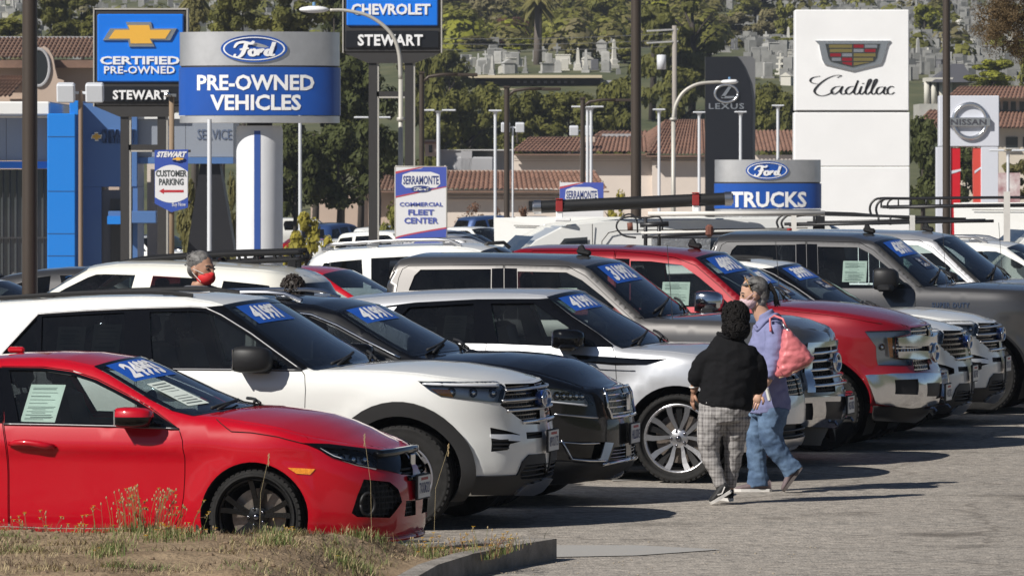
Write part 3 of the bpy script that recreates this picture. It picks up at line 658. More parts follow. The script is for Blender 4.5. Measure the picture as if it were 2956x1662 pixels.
SPEC['coupe_suv']={'contact':(1956,1394),'theta':14,'W':0.96,'xf':0.9,'Lf':1.0,'nf':2.6,'xr':-3.75,'Lr':0.8,'nr':3,'R':0.382,'wheelbase':2.78,'prof':[(0.22,0.86),(0.35,0.91),(0.6,0.93),(0.85,0.945),(1.02,0.96),(1.1,0.945),(1.16,0.915),(1.55,0.735),(1.66,0.68)],'fprof':[(0.2,-0.12),(0.35,-0.02),(0.6,0),(0.8,-0.03),(1.0,-0.1),(1.1,-0.18),(1.3,-0.4)],'rprof':[(0.3,-0.05),(0.6,0),(1.0,-0.02),(1.6,-0.45)],'bulge':[(0,0.382,0.5,0.14,0.045)],'top':[(-3.022,1.541),(-2.688,1.572),(-2.378,1.592),(-2.068,1.603),(-1.758,1.607),(-1.448,1.606),(-1.245,1.592),(-1.194,1.572),(-0.964,1.419),(-0.719,1.276),(-0.571,1.178),(-0.488,1.143),(-0.322,1.136),(-0.092,1.123),(0.166,1.098),(0.515,1.035),(0.755,0.965),(0.952,0.931),(1.228,0.915)],'band':[(-2.735,1.48),(-2.369,1.523),(-1.828,1.552),(-1.288,1.559),(-1.188,1.563),(-0.963,1.41),(-0.718,1.268),(-0.573,1.169),(-0.577,1.16),(-1.043,1.162),(-1.63,1.18),(-2.048,1.183),(-2.275,1.268)],'win_front':[(-1.697,1.521),(-1.307,1.527),(-1.124,1.409),(-0.92,1.29),(-0.728,1.165),(-1.044,1.165),(-1.596,1.183)],'win_rear':[(-2.508,1.386),(-2.423,1.484),(-1.843,1.52),(-1.795,1.192),(-2.048,1.19)],'win_quarter':[(-2.699,1.477),(-2.521,1.496),(-2.586,1.412)],'door_front':[(-1.74,1.531),(-1.286,1.541),(-0.962,1.396),(-0.572,1.157),(-0.537,1.083),(-0.53,0.897),(-0.545,0.719),(-0.624,0.45),(-0.846,0.326),(-1.693,0.316),(-1.673,1.073),(-1.698,1.181)],'door_rear':[(-2.722,1.477),(-2.368,1.517),(-1.748,1.53),(-1.704,1.181),(-1.68,1.073),(-1.7,0.316),(-2.328,0.308),(-2.475,0.623),(-2.561,0.999),(-2.606,1.296)],'stripe':[(-0.944,1.094),(-0.698,1.08),(-0.316,1.062),(-0.087,1.062),(-0.268,1.01),(-0.543,1.007),(-0.818,1.029)],'handle':[(-1.557,1.082),(-1.317,1.057)],'crease':[(-0.834,0.981),(-0.62,0.966),(-0.363,0.958)],'mirror':[(-1.059,1.299),(-0.845,1.311),(-0.713,1.221),(-0.722,1.162),(-1.011,1.152)],}
SPEC['pickup']={'contact':(2052,1349),'theta':14,'W':1.0,'xf':0.99,'Lf':0.9,'nf':2.9,'xr':-4.95,'Lr':0.5,'nr':4,'R':0.405,'wheelbase':3.68,'prof':[(0.35,0.93),(0.5,0.965),(0.8,0.98),(1.05,1.0),(1.2,0.985),(1.29,0.955),(1.36,0.925),(1.85,0.755),(1.96,0.71)],'fprof':[(0.35,-0.1),(0.43,-0.035),(0.52,0.005),(0.62,0.02),(0.72,0.005),(0.8,-0.03),(0.86,-0.06),(1.15,-0.08),(1.22,-0.12),(1.4,-0.3)],'rprof':[(0.3,0),(1.4,0)],'bulge':[(0,0.405,0.53,0.08,0.02)],'top':[(-3.072,1.562),(-3.059,1.688),(-3.02,1.804),(-2.976,1.858),(-2.879,1.877),(-2.485,1.879),(-1.994,1.873),(-1.504,1.859),(-1.256,1.813),(-1.173,1.78),(-1.001,1.646),(-0.829,1.507),(-0.691,1.393),(-0.625,1.334),(-0.493,1.329),(-0.172,1.322),(0.151,1.311),(0.562,1.297),(0.905,1.277),(1.155,1.254),(1.609,1.218),(1.684,1.205)],'win_rear':[(-2.846,1.555),(-2.852,1.587),(-2.811,1.713),(-2.757,1.767),(-2.091,1.775),(-2.059,1.325),(-2.801,1.32)],'win_front':[(-1.839,1.755),(-1.381,1.748),(-1.229,1.678),(-1.024,1.531),(-0.852,1.392),(-0.756,1.318),(-1.798,1.317)],'pillar_b':[(-2.083,1.78),(-1.975,1.783),(-1.938,1.326),(-2.049,1.325)],'pillar_b2':[(-1.962,1.783),(-1.848,1.781),(-1.805,1.326),(-1.926,1.326)],'pillar_a':[(-1.155,1.762),(-1.0,1.637),(-0.828,1.498),(-0.69,1.383),(-0.646,1.337),(-0.678,1.337),(-0.825,1.457),(-1.015,1.62)],'door_rear':[(-2.973,1.563),(-2.96,1.689),(-2.931,1.773),(-2.869,1.805),(-1.975,1.816),(-1.957,1.607),(-1.908,0.918),(-1.908,0.602),(-2.589,0.595),(-2.684,0.832),(-2.909,1.068),(-2.949,1.319)],'door_front':[(-1.969,1.816),(-1.369,1.803),(-1.197,1.718),(-0.921,1.485),(-0.73,1.33),(-0.706,1.241),(-0.692,0.771),(-0.71,0.614),(-1.888,0.602),(-1.896,0.918),(-1.951,1.607)],'grille':[(1.105,1.107),(1.684,1.105),(1.454,0.664),(0.974,0.674)],'headlight':[(0.85,1.105),(1.04,1.107),(0.888,0.698),(0.767,0.685)],'bumper':[(0.59,0.609),(0.76,0.631),(1.07,0.639),(1.684,0.613),(1.684,0.549),(1.684,0.363),(0.823,0.408),(0.617,0.437)],'fog':[(0.767,0.588),(0.902,0.589),(0.951,0.454),(0.8,0.458)],'pad':[(1.064,0.596),(1.461,0.585),(1.684,0.432),(1.137,0.455)],'valance':[(0.684,0.404),(0.828,0.401),(1.297,0.37),(1.684,0.367),(1.351,0.225),(1.298,0.18),(0.803,0.206)],}
SPEC['pickup_red']={'contact':(2360,1303),'theta':14,'W':1.0,'xf':0.99,'Lf':0.9,'nf':2.9,'xr':-4.95,'Lr':0.5,'nr':4,'R':0.405,'wheelbase':3.68,'prof':[(0.35,0.93),(0.5,0.965),(0.8,0.98),(1.05,1.0),(1.2,0.985),(1.29,0.955),(1.36,0.925),(1.85,0.755),(1.96,0.71)],'fprof':[(0.35,-0.1),(0.43,-0.035),(0.52,0.005),(0.62,0.02),(0.72,0.005),(0.8,-0.03),(0.86,-0.06),(1.15,-0.08),(1.22,-0.12),(1.4,-0.3)],'rprof':[(0.3,0),(1.4,0)],'bulge':[(0,0.405,0.53,0.08,0.02)],'top':[(-3.072,1.86),(-3.049,1.894),(-2.991,1.914),(-2.576,1.919),(-2.059,1.914),(-1.715,1.898),(-1.44,1.873),(-1.232,1.832),(-1.015,1.666),(-0.836,1.521),(-0.684,1.404),(-0.64,1.388),(-0.352,1.373),(0.02,1.342),(0.411,1.298),(0.833,1.247),(1.135,1.188),(1.652,1.198)],'win_front':[(-1.871,1.805),(-1.673,1.802),(-1.363,1.767),(-1.184,1.652),(-1.005,1.514),(-0.851,1.38),(-1.839,1.351)],'pillar_b':[(-2.021,1.827),(-1.883,1.824),(-1.846,1.351),(-1.979,1.35)],'door_front':[(-2.032,1.917),(-1.713,1.878),(-1.437,1.841),(-1.227,1.767),(-0.975,1.57),(-0.785,1.398),(-0.759,1.292),(-0.736,0.829),(-0.764,0.563),(-1.953,0.552),(-1.979,1.317)],'headlight':[(0.49,1.148),(1.03,1.151),(1.068,1.124),(0.832,1.089),(0.827,0.888),(1.061,0.863),(1.024,0.818),(0.609,0.83),(0.608,1.003)],'grille':[(1.088,1.173),(1.684,1.2),(1.415,0.769),(1.016,0.758),(1.064,0.863),(0.83,0.891),(0.836,1.086),(1.061,1.104)],'bar1':[(0.84,1.083),(1.161,1.099),(1.684,1.069),(1.684,0.993),(1.15,0.993),(0.845,1.007)],'bar2':[(0.834,0.954),(1.146,0.953),(1.684,0.93),(1.653,0.864),(1.129,0.867),(0.837,0.894)],'bumper':[(0.451,0.73),(0.698,0.742),(1.507,0.716),(1.496,0.65),(1.531,0.465),(0.925,0.439),(0.546,0.476)],'fog':[(0.714,0.685),(0.963,0.684),(0.964,0.552),(0.716,0.56)],'pad':[(1.086,0.644),(1.406,0.637),(1.428,0.522),(1.106,0.534)],'valance':[(0.533,0.443),(0.941,0.419),(1.279,0.424),(1.108,0.371),(1.121,0.263),(0.594,0.3)],'hoodcrease':[(-0.35,1.343),(0.022,1.31),(0.402,1.266),(0.7,1.219)],'mirror':[(-1.121,1.479),(-0.919,1.491),(-0.876,1.422),(-0.89,1.343),(-1.095,1.355)],}
# ---------------------------------------------------------------- ground, hills
def sstep(a,b,x):
 t=min(1,max(0,(x-a)/(b-a)));return t*t*(3-2*t)
def gz(x,y):
 """height of the land: flat car park, a dip beyond it, then the cemetery hill; unseen hills added all round to darken reflections"""
 z=-(1.1+.05*max(0,-x-2 if x>-20 else 18))*sstep(100,195,y)
 h=0.0
 if y>335:h=(y-335)*.093 if y<480 else 13.5+(y-480)*.055
 h+=1.2*sstep(400,520,y)*math.sin(x*.06+1)*math.sin(y*.03)
 r=math.hypot(x,y-40);back=sstep(120,420,r)*42*(1-sstep(40,140,y))  # ring of hills out of view, added to darken what the paintwork reflects
 return z+h+back
def tmat():
 m=bpy.data.materials.new('hill_grass');m.use_nodes=True;N,L=nodes(m);p=N['Principled BSDF'];p.inputs['Roughness'].default_value=.95
 tc=N.new('ShaderNodeTexCoord')
 n=N.new('ShaderNodeTexNoise');n.inputs['Scale'].default_value=.12;n.inputs['Detail'].default_value=8;n.inputs['Roughness'].default_value=.7;L.new(tc.outputs['Object'],n.inputs['Vector'])
 r=N.new('ShaderNodeValToRGB');e=r.color_ramp.elements;e[0].position=.35;e[0].color=(.045,.060,.022,1);e[1].position=.62;e[1].color=(.12,.12,.055,1)
 x=e.new(.75);x.color=(.17,.15,.09,1);L.new(n.outputs['Fac'],r.inputs[0]);L.new(r.outputs[0],p.inputs['Base Color']);return m
HILL=tmat()
def build_land():
 ys=np.concatenate([np.arange(-700,100,50),np.arange(100,345,12),np.arange(345,760,14),np.arange(760,1500,80)]);xs=np.concatenate([np.arange(-900,-120,60),np.array([-120,-90,-60,-40,-30,-20,-14,-8,-2,4,10,20,30,40,60,80,100,120]),np.arange(180,901,60)])
 v=[(x,y,gz(x,y)-.03)for y in ys for x in xs];n=len(xs)
 f=[(j*n+i,j*n+i+1,(j+1)*n+i+1,(j+1)*n+i)for j in range(len(ys)-1)for i in range(n-1)]
 o=mesh_obj('hillside',v,f,HILL,None,True);o['kind']='structure'
build_land()
def asphalt():
 m=bpy.data.materials.new('asphalt');m.use_nodes=True;N,L=nodes(m);p=N['Principled BSDF'];p.inputs['Roughness'].default_value=.85;p.inputs['Specular IOR Level'].default_value=.3
 tc=N.new('ShaderNodeTexCoord')
 def noise(sc,det=5,ro=.6):
  n=N.new('ShaderNodeTexNoise');n.inputs['Scale'].default_value=sc;n.inputs['Detail'].default_value=det;n.inputs['Roughness'].default_value=ro;L.new(tc.outputs['Object'],n.inputs['Vector']);return n
 a=noise(.35,6,.6);b=noise(9,7,.85);vor=N.new('ShaderNodeTexVoronoi');vor.inputs['Scale'].default_value=45;L.new(tc.outputs['Object'],vor.inputs['Vector'])
 r=N.new('ShaderNodeValToRGB');e=r.color_ramp.elements;e[0].position=.3;e[0].color=(.305,.280,.250,1);e[1].position=.7;e[1].color=(.40,.370,.332,1);L.new(a.outputs['Fac'],r.inputs[0])
 r2=N.new('ShaderNodeValToRGB');e=r2.color_ramp.elements;e[0].position=.36;e[0].color=(.42,.42,.42,1);e[1].position=.66;e[1].color=(1.5,1.47,1.42,1);L.new(b.outputs['Fac'],r2.inputs[0])
 r3=N.new('ShaderNodeValToRGB');e=r3.color_ramp.elements;e[0].position=.0;e[0].color=(1.5,1.45,1.4,1);e[1].position=.28;e[1].color=(.9,.9,.9,1);L.new(vor.outputs['Distance'],r3.inputs[0])
 def mul(x,y):
  k=N.new('ShaderNodeMixRGB');k.blend_type='MULTIPLY';k.inputs[0].default_value=1;L.new(x,k.inputs[1]);L.new(y,k.inputs[2]);return k.outputs[0]
 st=noise(.8,3,.5);r4=N.new('ShaderNodeValToRGB');e=r4.color_ramp.elements;e[0].position=.60;e[0].color=(1,1,1,1);e[1].position=.72;e[1].color=(.55,.54,.53,1);L.new(st.outputs['Fac'],r4.inputs[0])
 wv=N.new('ShaderNodeTexVoronoi');wv.feature='DISTANCE_TO_EDGE';wv.inputs['Scale'].default_value=.42;dm=noise(1.6,5,.6);ad=N.new('ShaderNodeMixRGB');ad.inputs[0].default_value=.35;L.new(tc.outputs['Object'],ad.inputs[1]);L.new(dm.outputs['Color'],ad.inputs[2]);L.new(ad.outputs[0],wv.inputs['Vector'])
 r5=N.new('ShaderNodeValToRGB');e=r5.color_ramp.elements;e[0].position=.0;e[0].color=(.68,.67,.66,1);e[1].position=.010;e[1].color=(1,1,1,1);L.new(wv.outputs['Distance'],r5.inputs[0])
 mp=N.new('ShaderNodeMapping');mp.inputs['Rotation'].default_value=(0,0,math.radians(70));mp.inputs['Scale'].default_value=(.12,2.2,1);L.new(tc.outputs['Object'],mp.inputs['Vector']);n7=N.new('ShaderNodeTexNoise');n7.inputs['Scale'].default_value=1;n7.inputs['Detail'].default_value=6;L.new(mp.outputs[0],n7.inputs['Vector'])
 r6=N.new('ShaderNodeValToRGB');e=r6.color_ramp.elements;e[0].position=.38;e[0].color=(.93,.93,.93,1);e[1].position=.58;e[1].color=(1.03,1.02,1.01,1);L.new(n7.outputs['Fac'],r6.inputs[0])
 L.new(mul(mul(mul(mul(mul(r.outputs[0],r2.outputs[0]),r3.outputs[0]),r4.outputs[0]),r5.outputs[0]),r6.outputs[0]),p.inputs['Base Color'])
 bm_=N.new('ShaderNodeBump');bm_.inputs['Strength'].default_value=.6;bm_.inputs['Distance'].default_value=.012;L.new(vor.outputs['Distance'],bm_.inputs['Height']);L.new(bm_.outputs[0],p.inputs['Normal'])
 return m
ASPH=asphalt()
o=mesh_obj('car_park',[(-120,-40,.0),(120,-40,.0),(120,100,.0),(-120,100,.0)],[(0,1,2,3)],ASPH);o['kind']='structure'
def far_lot():
 ys=np.linspace(100,330,40);xs=[-140,-60,-20,-14,-8,-2,4,40,140];n=len(xs)
 v=[(x,y,gz(x,y)+.005)for y in ys for x in xs];f=[(j*n+i,j*n+i+1,(j+1)*n+i+1,(j+1)*n+i)for j in range(39)for i in range(n-1)]
 o=mesh_obj('far_car_park',v,f,ASPH,None,True);o['kind']='structure'
far_lot()
# ---------------------------------------------------------------- the cars of the front row
def ring_poly(x,R,r0,r1,a0=-.42,a1=math.pi+.42,n=28,zmin=.22):
 A=np.linspace(a0,a1,n)
 return[(x+r1*math.cos(a),max(zmin,R+r1*math.sin(a)))for a in A]+[(x+r0*math.cos(a),max(zmin,R+r0*math.sin(a)))for a in A[::-1]]
class Car:
 def __init__(s,spec,name,label,cat,group,pm,**over):
  s.c=c=dict(SPEC[spec]);c.update(over);s.sh=Shape(c);s.pm=pm
  s.root=empty(name,(0,0,0),0,label,cat,group);s.holes=[];s.later=[]
 def clip(s,poly,e):
  return[(u,min(z,float(s.sh.ztop(u))-e))for u,z in poly]
 def hole(s,poly):s.holes.append(s.clip(poly,.014))
 def recess(s,name,poly,m,depth=.05,both=True,step=.06):
  poly=s.clip(poly,.014);s.holes.append(poly)
  if both:s.later.append(lambda:panel(name,s.sh,poly,m,s.root,off=-depth,skirt=-depth,both=True,step=step))
  else:
   for mir in(False,True):s.later.append(lambda mir=mir:panel(name,s.sh,poly,m,s.root,off=-depth,skirt=-depth,mirror=mir,step=step))
 def door(s,poly,win,gl,gap=.006,paint_m=None,handle=None,hm=None,form=None,win_off=-.012):
  poly=s.clip(poly,.012);s.holes.append(poly)
  def mk():
   for mir in(False,True):
    d=panel('door',s.sh,inset(poly,gap),paint_m or s.pm,s.root,[win]if win else[],mirror=mir,step=.08,topedge=True)
    if win:panel('window',s.sh,inset(win,-.004),gl,d,off=win_off,mirror=mir,step=.15)
    if handle and not mir:door_handle(d,s.sh,handle[0],handle[1],hm or s.pm)
  s.later.append(mk)
 def quarter(s,win,gl):
  s.holes.append(win)
  for mir in(False,True):s.later.append(lambda mir=mir:panel('window',s.sh,inset(win,-.004),gl,s.root,off=-.012,mirror=mir,step=.15))
 def patch(s,name,poly,m,off=.006,skirt=.008,both=False,holes=(),step=.06):
  poly=s.clip(poly,.006)
  if both:panel(name,s.sh,poly,m,s.root,holes,off=off,skirt=skirt,both=True,step=step)
  else:
   for mir in(False,True):panel(name,s.sh,poly,m,s.root,holes,off=off,skirt=skirt,mirror=mir,step=step)
 def finish(s,zb=.26,tail_u=None):
  c,sh=s.c,s.sh
  car_shell(s.root,sh,c,s.pm,zb,s.holes)
  for f in s.later:f()
  ua,ub=c['glass'];hood_end=sh.umax-1e-3
  top_panel('roof',sh,tail_u if tail_u is not None else sh.umin+1e-3,ua,c.get('roofmat',s.pm),s.root)
  top_panel('headlining',sh,max(c['cabin'][0],sh.tu[0]),ua,HEADL,s.root,dz=-.045,t0=-.93,t1=.93)
  w=top_panel('windscreen',sh,ua,ub,G_WIND,s.root,dz=0)
  fr=MB()
  for(a,b,t0,t1)in((ua,ub,-1,-.93),(ua,ub,.93,1),(ua,ua+(ub-ua)*.06,-.93,.93),(ub-(ub-ua)*.07,ub,-.93,.93)):
   us,ts,G=tstrip(sh,a,b,t0,t1,17 if t1-t0>.5 else 3,dz=.003);n,m_=len(us),len(ts)
   fr.add(G.reshape(-1,3),[(i*m_+j,(i+1)*m_+j,(i+1)*m_+j+1,i*m_+j+1)for i in range(n-1)for j in range(m_-1)])
  fr.build('windscreen_border',c.get('frit',GBLACK),w,True)
  top_panel('bonnet',sh,ub+.006,hood_end,s.pm,s.root)
  wiper(s.root,sh,ub-.03,-.75,-.05);wiper(s.root,sh,ub-.03,.05,.75)
def roof_rails(root,sh,ua,ub,m,h=.06,r=.018,inset_=.07,feet=3):
 for sy in(1,-1):
  us=np.linspace(ua,ub,14);P=sh.S(us,sh.ztop(us)-1e-4);P[:,1]+=inset_;P[:,2]+=h+.015
  P[0,2]-=h*.9;P[-1,2]-=h*.9;P[1,2]-=h*.15;P[-2,2]-=h*.15
  mb=MB();mb.tube(P*[1,sy,1],r,8)
  for k in np.linspace(1,12,feet).astype(int):mb.bbox((P[k,0],P[k,1]*sy,P[k,2]-h*.55),(.16,.04,h*.9),.012)
  mb.build('roof_rail',m,root,'auto')
def four_wheels(root,c,style,rim,width=.24,inn=.03):
 for x in(0,-c['wheelbase']):
  wheel(root,x,-(c['W']-inn-width/2),c['R'],style,rim,width,-1);wheel(root,x,c['W']-inn-width/2,c['R'],'plain',rim,width,1)
def front_at(sh,z):return float(sh.S(sh.umax,z)[0])
def build_hatch():
 K=Car('hatch','hatchback','bright red hatchback with black wheels parked nearest the weedy kerb island','car','cars for sale in the front row',P_RED,rr=[(-4,.07),(-1.6,.06),(-1.22,.03),(-.65,.02),(-.3,.05),(.8,.07),(1.4,.05)],crown=[(-4,.02),(-1.2,.05),(-.6,.03),(-.2,.05),(.5,.07),(1.4,.03)],bow=[(-4,0),(-1.9,0),(-1.23,.10),(-.55,.22),(.1,.12),(.9,0)],glass=(-1.23,-.45),cabin=(-3.0,-.5),zfront=.17,arch=.375,ztail=.95)
 c,sh=K.c,K.sh
 K.c['top']=c['top']
 t=[(-4.2,.98),(-3.35,1.02),(-3.0,1.16),(-2.6,1.28),(-2.2,1.345)]+list(c['top']);c['top']=t;K.sh=sh=Shape(c)
 dr=[(-1.796,.931),(-1.759,.779),(-1.752,.612),(-1.754,.231),(-2.28,.231),(-2.42,.5),(-2.55,.72),(-2.62,.93),(-2.7,1.05),(-2.45,1.22),(-2.15,1.298),(-1.897,1.318)]
 wr=[(-1.93,.95),(-2.50,.955),(-2.60,1.04),(-2.4,1.19),(-2.15,1.27),(-1.96,1.295)]
 K.door(c['door_front'],c['win_front'],G_SIDE,handle=((-1.735,.80),(-1.41,.785)))
 K.door(dr,wr,G_PRIV)
 K.hole(c['headlight']);K.recess('grille',c['grille'],GBLACK,.045);K.recess('air_vent',c['vent'],BPLAST,.05,False);K.recess('lower_vent',c['center_vent'],BPLAST,.04)
 K.finish(.20)
 strip_on('window_moulding',sh,c['belt'],.016,TRIMG,K.root,.006);strip_on('bonnet_seam',sh,c['hood_cut'],.007,VOID,K.root,.001)
 K.patch('window_surround',[p for p in inset(c['win_surround'],.006)],GBLACK,.003,.004,holes=[inset(c['win_front'],.004)])
 K.patch('pillar_trim',[(-1.9,.94),(-1.80,.94),(-1.845,1.31),(-1.9,1.31)],GBLACK,.004,.004)
 lamp_unit(K.root,sh,c['headlight'],3,drl=c['headlight'][0:1]+c['headlight'][6:7]+c['headlight'][5:6]+c['headlight'][4:5])
 K.patch('headlamp_surround',K.clip(c['headlamp_surround'],.035),GBLACK,.008,.012,holes=[inset(c['headlight'],.004)])
 for mir in(False,True):panel('side_marker',sh,c['amber'],AMBER,K.root,off=.005,skirt=.01,step=.04,mirror=mir)
 grille_bars(K.root,sh,(.735,),lambda z:1.0,GBLACK,.03,.012,'grille_wing');grille_bars(K.root,sh,(.60,.635),lambda z:1.22,DPLAST,.008,-.02)
 grille_bars(K.root,sh,(.565,),lambda z:1.26,GBLACK,.02,.012,'grille_lip')
 mesh_grille(K.root,sh,c['vent'],DPLAST,.05,.04,.007,-.035);mesh_grille(K.root,sh,c['center_vent'],DPLAST,.05,.035,.007,-.03)
 for mir in(1,-1):
  X=sh.S(.80,.41);n=sh.N(.80,.41);n=n if n[1]<0 else-n;mb=MB();a=np.linspace(0,2*math.pi,17)
  t1=np.cross(n,[0,0,1]);t1/=np.linalg.norm(t1);P=[(X-n*.01+t1*.055*math.cos(q)+np.array([0,0,.075*math.sin(q)]))*[1,mir,1]for q in a]
  mb.tube(P,.012,6);mb.build('fog_lamp_ring',BPLAST,K.root,True)
 em=MB();em.bbox((front_at(sh,.68)+.01,0,.68),(.02,.10,.09),.008);em.build('badge',CHROME,K.root,'auto')
 licence_plate(K.root,front_at(sh,.47)+.03,.50,0,'7XKM321')
 strip_on('splitter',sh,[(.55,.17),(.9,.165),(1.2,.165),(sh.umax,.165)],.035,P_RED,K.root,.01)
 X=sh.S(-.80,1.0);side_mirror(K.root,(X[0]-.02,X[1]-.14,.995),(.25,.20,.135),GBLACK,-1,cap=P_RED);side_mirror(K.root,(X[0]-.02,-X[1]+.14,.995),(.25,.20,.135),GBLACK,1,cap=P_RED)
 cabin(K.root,sh,c,[c['win_front'],wr],-.75,-1.55,-2.35,.98,-.02)
 four_wheels(K.root,c,'blackY',.258,.235,.035)
 price_sticker(K.root,sh,-1.20,-.98,-.86,.06,'24993')
 window_paper(K.root,sh,-1.69,-1.44,.955,1.215,lean=.03,off=-.03)
 def wf(a,b):return top_pt(sh,-.93+.30*a*1.0,-.78+.30*b,.006)
 o=mesh_obj('window_form',[wf(0,0),wf(1,0),wf(1,1),wf(0,1)],[(0,1,2,3)],PAPER,K.root)
 ln=MB()
 for k in range(9):ln.add([wf(.08+.1*k,.1)+np.array([0,0,.003]),wf(.11+.1*k,.1)+np.array([0,0,.003]),wf(.11+.1*k,.85)+np.array([0,0,.003]),wf(.08+.1*k,.85)+np.array([0,0,.003])],[(0,1,2,3)])
 ln.build('printed_lines',mat('faint_ink',(.16,.19,.18),.8),o)
 an=MB();an.bbox((-2.0,0,1.415),(.12,.04,.04),.012);an.build('aerial_fin',P_RED,K.root,'auto')
 mf=MB();mf.box((-.40,-.80,.30),(.02,.16,.26));mf.box((-.40,.80,.30),(.02,.16,.26));mf.build('mud_flap',DPLAST,K.root)
 seat_car(K.root,c,c['contact'],c['theta']);return K
def build_suv(label,contact,num,variant=0,cert=False,pm=None,theta=14,cat='car',group='cars for sale in the front row',name='white_suv',wheels='multi',zs=1.0):
 pm=pm or P_WHITE
 K=Car('suv',name,label,cat,group,pm,rr=[(-5,.09),(-1.6,.07),(-1.4,.03),(-.75,.02),(-.5,.05),(.8,.06),(1.5,.05)],crown=[(-5,.02),(-3,.012),(-1.4,.03),(-.7,.03),(-.3,.045),(.6,.05),(1.5,.02)],bow=[(-5,0),(-1.9,0),(-1.446,.09),(-.67,.17),(0,.10),(.8,0)],glass=(-1.446,-.645),cabin=(-3.9,-.68),zfront=.24,arch=.465,ztail=1.60)
 c=K.c;c['top']=[(-4.9,1.58),(-4.2,1.60),(-3.9,1.63)]+list(c['top']);K.sh=sh=Shape(c)
 K.door(c['door_front'],c['win_front'],G_SIDE,handle=((-1.98,1.03),(-1.72,1.02)));K.door(c['door_rear'],c['win_rear'],G_PRIV,handle=((-2.80,1.03),(-2.55,1.02)));K.quarter(c['win_quarter'],G_PRIV)
 K.hole(c['headlight']);K.recess('grille',c['grille'],DPLAST,.04);K.recess('fog_recess',c['fog'],DPLAST,.05,False);K.recess('air_slot',c['slot'],DPLAST,.04);K.hole(c['lower_grille'])
 c['roofmat']=pm
 K.finish(.27)
 strip_on('window_trim',sh,c['chrome'],.020,TRIMG,K.root,.004);strip_on('belt_trim',sh,c['belt'],.014,TRIMG,K.root,.004)
 ws_=[inset(w,.003)for w in(c['win_front'],c['win_rear'],c['win_quarter'])];K.patch('window_surround',[tuple(p)for p in c['chrome']]+[(-.75,1.172),(-1.6,1.172),(-2.45,1.168)],GBLACK,.003,.004,holes=ws_,step=.06);K.patch('windscreen_pillar',c['pillar_a'],GBLACK,.012,.02,step=.035)
 for x in(0,-c['wheelbase']):K.patch('arch_moulding',ring_poly(x,c['R'],.462,.568),CLAD,.022,.03)
 K.patch('sill_cladding',[(-2.5,.29),(-.55,.29),(-.53,.43),(-2.5,.43)],CLAD,.012,.02)
 lamp_unit(K.root,sh,c['headlight'],3,drl=[(.2,1.09),(.9,1.075)],amber=c['amber'])
 K.patch('lower_valance',c['valance'],CLAD,.012,.03,True,[c['lower_grille']])
 panel('lower_grille',sh,c['lower_grille'],DPLAST,K.root,off=-.05,skirt=-.06,both=True)
 grille_bars(K.root,sh,(.385,.425,.455),poly_left(c['lower_grille']),CLAD,.008,-.005,'lower_grille_bar')
 K.patch('skid_plate',c['skid'],SATIN,.03,.05,True)
 if variant==1:
  mesh_grille(K.root,sh,c['grille'],mat('grille_black',(.02,.02,.02),.2,coat=1),.055,.05,.012,-.005);
 else:
  mesh_grille(K.root,sh,c['grille'],mat('grille_black',(.02,.02,.02),.2,coat=1),.05,.032,.006,-.02)
  grille_bars(K.root,sh,(1.03,.955,.88),poly_left(c['grille']),SATIN,.013,.006)
 grille_bars(K.root,sh,(.79,),poly_left(c['grille']),CHROME,.016,.008,'grille_lip')
 grille_bars(K.root,sh,(.675,.70),poly_left(c['slot']),BPLAST,.006,-.01,'slot_bar')
 if variant==0:
  K.patch('driving_light',c['drl'],mat('light_bar',(.75,.77,.8),.2,coat=1),.004,.05)
  for z in(.605,.635,.665):
   for sy in(1,-1):
    u=np.linspace(.71,.86,5);X=sh.S(u,np.full(5,z));mb=MB();mb.tube(X*[1,sy,1],.008,5);mb.build('fog_bar',BPLAST,K.root)
 bx=front_at(sh,.95);b=MB();M=Matrix.Translation((bx+.02,0,.95))@Matrix.Rotation(math.pi/2,4,'Y');b.lathe([(.001,.03),(.9,.03),(1,.015),(1,-.03)],24,M@Matrix.Diagonal((.065,.13,1,1)))
 b.build('badge',mat('badge_blue',(.01,.03,.14),.15,coat=1),K.root,True);b=MB();b.tube([M@Vector((.066*math.cos(a),.132*math.sin(a),.028))for a in np.linspace(0,2*math.pi,25)],.008,6);b.build('badge_ring',CHROME,K.root,True)
 if variant==1 or cert:text_obj('bonnet_lettering','EXPLORER',lambda a,bb:top_pt(sh,1.10+.10*bb,-.42+.84*a,.012),DCHROME,K.root,bold=.02,spacing=1.35)
 licence_plate(K.root,front_at(sh,.62)+.05,.635,0,'8POU175' if variant==0 else '8KRT402')
 m_=BPLAST if pm is P_WHITE and variant==0 and not cert else GBLACK
 X=sh.S(-1.1,1.24)
 for s_ in(1,-1):side_mirror(K.root,(-1.10,s_*(X[1]-.15),1.262),(.29,.22,.20),m_,-s_ if s_>0 else 1)
 cabin(K.root,sh,c,[c['win_front'],c['win_rear'],c['win_quarter']],-.95,-1.85,-2.75,1.20)
 roof_rails(K.root,sh,-3.9,-1.72,BPLAST,.018,.018)
 four_wheels(K.root,c,wheels,.25,.25,.02)
 if num:price_sticker(K.root,sh,-1.405,-1.21,-.84,.02,num,cert)
 window_paper(K.root,sh,-2.72,-2.50,1.20,1.50,off=-.03);window_paper(K.root,sh,-2.44,-2.22,1.20,1.52,off=-.03)
 seat_car(K.root,c,contact,theta,zs);return K
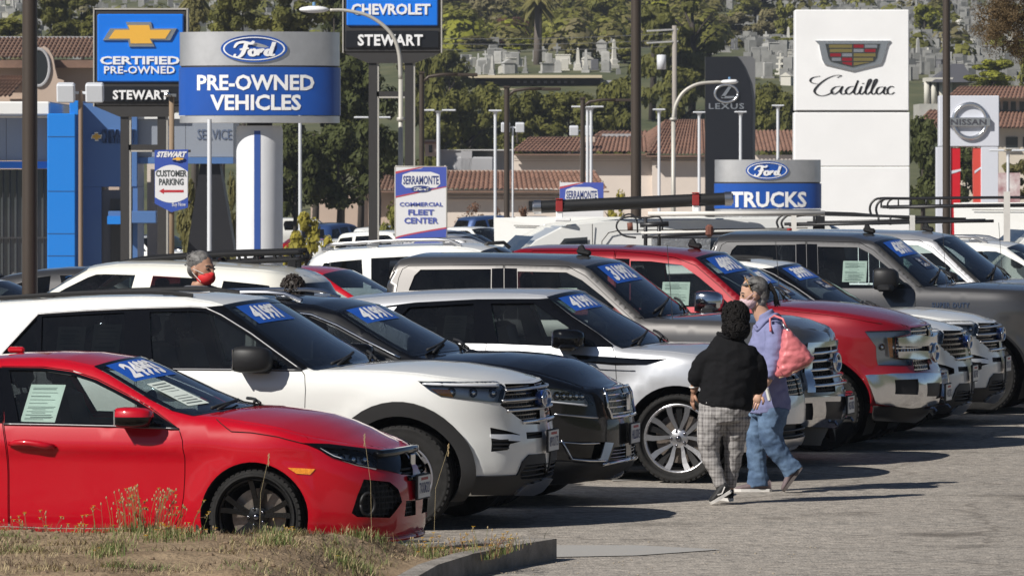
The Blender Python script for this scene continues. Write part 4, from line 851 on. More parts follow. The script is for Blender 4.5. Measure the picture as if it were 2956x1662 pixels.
def build_crossover():
 K=Car('crossover','crossover','glossy black luxury crossover with small upright chrome grille beside the white one','car','cars for sale in the front row',P_BLACK,rr=[(-5,.09),(-1.6,.07),(-1.3,.03),(-.7,.02),(-.4,.05),(.8,.07),(1.5,.05)],crown=[(-5,.02),(-3,.04),(-1.3,.045),(-.6,.03),(-.2,.06),(.6,.09),(1.1,.05),(1.5,.02)],bow=[(-5,0),(-1.9,0),(-1.314,.10),(-.6,.20),(.1,.12),(.9,0)],glass=(-1.314,-.607),cabin=(-3.6,-.64),zfront=.19,arch=.44,ztail=1.5)
 c=K.c;c['top']=[(-4.7,1.48),(-3.9,1.5),(-3.3,1.57),(-2.7,1.602)]+list(c['top']);K.sh=sh=Shape(c)
 df=[(-1.99,1.535),(-1.72,1.53),(-1.545,1.512),(-1.317,1.43),(-1.087,1.318),(-.90,1.235),(-.755,1.16),(-.74,1.0),(-.74,.7),(-.78,.5),(-.86,.33),(-1.9,.33),(-1.92,1.1)]
 dr=[(-1.995,1.535),(-1.925,1.1),(-1.905,.33),(-2.4,.33),(-2.5,.6),(-2.66,.9),(-2.75,1.15),(-2.80,1.49),(-2.4,1.525)]
 wf=[(-1.95,1.50)]+[tuple(p)for p in c['win_front'][:-1]]+[(-1.91,1.16)];wr=[(-2.04,1.50),(-2.4,1.49),(-2.72,1.46),(-2.68,1.16),(-2.0,1.16)]
 K.door(df,wf,G_PRIV);K.door(dr,wr,G_PRIV)
 K.hole(c['headlight']);K.recess('grille',c['grille'],DCHROME,.03);K.recess('lower_intake',c['vent'],GBLACK,.05,False);K.recess('air_vent',c['vent2'],DPLAST,.04)
 K.finish(.27)
 strip_on('window_trim',sh,c['chrome'],.026,CHROME,K.root,.005);strip_on('bumper_trim',sh,c['chrome_line'],.018,SATIN,K.root,.005);strip_on('bumper_trim',sh,c['vent_chrome'],.022,CHROME,K.root,.008)
 strip_on('bumper_trim',sh,[(.575,.522),(.78,.505),(.975,.502)],.014,CHROME,K.root,.006)
 K.patch('intake_blade',c['blade'],mat('blade_silver',(.45,.55,.70),.3,.9),.006,.03)
 lamp_unit(K.root,sh,c['headlight'],5,drl=[(.43,.90),(.47,.85),(.65,.832),(.88,.806)])
 mesh_grille(K.root,sh,c['grille'],CHROME,.028,.05,.006,-.004);strip_on('grille_frame',sh,c['grille'][:1]+c['grille'][4:2:-1]+[(sh.umax,.70)],.03,CHROME,K.root,.012);strip_on('grille_frame',sh,[c['grille'][0],(sh.umax,.925)],.03,CHROME,K.root,.012)
 b=MB();bx=front_at(sh,.81);b.bbox((bx+.02,0,.81),(.03,.08,.15),.012);b.build('badge',CHROME,K.root,'auto')
 K.patch('lower_lip',c['lip'],CLAD,.012,.03,True);strip_on('lip_trim',sh,[(1.0,.335),(1.2,.345),(sh.umax,.35)],.03,CHROME,K.root,.015)
 grille_bars(K.root,sh,(.38,.41,.435),poly_left(c['vent2']),DCHROME,.007,-.01)
 licence_plate(K.root,front_at(sh,.55)+.05,.56,0,'HILLSIDE')
 X=sh.S(-1.05,1.2)
 for s_ in(1,-1):side_mirror(K.root,(-1.02,s_*(X[1]-.15),1.225),(.25,.2,.15),GBLACK,1)
 cabin(K.root,sh,c,[wf,wr],-.95,-1.75,-2.5,1.17)
 roof_rails(K.root,sh,-3.5,-1.62,CHROME,.05,.022)
 four_wheels(K.root,c,'multi',.25,.25,.02)
 price_sticker(K.root,sh,-1.275,-1.09,-.84,.02,'41991')
 seat_car(K.root,c,c['contact'],c['theta']);return K
def build_coupe_suv():
 K=Car('coupe_suv','silver_suv','silver SUV with black window band and ten spoke alloy wheel behind the two women','car','cars for sale in the front row',P_SILVER,rr=[(-5,.09),(-1.5,.08),(-1.2,.03),(-.6,.02),(-.4,.05),(.8,.08),(1.5,.05)],crown=[(-5,.02),(-3,.04),(-1.2,.04),(-.5,.03),(-.1,.05),(.6,.06),(1.5,.02)],bow=[(-5,0),(-1.7,0),(-1.22,.10),(-.5,.18),(.1,.10),(.9,0)],glass=(-1.21,-.50),cabin=(-3.4,-.56),zfront=.25,arch=.455,ztail=1.45)
 c=K.c;c['top']=[(-4.6,1.42),(-3.9,1.44),(-3.4,1.50)]+list(c['top']);K.sh=sh=Shape(c)
 K.door(c['door_front'],c['win_front'],G_SIDE);K.door(c['door_rear'],c['win_rear'],G_PRIV);K.quarter(c['win_quarter'],G_PRIV)
 gr=[(1.0,.92),(sh.umax,.90),(sh.umax,.72),(1.05,.74)];lo=[(.75,.50),(sh.umax,.48),(sh.umax,.34),(.85,.36)]
 hl=[(.55,.95),(.98,.92),(1.0,.84),(.75,.84),(.6,.89)];K.hole(hl);K.recess('grille',gr,DPLAST,.03);K.recess('lower_grille',lo,DPLAST,.04)
 K.finish(.28)
 K.patch('window_band',c['band'],GBLACK,.010,.012,holes=[inset(w,.003)for w in(c['win_front'],c['win_rear'],c['win_quarter'])],step=.045)
 K.patch('wing_stripe',c['stripe'],GBLACK,.004,.006);strip_on('door_crease',sh,c['crease'],.010,DCHROME,K.root,.002)
 strip_on('flush_handle',sh,[c['handle'][0],c['handle'][1],(c['handle'][1][0],c['handle'][1][1]-.04),(c['handle'][0][0],c['handle'][0][1]-.04),c['handle'][0]],.006,DCHROME,K.root,.0005)
 K.patch('sill_cladding',[(-2.5,.29),(-.5,.29),(-.48,.36),(-2.5,.36)],GBLACK,.008,.02)
 lamp_unit(K.root,sh,hl,3);K.patch('bumper_blade',[(.70,.30),(1.1,.28),(sh.umax,.30),(sh.umax,.36),(1.1,.36),(.8,.38)],SATIN,.012,.03,True)
 mesh_grille(K.root,sh,gr,DCHROME,.05,.04,.006,-.01);grille_bars(K.root,sh,(.38,.43),lambda z:.85,BPLAST,.01,-.005)
 X=sh.S(-.9,1.22)
 for s_ in(1,-1):side_mirror(K.root,(-.925,s_*(X[1]-.16),1.228),(.27,.22,.175),GBLACK,1)
 cabin(K.root,sh,c,[c['win_front'],c['win_rear'],c['win_quarter']],-.85,-1.65,-2.4,1.17,seatm=mat('seat_leather',(.10,.105,.11),.5))
 four_wheels(K.root,c,'twin',.292,.25,.015)
 price_sticker(K.root,sh,-1.165,-1.0,-.84,.02,'41991')
 window_paper(K.root,sh,-2.10,-1.90,1.20,1.43,off=-.03);window_paper(K.root,sh,-2.32,-2.16,1.20,1.33,off=-.03)
 seat_car(K.root,c,c['contact'],c['theta']);return K
def build_pickup(spec,label,contact,num,pm,cert=False,red=False,theta=14,zs=1.0,towing=False,name='pickup_truck',group='pickup trucks for sale in the front row'):
 A=SPEC['pickup'];c0=SPEC[spec]
 over=dict(rr=[(-5.5,.05),(-3.1,.05),(-2.9,.09),(-1.5,.08),(-1.2,.03),(-.68,.025),(-.5,.05),(.8,.05),(1.7,.04)],crown=[(-5.5,.0),(-3.2,.0),(-2.9,.04),(-1.2,.045),(-.6,.03),(-.2,.05),(.6,.05),(1.7,.02)],bow=[(-5.5,0),(-3,0),(-1.9,0),(-1.2,.10),(-.64,.18),(.1,.10),(.9,0)],glass=(-1.20,-.64),cabin=(-3.0,-.68),zfront=.34,arch=.52,ztail=1.40)
 K=Car(spec,name,label,'pickup truck',group,pm,**over);c=K.c
 bed=[(-5.6,1.40),(-4.9,1.42),(-3.16,1.42)]
 if red:
  t=[(-3.10,1.44),(-3.085,1.80)]+[p for p in c['top']if p[0]>-3.08];c['top']=bed+t;c['glass']=(-1.245,-.66)
  c['valance']=[(.54,.44),(1.0,.425),(1.72,.42),(1.72,.35),(1.16,.262),(.58,.30)];wr=[(-2.83,1.38),(-2.80,1.79),(-2.74,1.825),(-2.10,1.83),(-2.06,1.36)];drp=[(-2.97,1.40),(-2.93,1.80),(-2.86,1.90),(-2.04,1.905),(-1.987,1.317),(-1.96,.60),(-2.589,.595),(-2.7,.85),(-2.92,1.07)]
  wf=c['win_front'];dfp=c['door_front']
 else:
  c['top']=bed+[(-3.10,1.43)]+list(c['top']);wr,drp,wf,dfp=c['win_rear'],c['door_rear'],c['win_front'],c['door_front']
  c['glass']=(-1.215,-.625)
 K.sh=sh=Shape(c)
 K.door(dfp,wf,G_SIDE,handle=((-1.86,1.17),(-1.60,1.16)),hm=BPLAST);K.door(drp,wr,G_PRIV,handle=((-2.80,1.17),(-2.55,1.16)),hm=BPLAST)
 K.hole(c['headlight']);K.recess('grille',c['grille'],DPLAST,.04)
 K.finish(.40,tail_u=-3.10)
 top_panel('bed_cover',sh,sh.umin+1e-3,-3.12,BPLAST,K.root)
 bk=MB();P=sh.S(np.full(6,-3.07),np.linspace(1.42,sh.ztop(-2.95)-.02,6));bk.add(np.concatenate([P,P*[1,-1,1]]),[(i,i+1,7+i,6+i)for i in range(5)]);bk.build('cab_back',pm,K.root)
 if 'pillar_b' in c:K.patch('pillar_trim',c['pillar_b'],GBLACK,.003,.004)
 if 'pillar_b2' in c:K.patch('pillar_trim',c['pillar_b2'],GBLACK,.003,.004)
 if not red:K.patch('windscreen_pillar',c['pillar_a'],DPLAST,.012,.02,step=.035)
 lamp_unit(K.root,sh,c['headlight'],3 if red else 2)
 if red:
  mesh_grille(K.root,sh,c['grille'],CHROME,.05,.04,.007,-.015)
  K.patch('grille_bar',c['bar1'],CHROME,.035,.07,True);K.patch('grille_bar',c['bar2'],CHROME,.035,.07,True)
  for mir in(False,True):panel('amber_reflector',sh,[(.74,1.09),(.80,1.085),(.80,.90),(.76,.90)],AMBER,K.root,off=-.006,mirror=mir)
  strip_on('bonnet_crease',sh,c['hoodcrease'],.012,pm,K.root,.003)
  strip_on('arch_lip',sh,[(.52*math.cos(a),.405+.52*math.sin(a))for a in np.linspace(.1,math.pi-.1,24)],.022,pm,K.root,.008)
 else:
  mesh_grille(K.root,sh,c['grille'],DPLAST,.06,.05,.008,-.02)
  grille_bars(K.root,sh,(.73,.80,.87,.95,1.02),poly_left(c['grille']),CHROME,.018,.006)
  g=c['grille'];K.patch('grille_frame',[(g[0][0]-.09,g[0][1]+.012),(sh.umax,g[1][1]+.012),(sh.umax,g[1][1]-.035),(g[0][0]+.01,g[0][1]-.035),(g[3][0]+.01,g[3][1]),(g[3][0]-.09,g[3][1])],CHROME,.02,.04,True)
  strip_on('arch_lip',sh,[(.52*math.cos(a),.405+.52*math.sin(a))for a in np.linspace(.1,math.pi-.1,24)],.03,BPLAST if towing else pm,K.root,.006)
 bp=c['bumper']
 K.patch('bumper',bp,CHROME,.06,.10,True,[c['fog'],c['pad']])
 K.patch('fog_recess',c['fog'],DPLAST,.03,.02);K.patch('tow_pad',c['pad'],BPLAST,.055,.04,True);K.patch('front_valance',c['valance'],CLAD,.02,.05,True)
 bx=front_at(sh,.95);b=MB();M=Matrix.Translation((bx+.05,0,.92 if red else .92))@Matrix.Rotation(math.pi/2,4,'Y');b.lathe([(.001,.004),(1,.004),(1,-.01)],24,M@Matrix.Diagonal((.075,.15,1,1)))
 b.build('badge',mat('badge_blue',(.01,.03,.14),.15,coat=1),K.root,True);b=MB();b.tube([M@Vector((.080*math.cos(a),.158*math.sin(a),.0))for a in np.linspace(0,2*math.pi,25)],.018,6);b.build('badge_ring',CHROME,K.root,True)
 licence_plate(K.root,front_at(sh,.54)+.10,.54,0,'96310R2' if not red else '41827K1')
 hk=MB()
 for s_ in(1,-1):hk.tube([(front_at(sh,.42)-.1,s_*.40,.40),(front_at(sh,.42)+.08,s_*.40,.40),(front_at(sh,.42)+.10,s_*.40,.37)],.014)
 hk.build('tow_hook',DCHROME,K.root)
 X=sh.S(-1.0,1.4)
 for s_ in(1,-1):
  if towing:side_mirror(K.root,(-1.00,s_*(X[1]-.24),1.42),(.27,.25,.24),BPLAST,1,arm=.2)
  elif red:side_mirror(K.root,(-1.02,s_*(X[1]-.20),1.42),(.26,.24,.22),CHROME,1)
  else:side_mirror(K.root,(-.98,s_*(X[1]-.18),1.36),(.22,.22,.20),BPLAST,1)
 cabin(K.root,sh,c,[wf,wr],-.85,-1.75,-2.55,1.33,seatm=mat('seat_cloth',(.045,.045,.047),.8))
 an=MB();q=top_pt(sh,-1.45,-.1);an.bbox((q[0],q[1],q[2]+.03),(.14,.05,.06),.02,ry=.2);an.bbox((q[0]-.02,q[1],q[2]+.06),(.06,.03,.07),.012,ry=-.5);an.build('aerial_fin',BPLAST,K.root,'auto')
 wp=MB();q=sh.S(-.38,1.30);wp.tube([(q[0],q[1]+.10,1.33),(q[0]-.05,q[1]+.10,2.0)],.0035,4);wp.build('whip_aerial',DPLAST,K.root)
 four_wheels(K.root,c,'six' if red else 'multi',.255,.28,.02)
 ua=c['glass'][0]
 if num:price_sticker(K.root,sh,ua+.045,ua+.235,-.82,.02,num,cert)
 window_paper(K.root,sh,-1.55,-1.28,1.40,1.62,off=-.05)
 if towing:text_obj('wing_badge','SUPER DUTY',lambda a,b:tuple(sh.S(-.52+.42*a,1.12+.055*b)+np.array([0,-.008,0])),DCHROME,K.root,bold=.03,spacing=1.2)
 seat_car(K.root,c,contact,theta,zs);return K
hatch=build_hatch()
suv_a=build_suv('white SUV with black wheel arch mouldings and price 41997 just behind the red hatchback',SPEC['suv']['contact'],'41997')
crossover=build_crossover()
coupe_suv=build_coupe_suv()
truck_a=build_pickup('pickup','grey crew cab pickup truck priced 31992 between silver SUV and red truck',SPEC['pickup']['contact'],'31992',P_GREY)
truck_b=build_pickup('pickup_red','dark red crew cab pickup truck with chrome bumper and price 48992',SPEC['pickup_red']['contact'],'48992',P_RED2,True,True)
suv_b=build_suv('white SUV priced 35997 with honeycomb grille directly beyond the red pickup truck',(2500,1268),'35997',1,True,group='cars for sale in the front row')
suv_c=build_suv('white SUV priced 39997 with chrome bar grille, the farthest white one in the front row',(2612,1231),'39997',0,True)
truck_c=build_pickup('pickup','dark grey heavy duty pickup truck priced 43997 with large black towing mirror',(2826,1195),'43997',P_DGREY,True,False,zs=1.045,towing=True)
truck_d=build_pickup('pickup','light silver pickup truck without a price partly hidden by the dark grey truck',(2985,1165),None,P_LSILVER,zs=1.04)
# ---------------------------------------------------------------- signs, poles and buildings beyond the cars
K_=1.1475
def dp(px,py,Y):return at(px*K_,py*K_,Y)
def mpp(Y):return Y/FPX*K_
class Thing:
 def __init__(s,name,label,cat,base,group=None):
  s.base=Vector(base);s.root=empty(name,base,0,label,cat,group)
 def adopt(s,o):
  o.parent=s.root;o.matrix_parent_inverse=Matrix.Translation(-s.base);KIDS.setdefault(s.root.name,[]).append(o);return o
 def mb(s,name,mb,m,smooth=False):return s.adopt(mb.build(name,m,None,smooth))
 def mesh(s,name,v,f,m,smooth=False):return s.adopt(mesh_obj(name,v,f,m,None,smooth))
 def text(s,name,t,fn,m,bold=0.,shear=0.,spacing=1.,thick=None):return s.adopt(text_obj(name,t,fn,m,None,bold,shear,spacing,thick))
def catmull(pts,n=8):
 P=[np.array(p,float)for p in pts];P=[2*P[0]-P[1]]+P+[2*P[-1]-P[-2]];o=[]
 for i in range(1,len(P)-2):
  for k in range(n):
   t=k/n;o.append(.5*((2*P[i])+(-P[i-1]+P[i+1])*t+(2*P[i-1]-5*P[i]+4*P[i+1]-P[i+2])*t*t+(-P[i-1]+3*P[i]-3*P[i+1]+P[i+2])*t**3))
 o.append(P[-2]);return np.array(o)
def ribbon(strokes,w,fn,n=8):
 """pen strokes turned into flat letters: each stroke a list of (x, y[, width factor])"""
 v=[];f=[]
 for st in strokes:
  st=[tuple(p)if len(p)==3 else(p[0],p[1],1.0)for p in st];C=catmull(st,n);m=len(C);b=len(v)
  for i in range(m):
   t=C[min(i+1,m-1)][:2]-C[max(i-1,0)][:2];l=np.hypot(*t)+1e-9;nn=np.array([-t[1],t[0]])/l*w*C[i][2]/2
   v.append(fn(*(C[i][:2]+nn)));v.append(fn(*(C[i][:2]-nn)))
  f+=[(b+2*i,b+2*i+1,b+2*i+3,b+2*i+2)for i in range(m-1)]
 return v,f
FORD=[[(.02,.62,.6),(.10,.80,1),(.25,.86,1.2),(.42,.80,1.2),(.50,.90,.8)],[(.32,.82,1.2),(.28,.60,1.3),(.22,.36,1.2),(.12,.22,1),(.03,.26,.8),(.05,.36,.6)],[(.16,.54,.8),(.28,.58,1),(.38,.60,.8)],[(.47,.56,1),(.40,.46,1.2),(.42,.32,1.2),(.50,.30,1),(.55,.42,1.2),(.52,.54,1),(.47,.56,.8)],[(.58,.30,1),(.63,.54,1.2),(.65,.44,1),(.70,.55,1),(.75,.52,.8)],[(.90,.54,.8),(.82,.52,1.1),(.78,.38,1.2),(.83,.30,1),(.90,.40,1),(.99,.86,1.2)],[(.95,.66,1.2),(.90,.36,1.2),(.96,.30,.9),(1.0,.36,.5)]]
CADI=[[(.09,.62,.6),(.03,.66,.8),(.0,.76,1),(.03,.90,1),(.12,.97,.7)],[(.32,.90,.8),(.37,.99,.7),(.30,1.0,.8),(.20,.86,1),(.10,.58,1.2),(.05,.30,1.2),(.10,.12,1.1),(.18,.12,1),(.28,.28,.8)],[(.36,.52,.8),(.29,.48,1),(.25,.30,1.1),(.28,.17,1),(.34,.30,.8),(.385,.52,1)],[(.385,.52,1),(.36,.26,1.1),(.39,.17,.9),(.44,.26,.7)],[(.52,.52,.8),(.46,.48,1),(.42,.30,1.1),(.45,.17,1),(.51,.32,.8),(.56,.70,1),(.565,.78,1)],[(.55,.62,1),(.52,.26,1.1),(.55,.17,.9),(.60,.32,.7)],[(.61,.52,1),(.585,.26,1.1),(.61,.17,.9),(.66,.34,.7)],[(.625,.63,1.2),(.63,.66,1.2)],[(.66,.34,.7),(.72,.74,.9),(.715,.84,.8),(.69,.74,1),(.655,.28,1.1),(.68,.17,.9),(.73,.34,.7)],[(.73,.34,.7),(.79,.74,.9),(.785,.84,.8),(.76,.74,1),(.725,.28,1.1),(.75,.17,.9),(.79,.28,.7)],[(.87,.50,.8),(.81,.46,1),(.785,.28,1.1),(.81,.17,1),(.86,.30,.8),(.89,.50,1)],[(.89,.50,1),(.87,.26,1.1),(.89,.17,.9),(.93,.26,.7)],[(.99,.48,1.1),(.96,.52,.9),(.92,.40,1.1),(.92,.22,1),(.96,.17,.9),(1.0,.26,.7)]]
STEEL=mat('brushed_steel',(.60,.60,.60),.42,.8,var=(3,.08));SIGNBLUE=mat('sign_blue',(.008,.075,.36),.35,coat=.4,var=(.9,.10));CHEVBLUE=mat('sign_bright_blue',(.006,.17,.72),.3,coat=.4)
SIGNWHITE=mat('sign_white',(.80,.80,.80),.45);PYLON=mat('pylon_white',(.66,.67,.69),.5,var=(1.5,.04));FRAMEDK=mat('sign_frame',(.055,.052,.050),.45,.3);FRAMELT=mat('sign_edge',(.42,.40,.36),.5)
BLACKP=mat('sign_black',(.012,.013,.016),.35);GOLD=mat('bowtie_gold',(.85,.47,.07),.35,.15);SILV=mat('emblem_silver',(.66,.67,.69),.22,.9);GREENISH=mat('drab',(.2,.2,.18),.8)
def oval_badge(T,fn,name='oval_badge'):
 """fn(x, y) with the oval spanning -1..1 in both"""
 n=40;A=[2*math.pi*k/n for k in range(n)]
 def disc(r,e):return[fn(r*math.cos(a),(1-(1-r)*1.9)*math.sin(a),e)for a in A],[tuple(range(n))]
 v,f=disc(1.0,.03);v2=[fn(1.0*math.cos(a),math.sin(a),-.02)for a in A]
 T.mesh(name,v+v2,f+[(i,(i+1)%n,n+(i+1)%n,n+i)for i in range(n)],SIGNBLUE)
 a1=[fn(.93*math.cos(a),.87*math.sin(a),.035)for a in A];a2=[fn(.885*math.cos(a),.80*math.sin(a),.035)for a in A]
 T.mesh('oval_ring',a1+a2,[(i,(i+1)%n,n+(i+1)%n,n+i)for i in range(n)],SIGNWHITE)
 v,f=ribbon(FORD,.085,lambda x,y:fn(-.62+1.24*x,-1.02+1.75*y,.04));T.mesh('script_lettering',v,f,SIGNWHITE)
def curved_sign(name,label,Y,x0,x1,ytop,yseam,yblue,ybot,lines,oval,base_z,pillar=None,group=None):
 m=mpp(Y);xc=(x0+x1)/2;hw=(x1-x0)/2*m;C=dp(xc,ytop,Y);X0=C.x;dep=hw*.42;Yc=Y+dep
 T=Thing(name,label,'sign',(X0,Yc,base_z),group)
 def sec(z0,z1,k):
  n=36;v=[];A=[math.pi+math.pi*i/n for i in range(n+1)]
  for z in(z0,z1):
   for a in A:v.append((X0+hw*k*math.cos(a),Yc+dep*k*math.sin(a),z))
   for a in A[::-1][1:-1]:v.append((X0+hw*k*math.cos(a),Yc-dep*.55*k*math.sin(a),z))
  q=len(v)//2;return v,[(i,(i+1)%q,q+(i+1)%q,q+i)for i in range(q)]+[tuple(range(q))[::-1],tuple(range(q,2*q))]
 zt,zs,zb,ze=(dp(xc,p,Y).z for p in(ytop,yseam,yblue,ybot))
 for nm,a,b,k,mt in(('metal_band',zs+.02,zt,1.0,STEEL),('blue_panel',zb,zs-.02,1.012,SIGNBLUE),('base_trim',ze,zb-.015,1.0,STEEL),('seam',zs-.02,zs+.02,.985,FRAMEDK)):
  v,f=sec(a,b,k);o=T.mesh(nm,v,f,mt,True);e=o.data.polygons;e[-1].use_smooth=False;e[-2].use_smooth=False
  bm=bmesh.new();bm.from_mesh(o.data)
  for ed in bm.edges:
   if len(ed.link_faces)==2 and ed.calc_face_angle(0)>.6:ed.smooth=False
  bm.to_mesh(o.data);bm.free()
 def cyl(px,py,e):
  x=(px-xc)*m;a=math.acos(max(-1,min(1,x/hw)));k=1.012
  return(X0+x,Yc-dep*k*math.sin(a)-e-.004,dp(px,py,Y).z)
 for(t,a0,a1,b0,b1)in lines:T.text('lettering',t,lambda a,b:cyl(a0+(a1-a0)*a,b1+(b0-b1)*b,.012),SIGNWHITE,bold=.030)
 ox,oy,rx,ry=oval;oval_badge(T,lambda x,y,e:cyl(ox+rx*x,oy-ry*y,e))
 if pillar:
  a0,a1,pt,bx0,bx1=pillar;pc=(a0+a1)/2;r=(a1-a0)/2*m;PX=dp(pc,pt,Y).x;z1=dp(pc,pt,Y).z
  mb=MB();M=Matrix.Translation((PX,Yc,0));mb.lathe([(r*.94,z1+.0),(r,z1-.10),(r,base_z)],40,M);mb.lathe([(.001,z1),(r*.94,z1)],40,M);T.mb('pillar',mb,PYLON,'auto')
  cap=MB();cap.lathe([(r*.55,z1),(r*.55,ze+.01)],24,M);T.mb('pillar_neck',cap,FRAMEDK,True)
  st=MB()
  def sx(px,e):
   x=(px-pc)*m;return(PX+x,Yc-math.sqrt(max(0,r*r-x*x))-e)
  L_=sx(bx0,.006);R_=sx(bx1,.006);st.add([(*L_,z1-.12),(*R_,z1-.12),(*R_,base_z),(*L_,base_z)],[(0,1,2,3)]);T.mb('blue_stripe',st,mat('stripe_blue',(.03,.08,.30),.4))
 return T
GZ=lambda x,y:gz(x,y)
curved_sign('dealer_sign','curved blue and steel sign on white pillar reading PRE-OWNED VEHICLES',125,447,852,80,167,290,309,[('PRE-OWNED',494,790,188,228),('VEHICLES',528,757,238,278)],(639,123,84,34),-.4,(590,708,316,638,654))
curved_sign('dealer_sign','low curved blue and steel sign reading TRUCKS in front of white tower sign',150,1800,2068,402,460,525,545,[('TRUCKS',1838,2030,482,522)],(1930,429,54,23),-.9,(1880,1985,546,1925,1936))
def bowtie(T,cx,cy,w,h,Y,e=.06,sm=SILV):
 """gold cross emblem with a bevelled silver border; centre and size in picture units"""
 def P(k):
  a=[(-.5,-.24),(-.16,-.24),(-.16+.015,-.5),(.2,-.5),(.16,-.24),(.41,-.24),(.5,.24),(.17,.24),(.15,.5),(-.19,.5),(-.16,.24),(-.40,.24)]
  return[(x*k[0]+(k[2]if x>0 else-k[2]),y*k[1]+(k[2]if y>0 else-k[2])*.0)for x,y in a]
 def put(poly,y0,y1,m,nm):
  n=len(poly);v=[dp(cx+x*w,cy-y*h,Y)for x,y in poly];a=[(p.x,y0,p.z)for p in v];b=[(p.x,y1,p.z)for p in v]
  f=[tuple(range(n))]+[(i,(i+1)%n,n+(i+1)%n,n+i)for i in range(n)];T.mesh(nm,a+b,f,m)
 put(P((1,1,0)),Y-e*.6,Y+.02,sm,'emblem_border');put(P((.84,.74,0)),Y-e,Y-e*.5,GOLD,'emblem')
def rect_box(px0,py0,px1,py1,Y,y0,y1,b=.0):
 a=dp(px0,py1,Y);c=dp(px1,py0,Y);mb=MB()
 (mb.bbox if b else mb.box)(((a.x+c.x)/2,(y0+y1)/2,(a.z+c.z)/2),(c.x-a.x,y1-y0,c.z-a.z),*([b]if b else[]));return mb
def flat_text(T,t,x0,x1,y0,y1,Y,m,bold=.02,shear=0,spacing=1.,e=.0,thick=.03,name='lettering'):
 def fn(a,b):p=dp(x0+(x1-x0)*a,y1+(y0-y1)*b,Y);return(p.x,Y-e,p.z)
 return T.text(name,t,fn,m,bold,shear,spacing,(0,-thick,0)if thick else None)
def chev_sign(label,Y,x0,x1,ytop,yb0,yb1,ybl0,ybl1,ybot,posts,lines,tie,crossbars,zbase):
 m=mpp(Y);T=Thing('dealer_sign',label,'sign',dp((x0+x1)/2,700,Y)*1 if False else(dp((x0+x1)/2,ytop,Y).x,Y+.3,zbase))
 mb=rect_box(x0,ytop,x1,ybot,Y,Y+.05,Y+.55,.04);T.mb('cabinet',mb,FRAMEDK)
 ed=MB()
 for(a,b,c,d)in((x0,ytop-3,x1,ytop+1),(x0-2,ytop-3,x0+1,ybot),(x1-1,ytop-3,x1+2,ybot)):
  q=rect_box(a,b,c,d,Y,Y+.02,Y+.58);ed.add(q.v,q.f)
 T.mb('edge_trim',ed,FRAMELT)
 T.mb('blue_face',rect_box(x0+9,yb0,x1-8,yb1,Y,Y-.02,Y+.1,.03),CHEVBLUE);T.mb('name_panel',rect_box(x0+6,ybl0,x1-6,ybl1,Y,Y-.0,Y+.1,.02),BLACKP)
 sh_=MB();n=dp(posts[0],ybot,Y);
 a,b,c,d=dp(x0+2,ybot,Y),dp(x1-2,ybot,Y),dp(posts[1]+14,ybot+26,Y),dp(posts[0]-12,ybot+26,Y)
 sh_.add([(q.x,yy,q.z)for yy in(Y+.08,Y+.5)for q in(a,b,c,d)],[(0,1,2,3),(7,6,5,4),(0,3,7,4),(1,5,6,2),(3,2,6,7),(0,4,5,1)]);T.mb('tapered_neck',sh_,FRAMEDK)
 zt=dp(0,ybot+20,Y).z
 for px in posts:
  x=dp(px,0,Y).x;w=20*m;p=MB();p.box((x,Y+.3,(zt+zbase)/2),(w,.34,zt-zbase));T.mb('post',p,FRAMEDK)
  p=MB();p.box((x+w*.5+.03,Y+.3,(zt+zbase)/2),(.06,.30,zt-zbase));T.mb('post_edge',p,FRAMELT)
 for(y0,y1)in crossbars:
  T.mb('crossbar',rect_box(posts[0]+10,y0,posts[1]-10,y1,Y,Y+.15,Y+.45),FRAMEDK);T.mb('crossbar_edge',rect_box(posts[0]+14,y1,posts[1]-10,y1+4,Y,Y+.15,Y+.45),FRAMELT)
 if tie:bowtie(T,*tie,Y-.03)
 for(t,a0,a1,b0,b1,bold,sp_)in lines:flat_text(T,t,a0,a1,b0,b1,Y-.02,SIGNWHITE,bold,0,sp_,0,.03)
 return T
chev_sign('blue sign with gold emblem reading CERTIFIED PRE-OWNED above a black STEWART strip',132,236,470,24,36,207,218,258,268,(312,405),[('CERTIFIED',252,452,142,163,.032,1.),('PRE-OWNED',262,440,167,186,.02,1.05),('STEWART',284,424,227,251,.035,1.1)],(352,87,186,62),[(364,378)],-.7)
chev_sign('tall blue sign reading CHEVROLET above a black STEWART strip, cut by the picture top',140,863,1110,-150,-140,66,78,122,133,(937,1028),[('CHEVROLET',884,1083,10,38,.035,1.),('STEWART',900,1064,87,116,.035,1.1)],(980,-60,190,66),[(230,243)],-1.0)
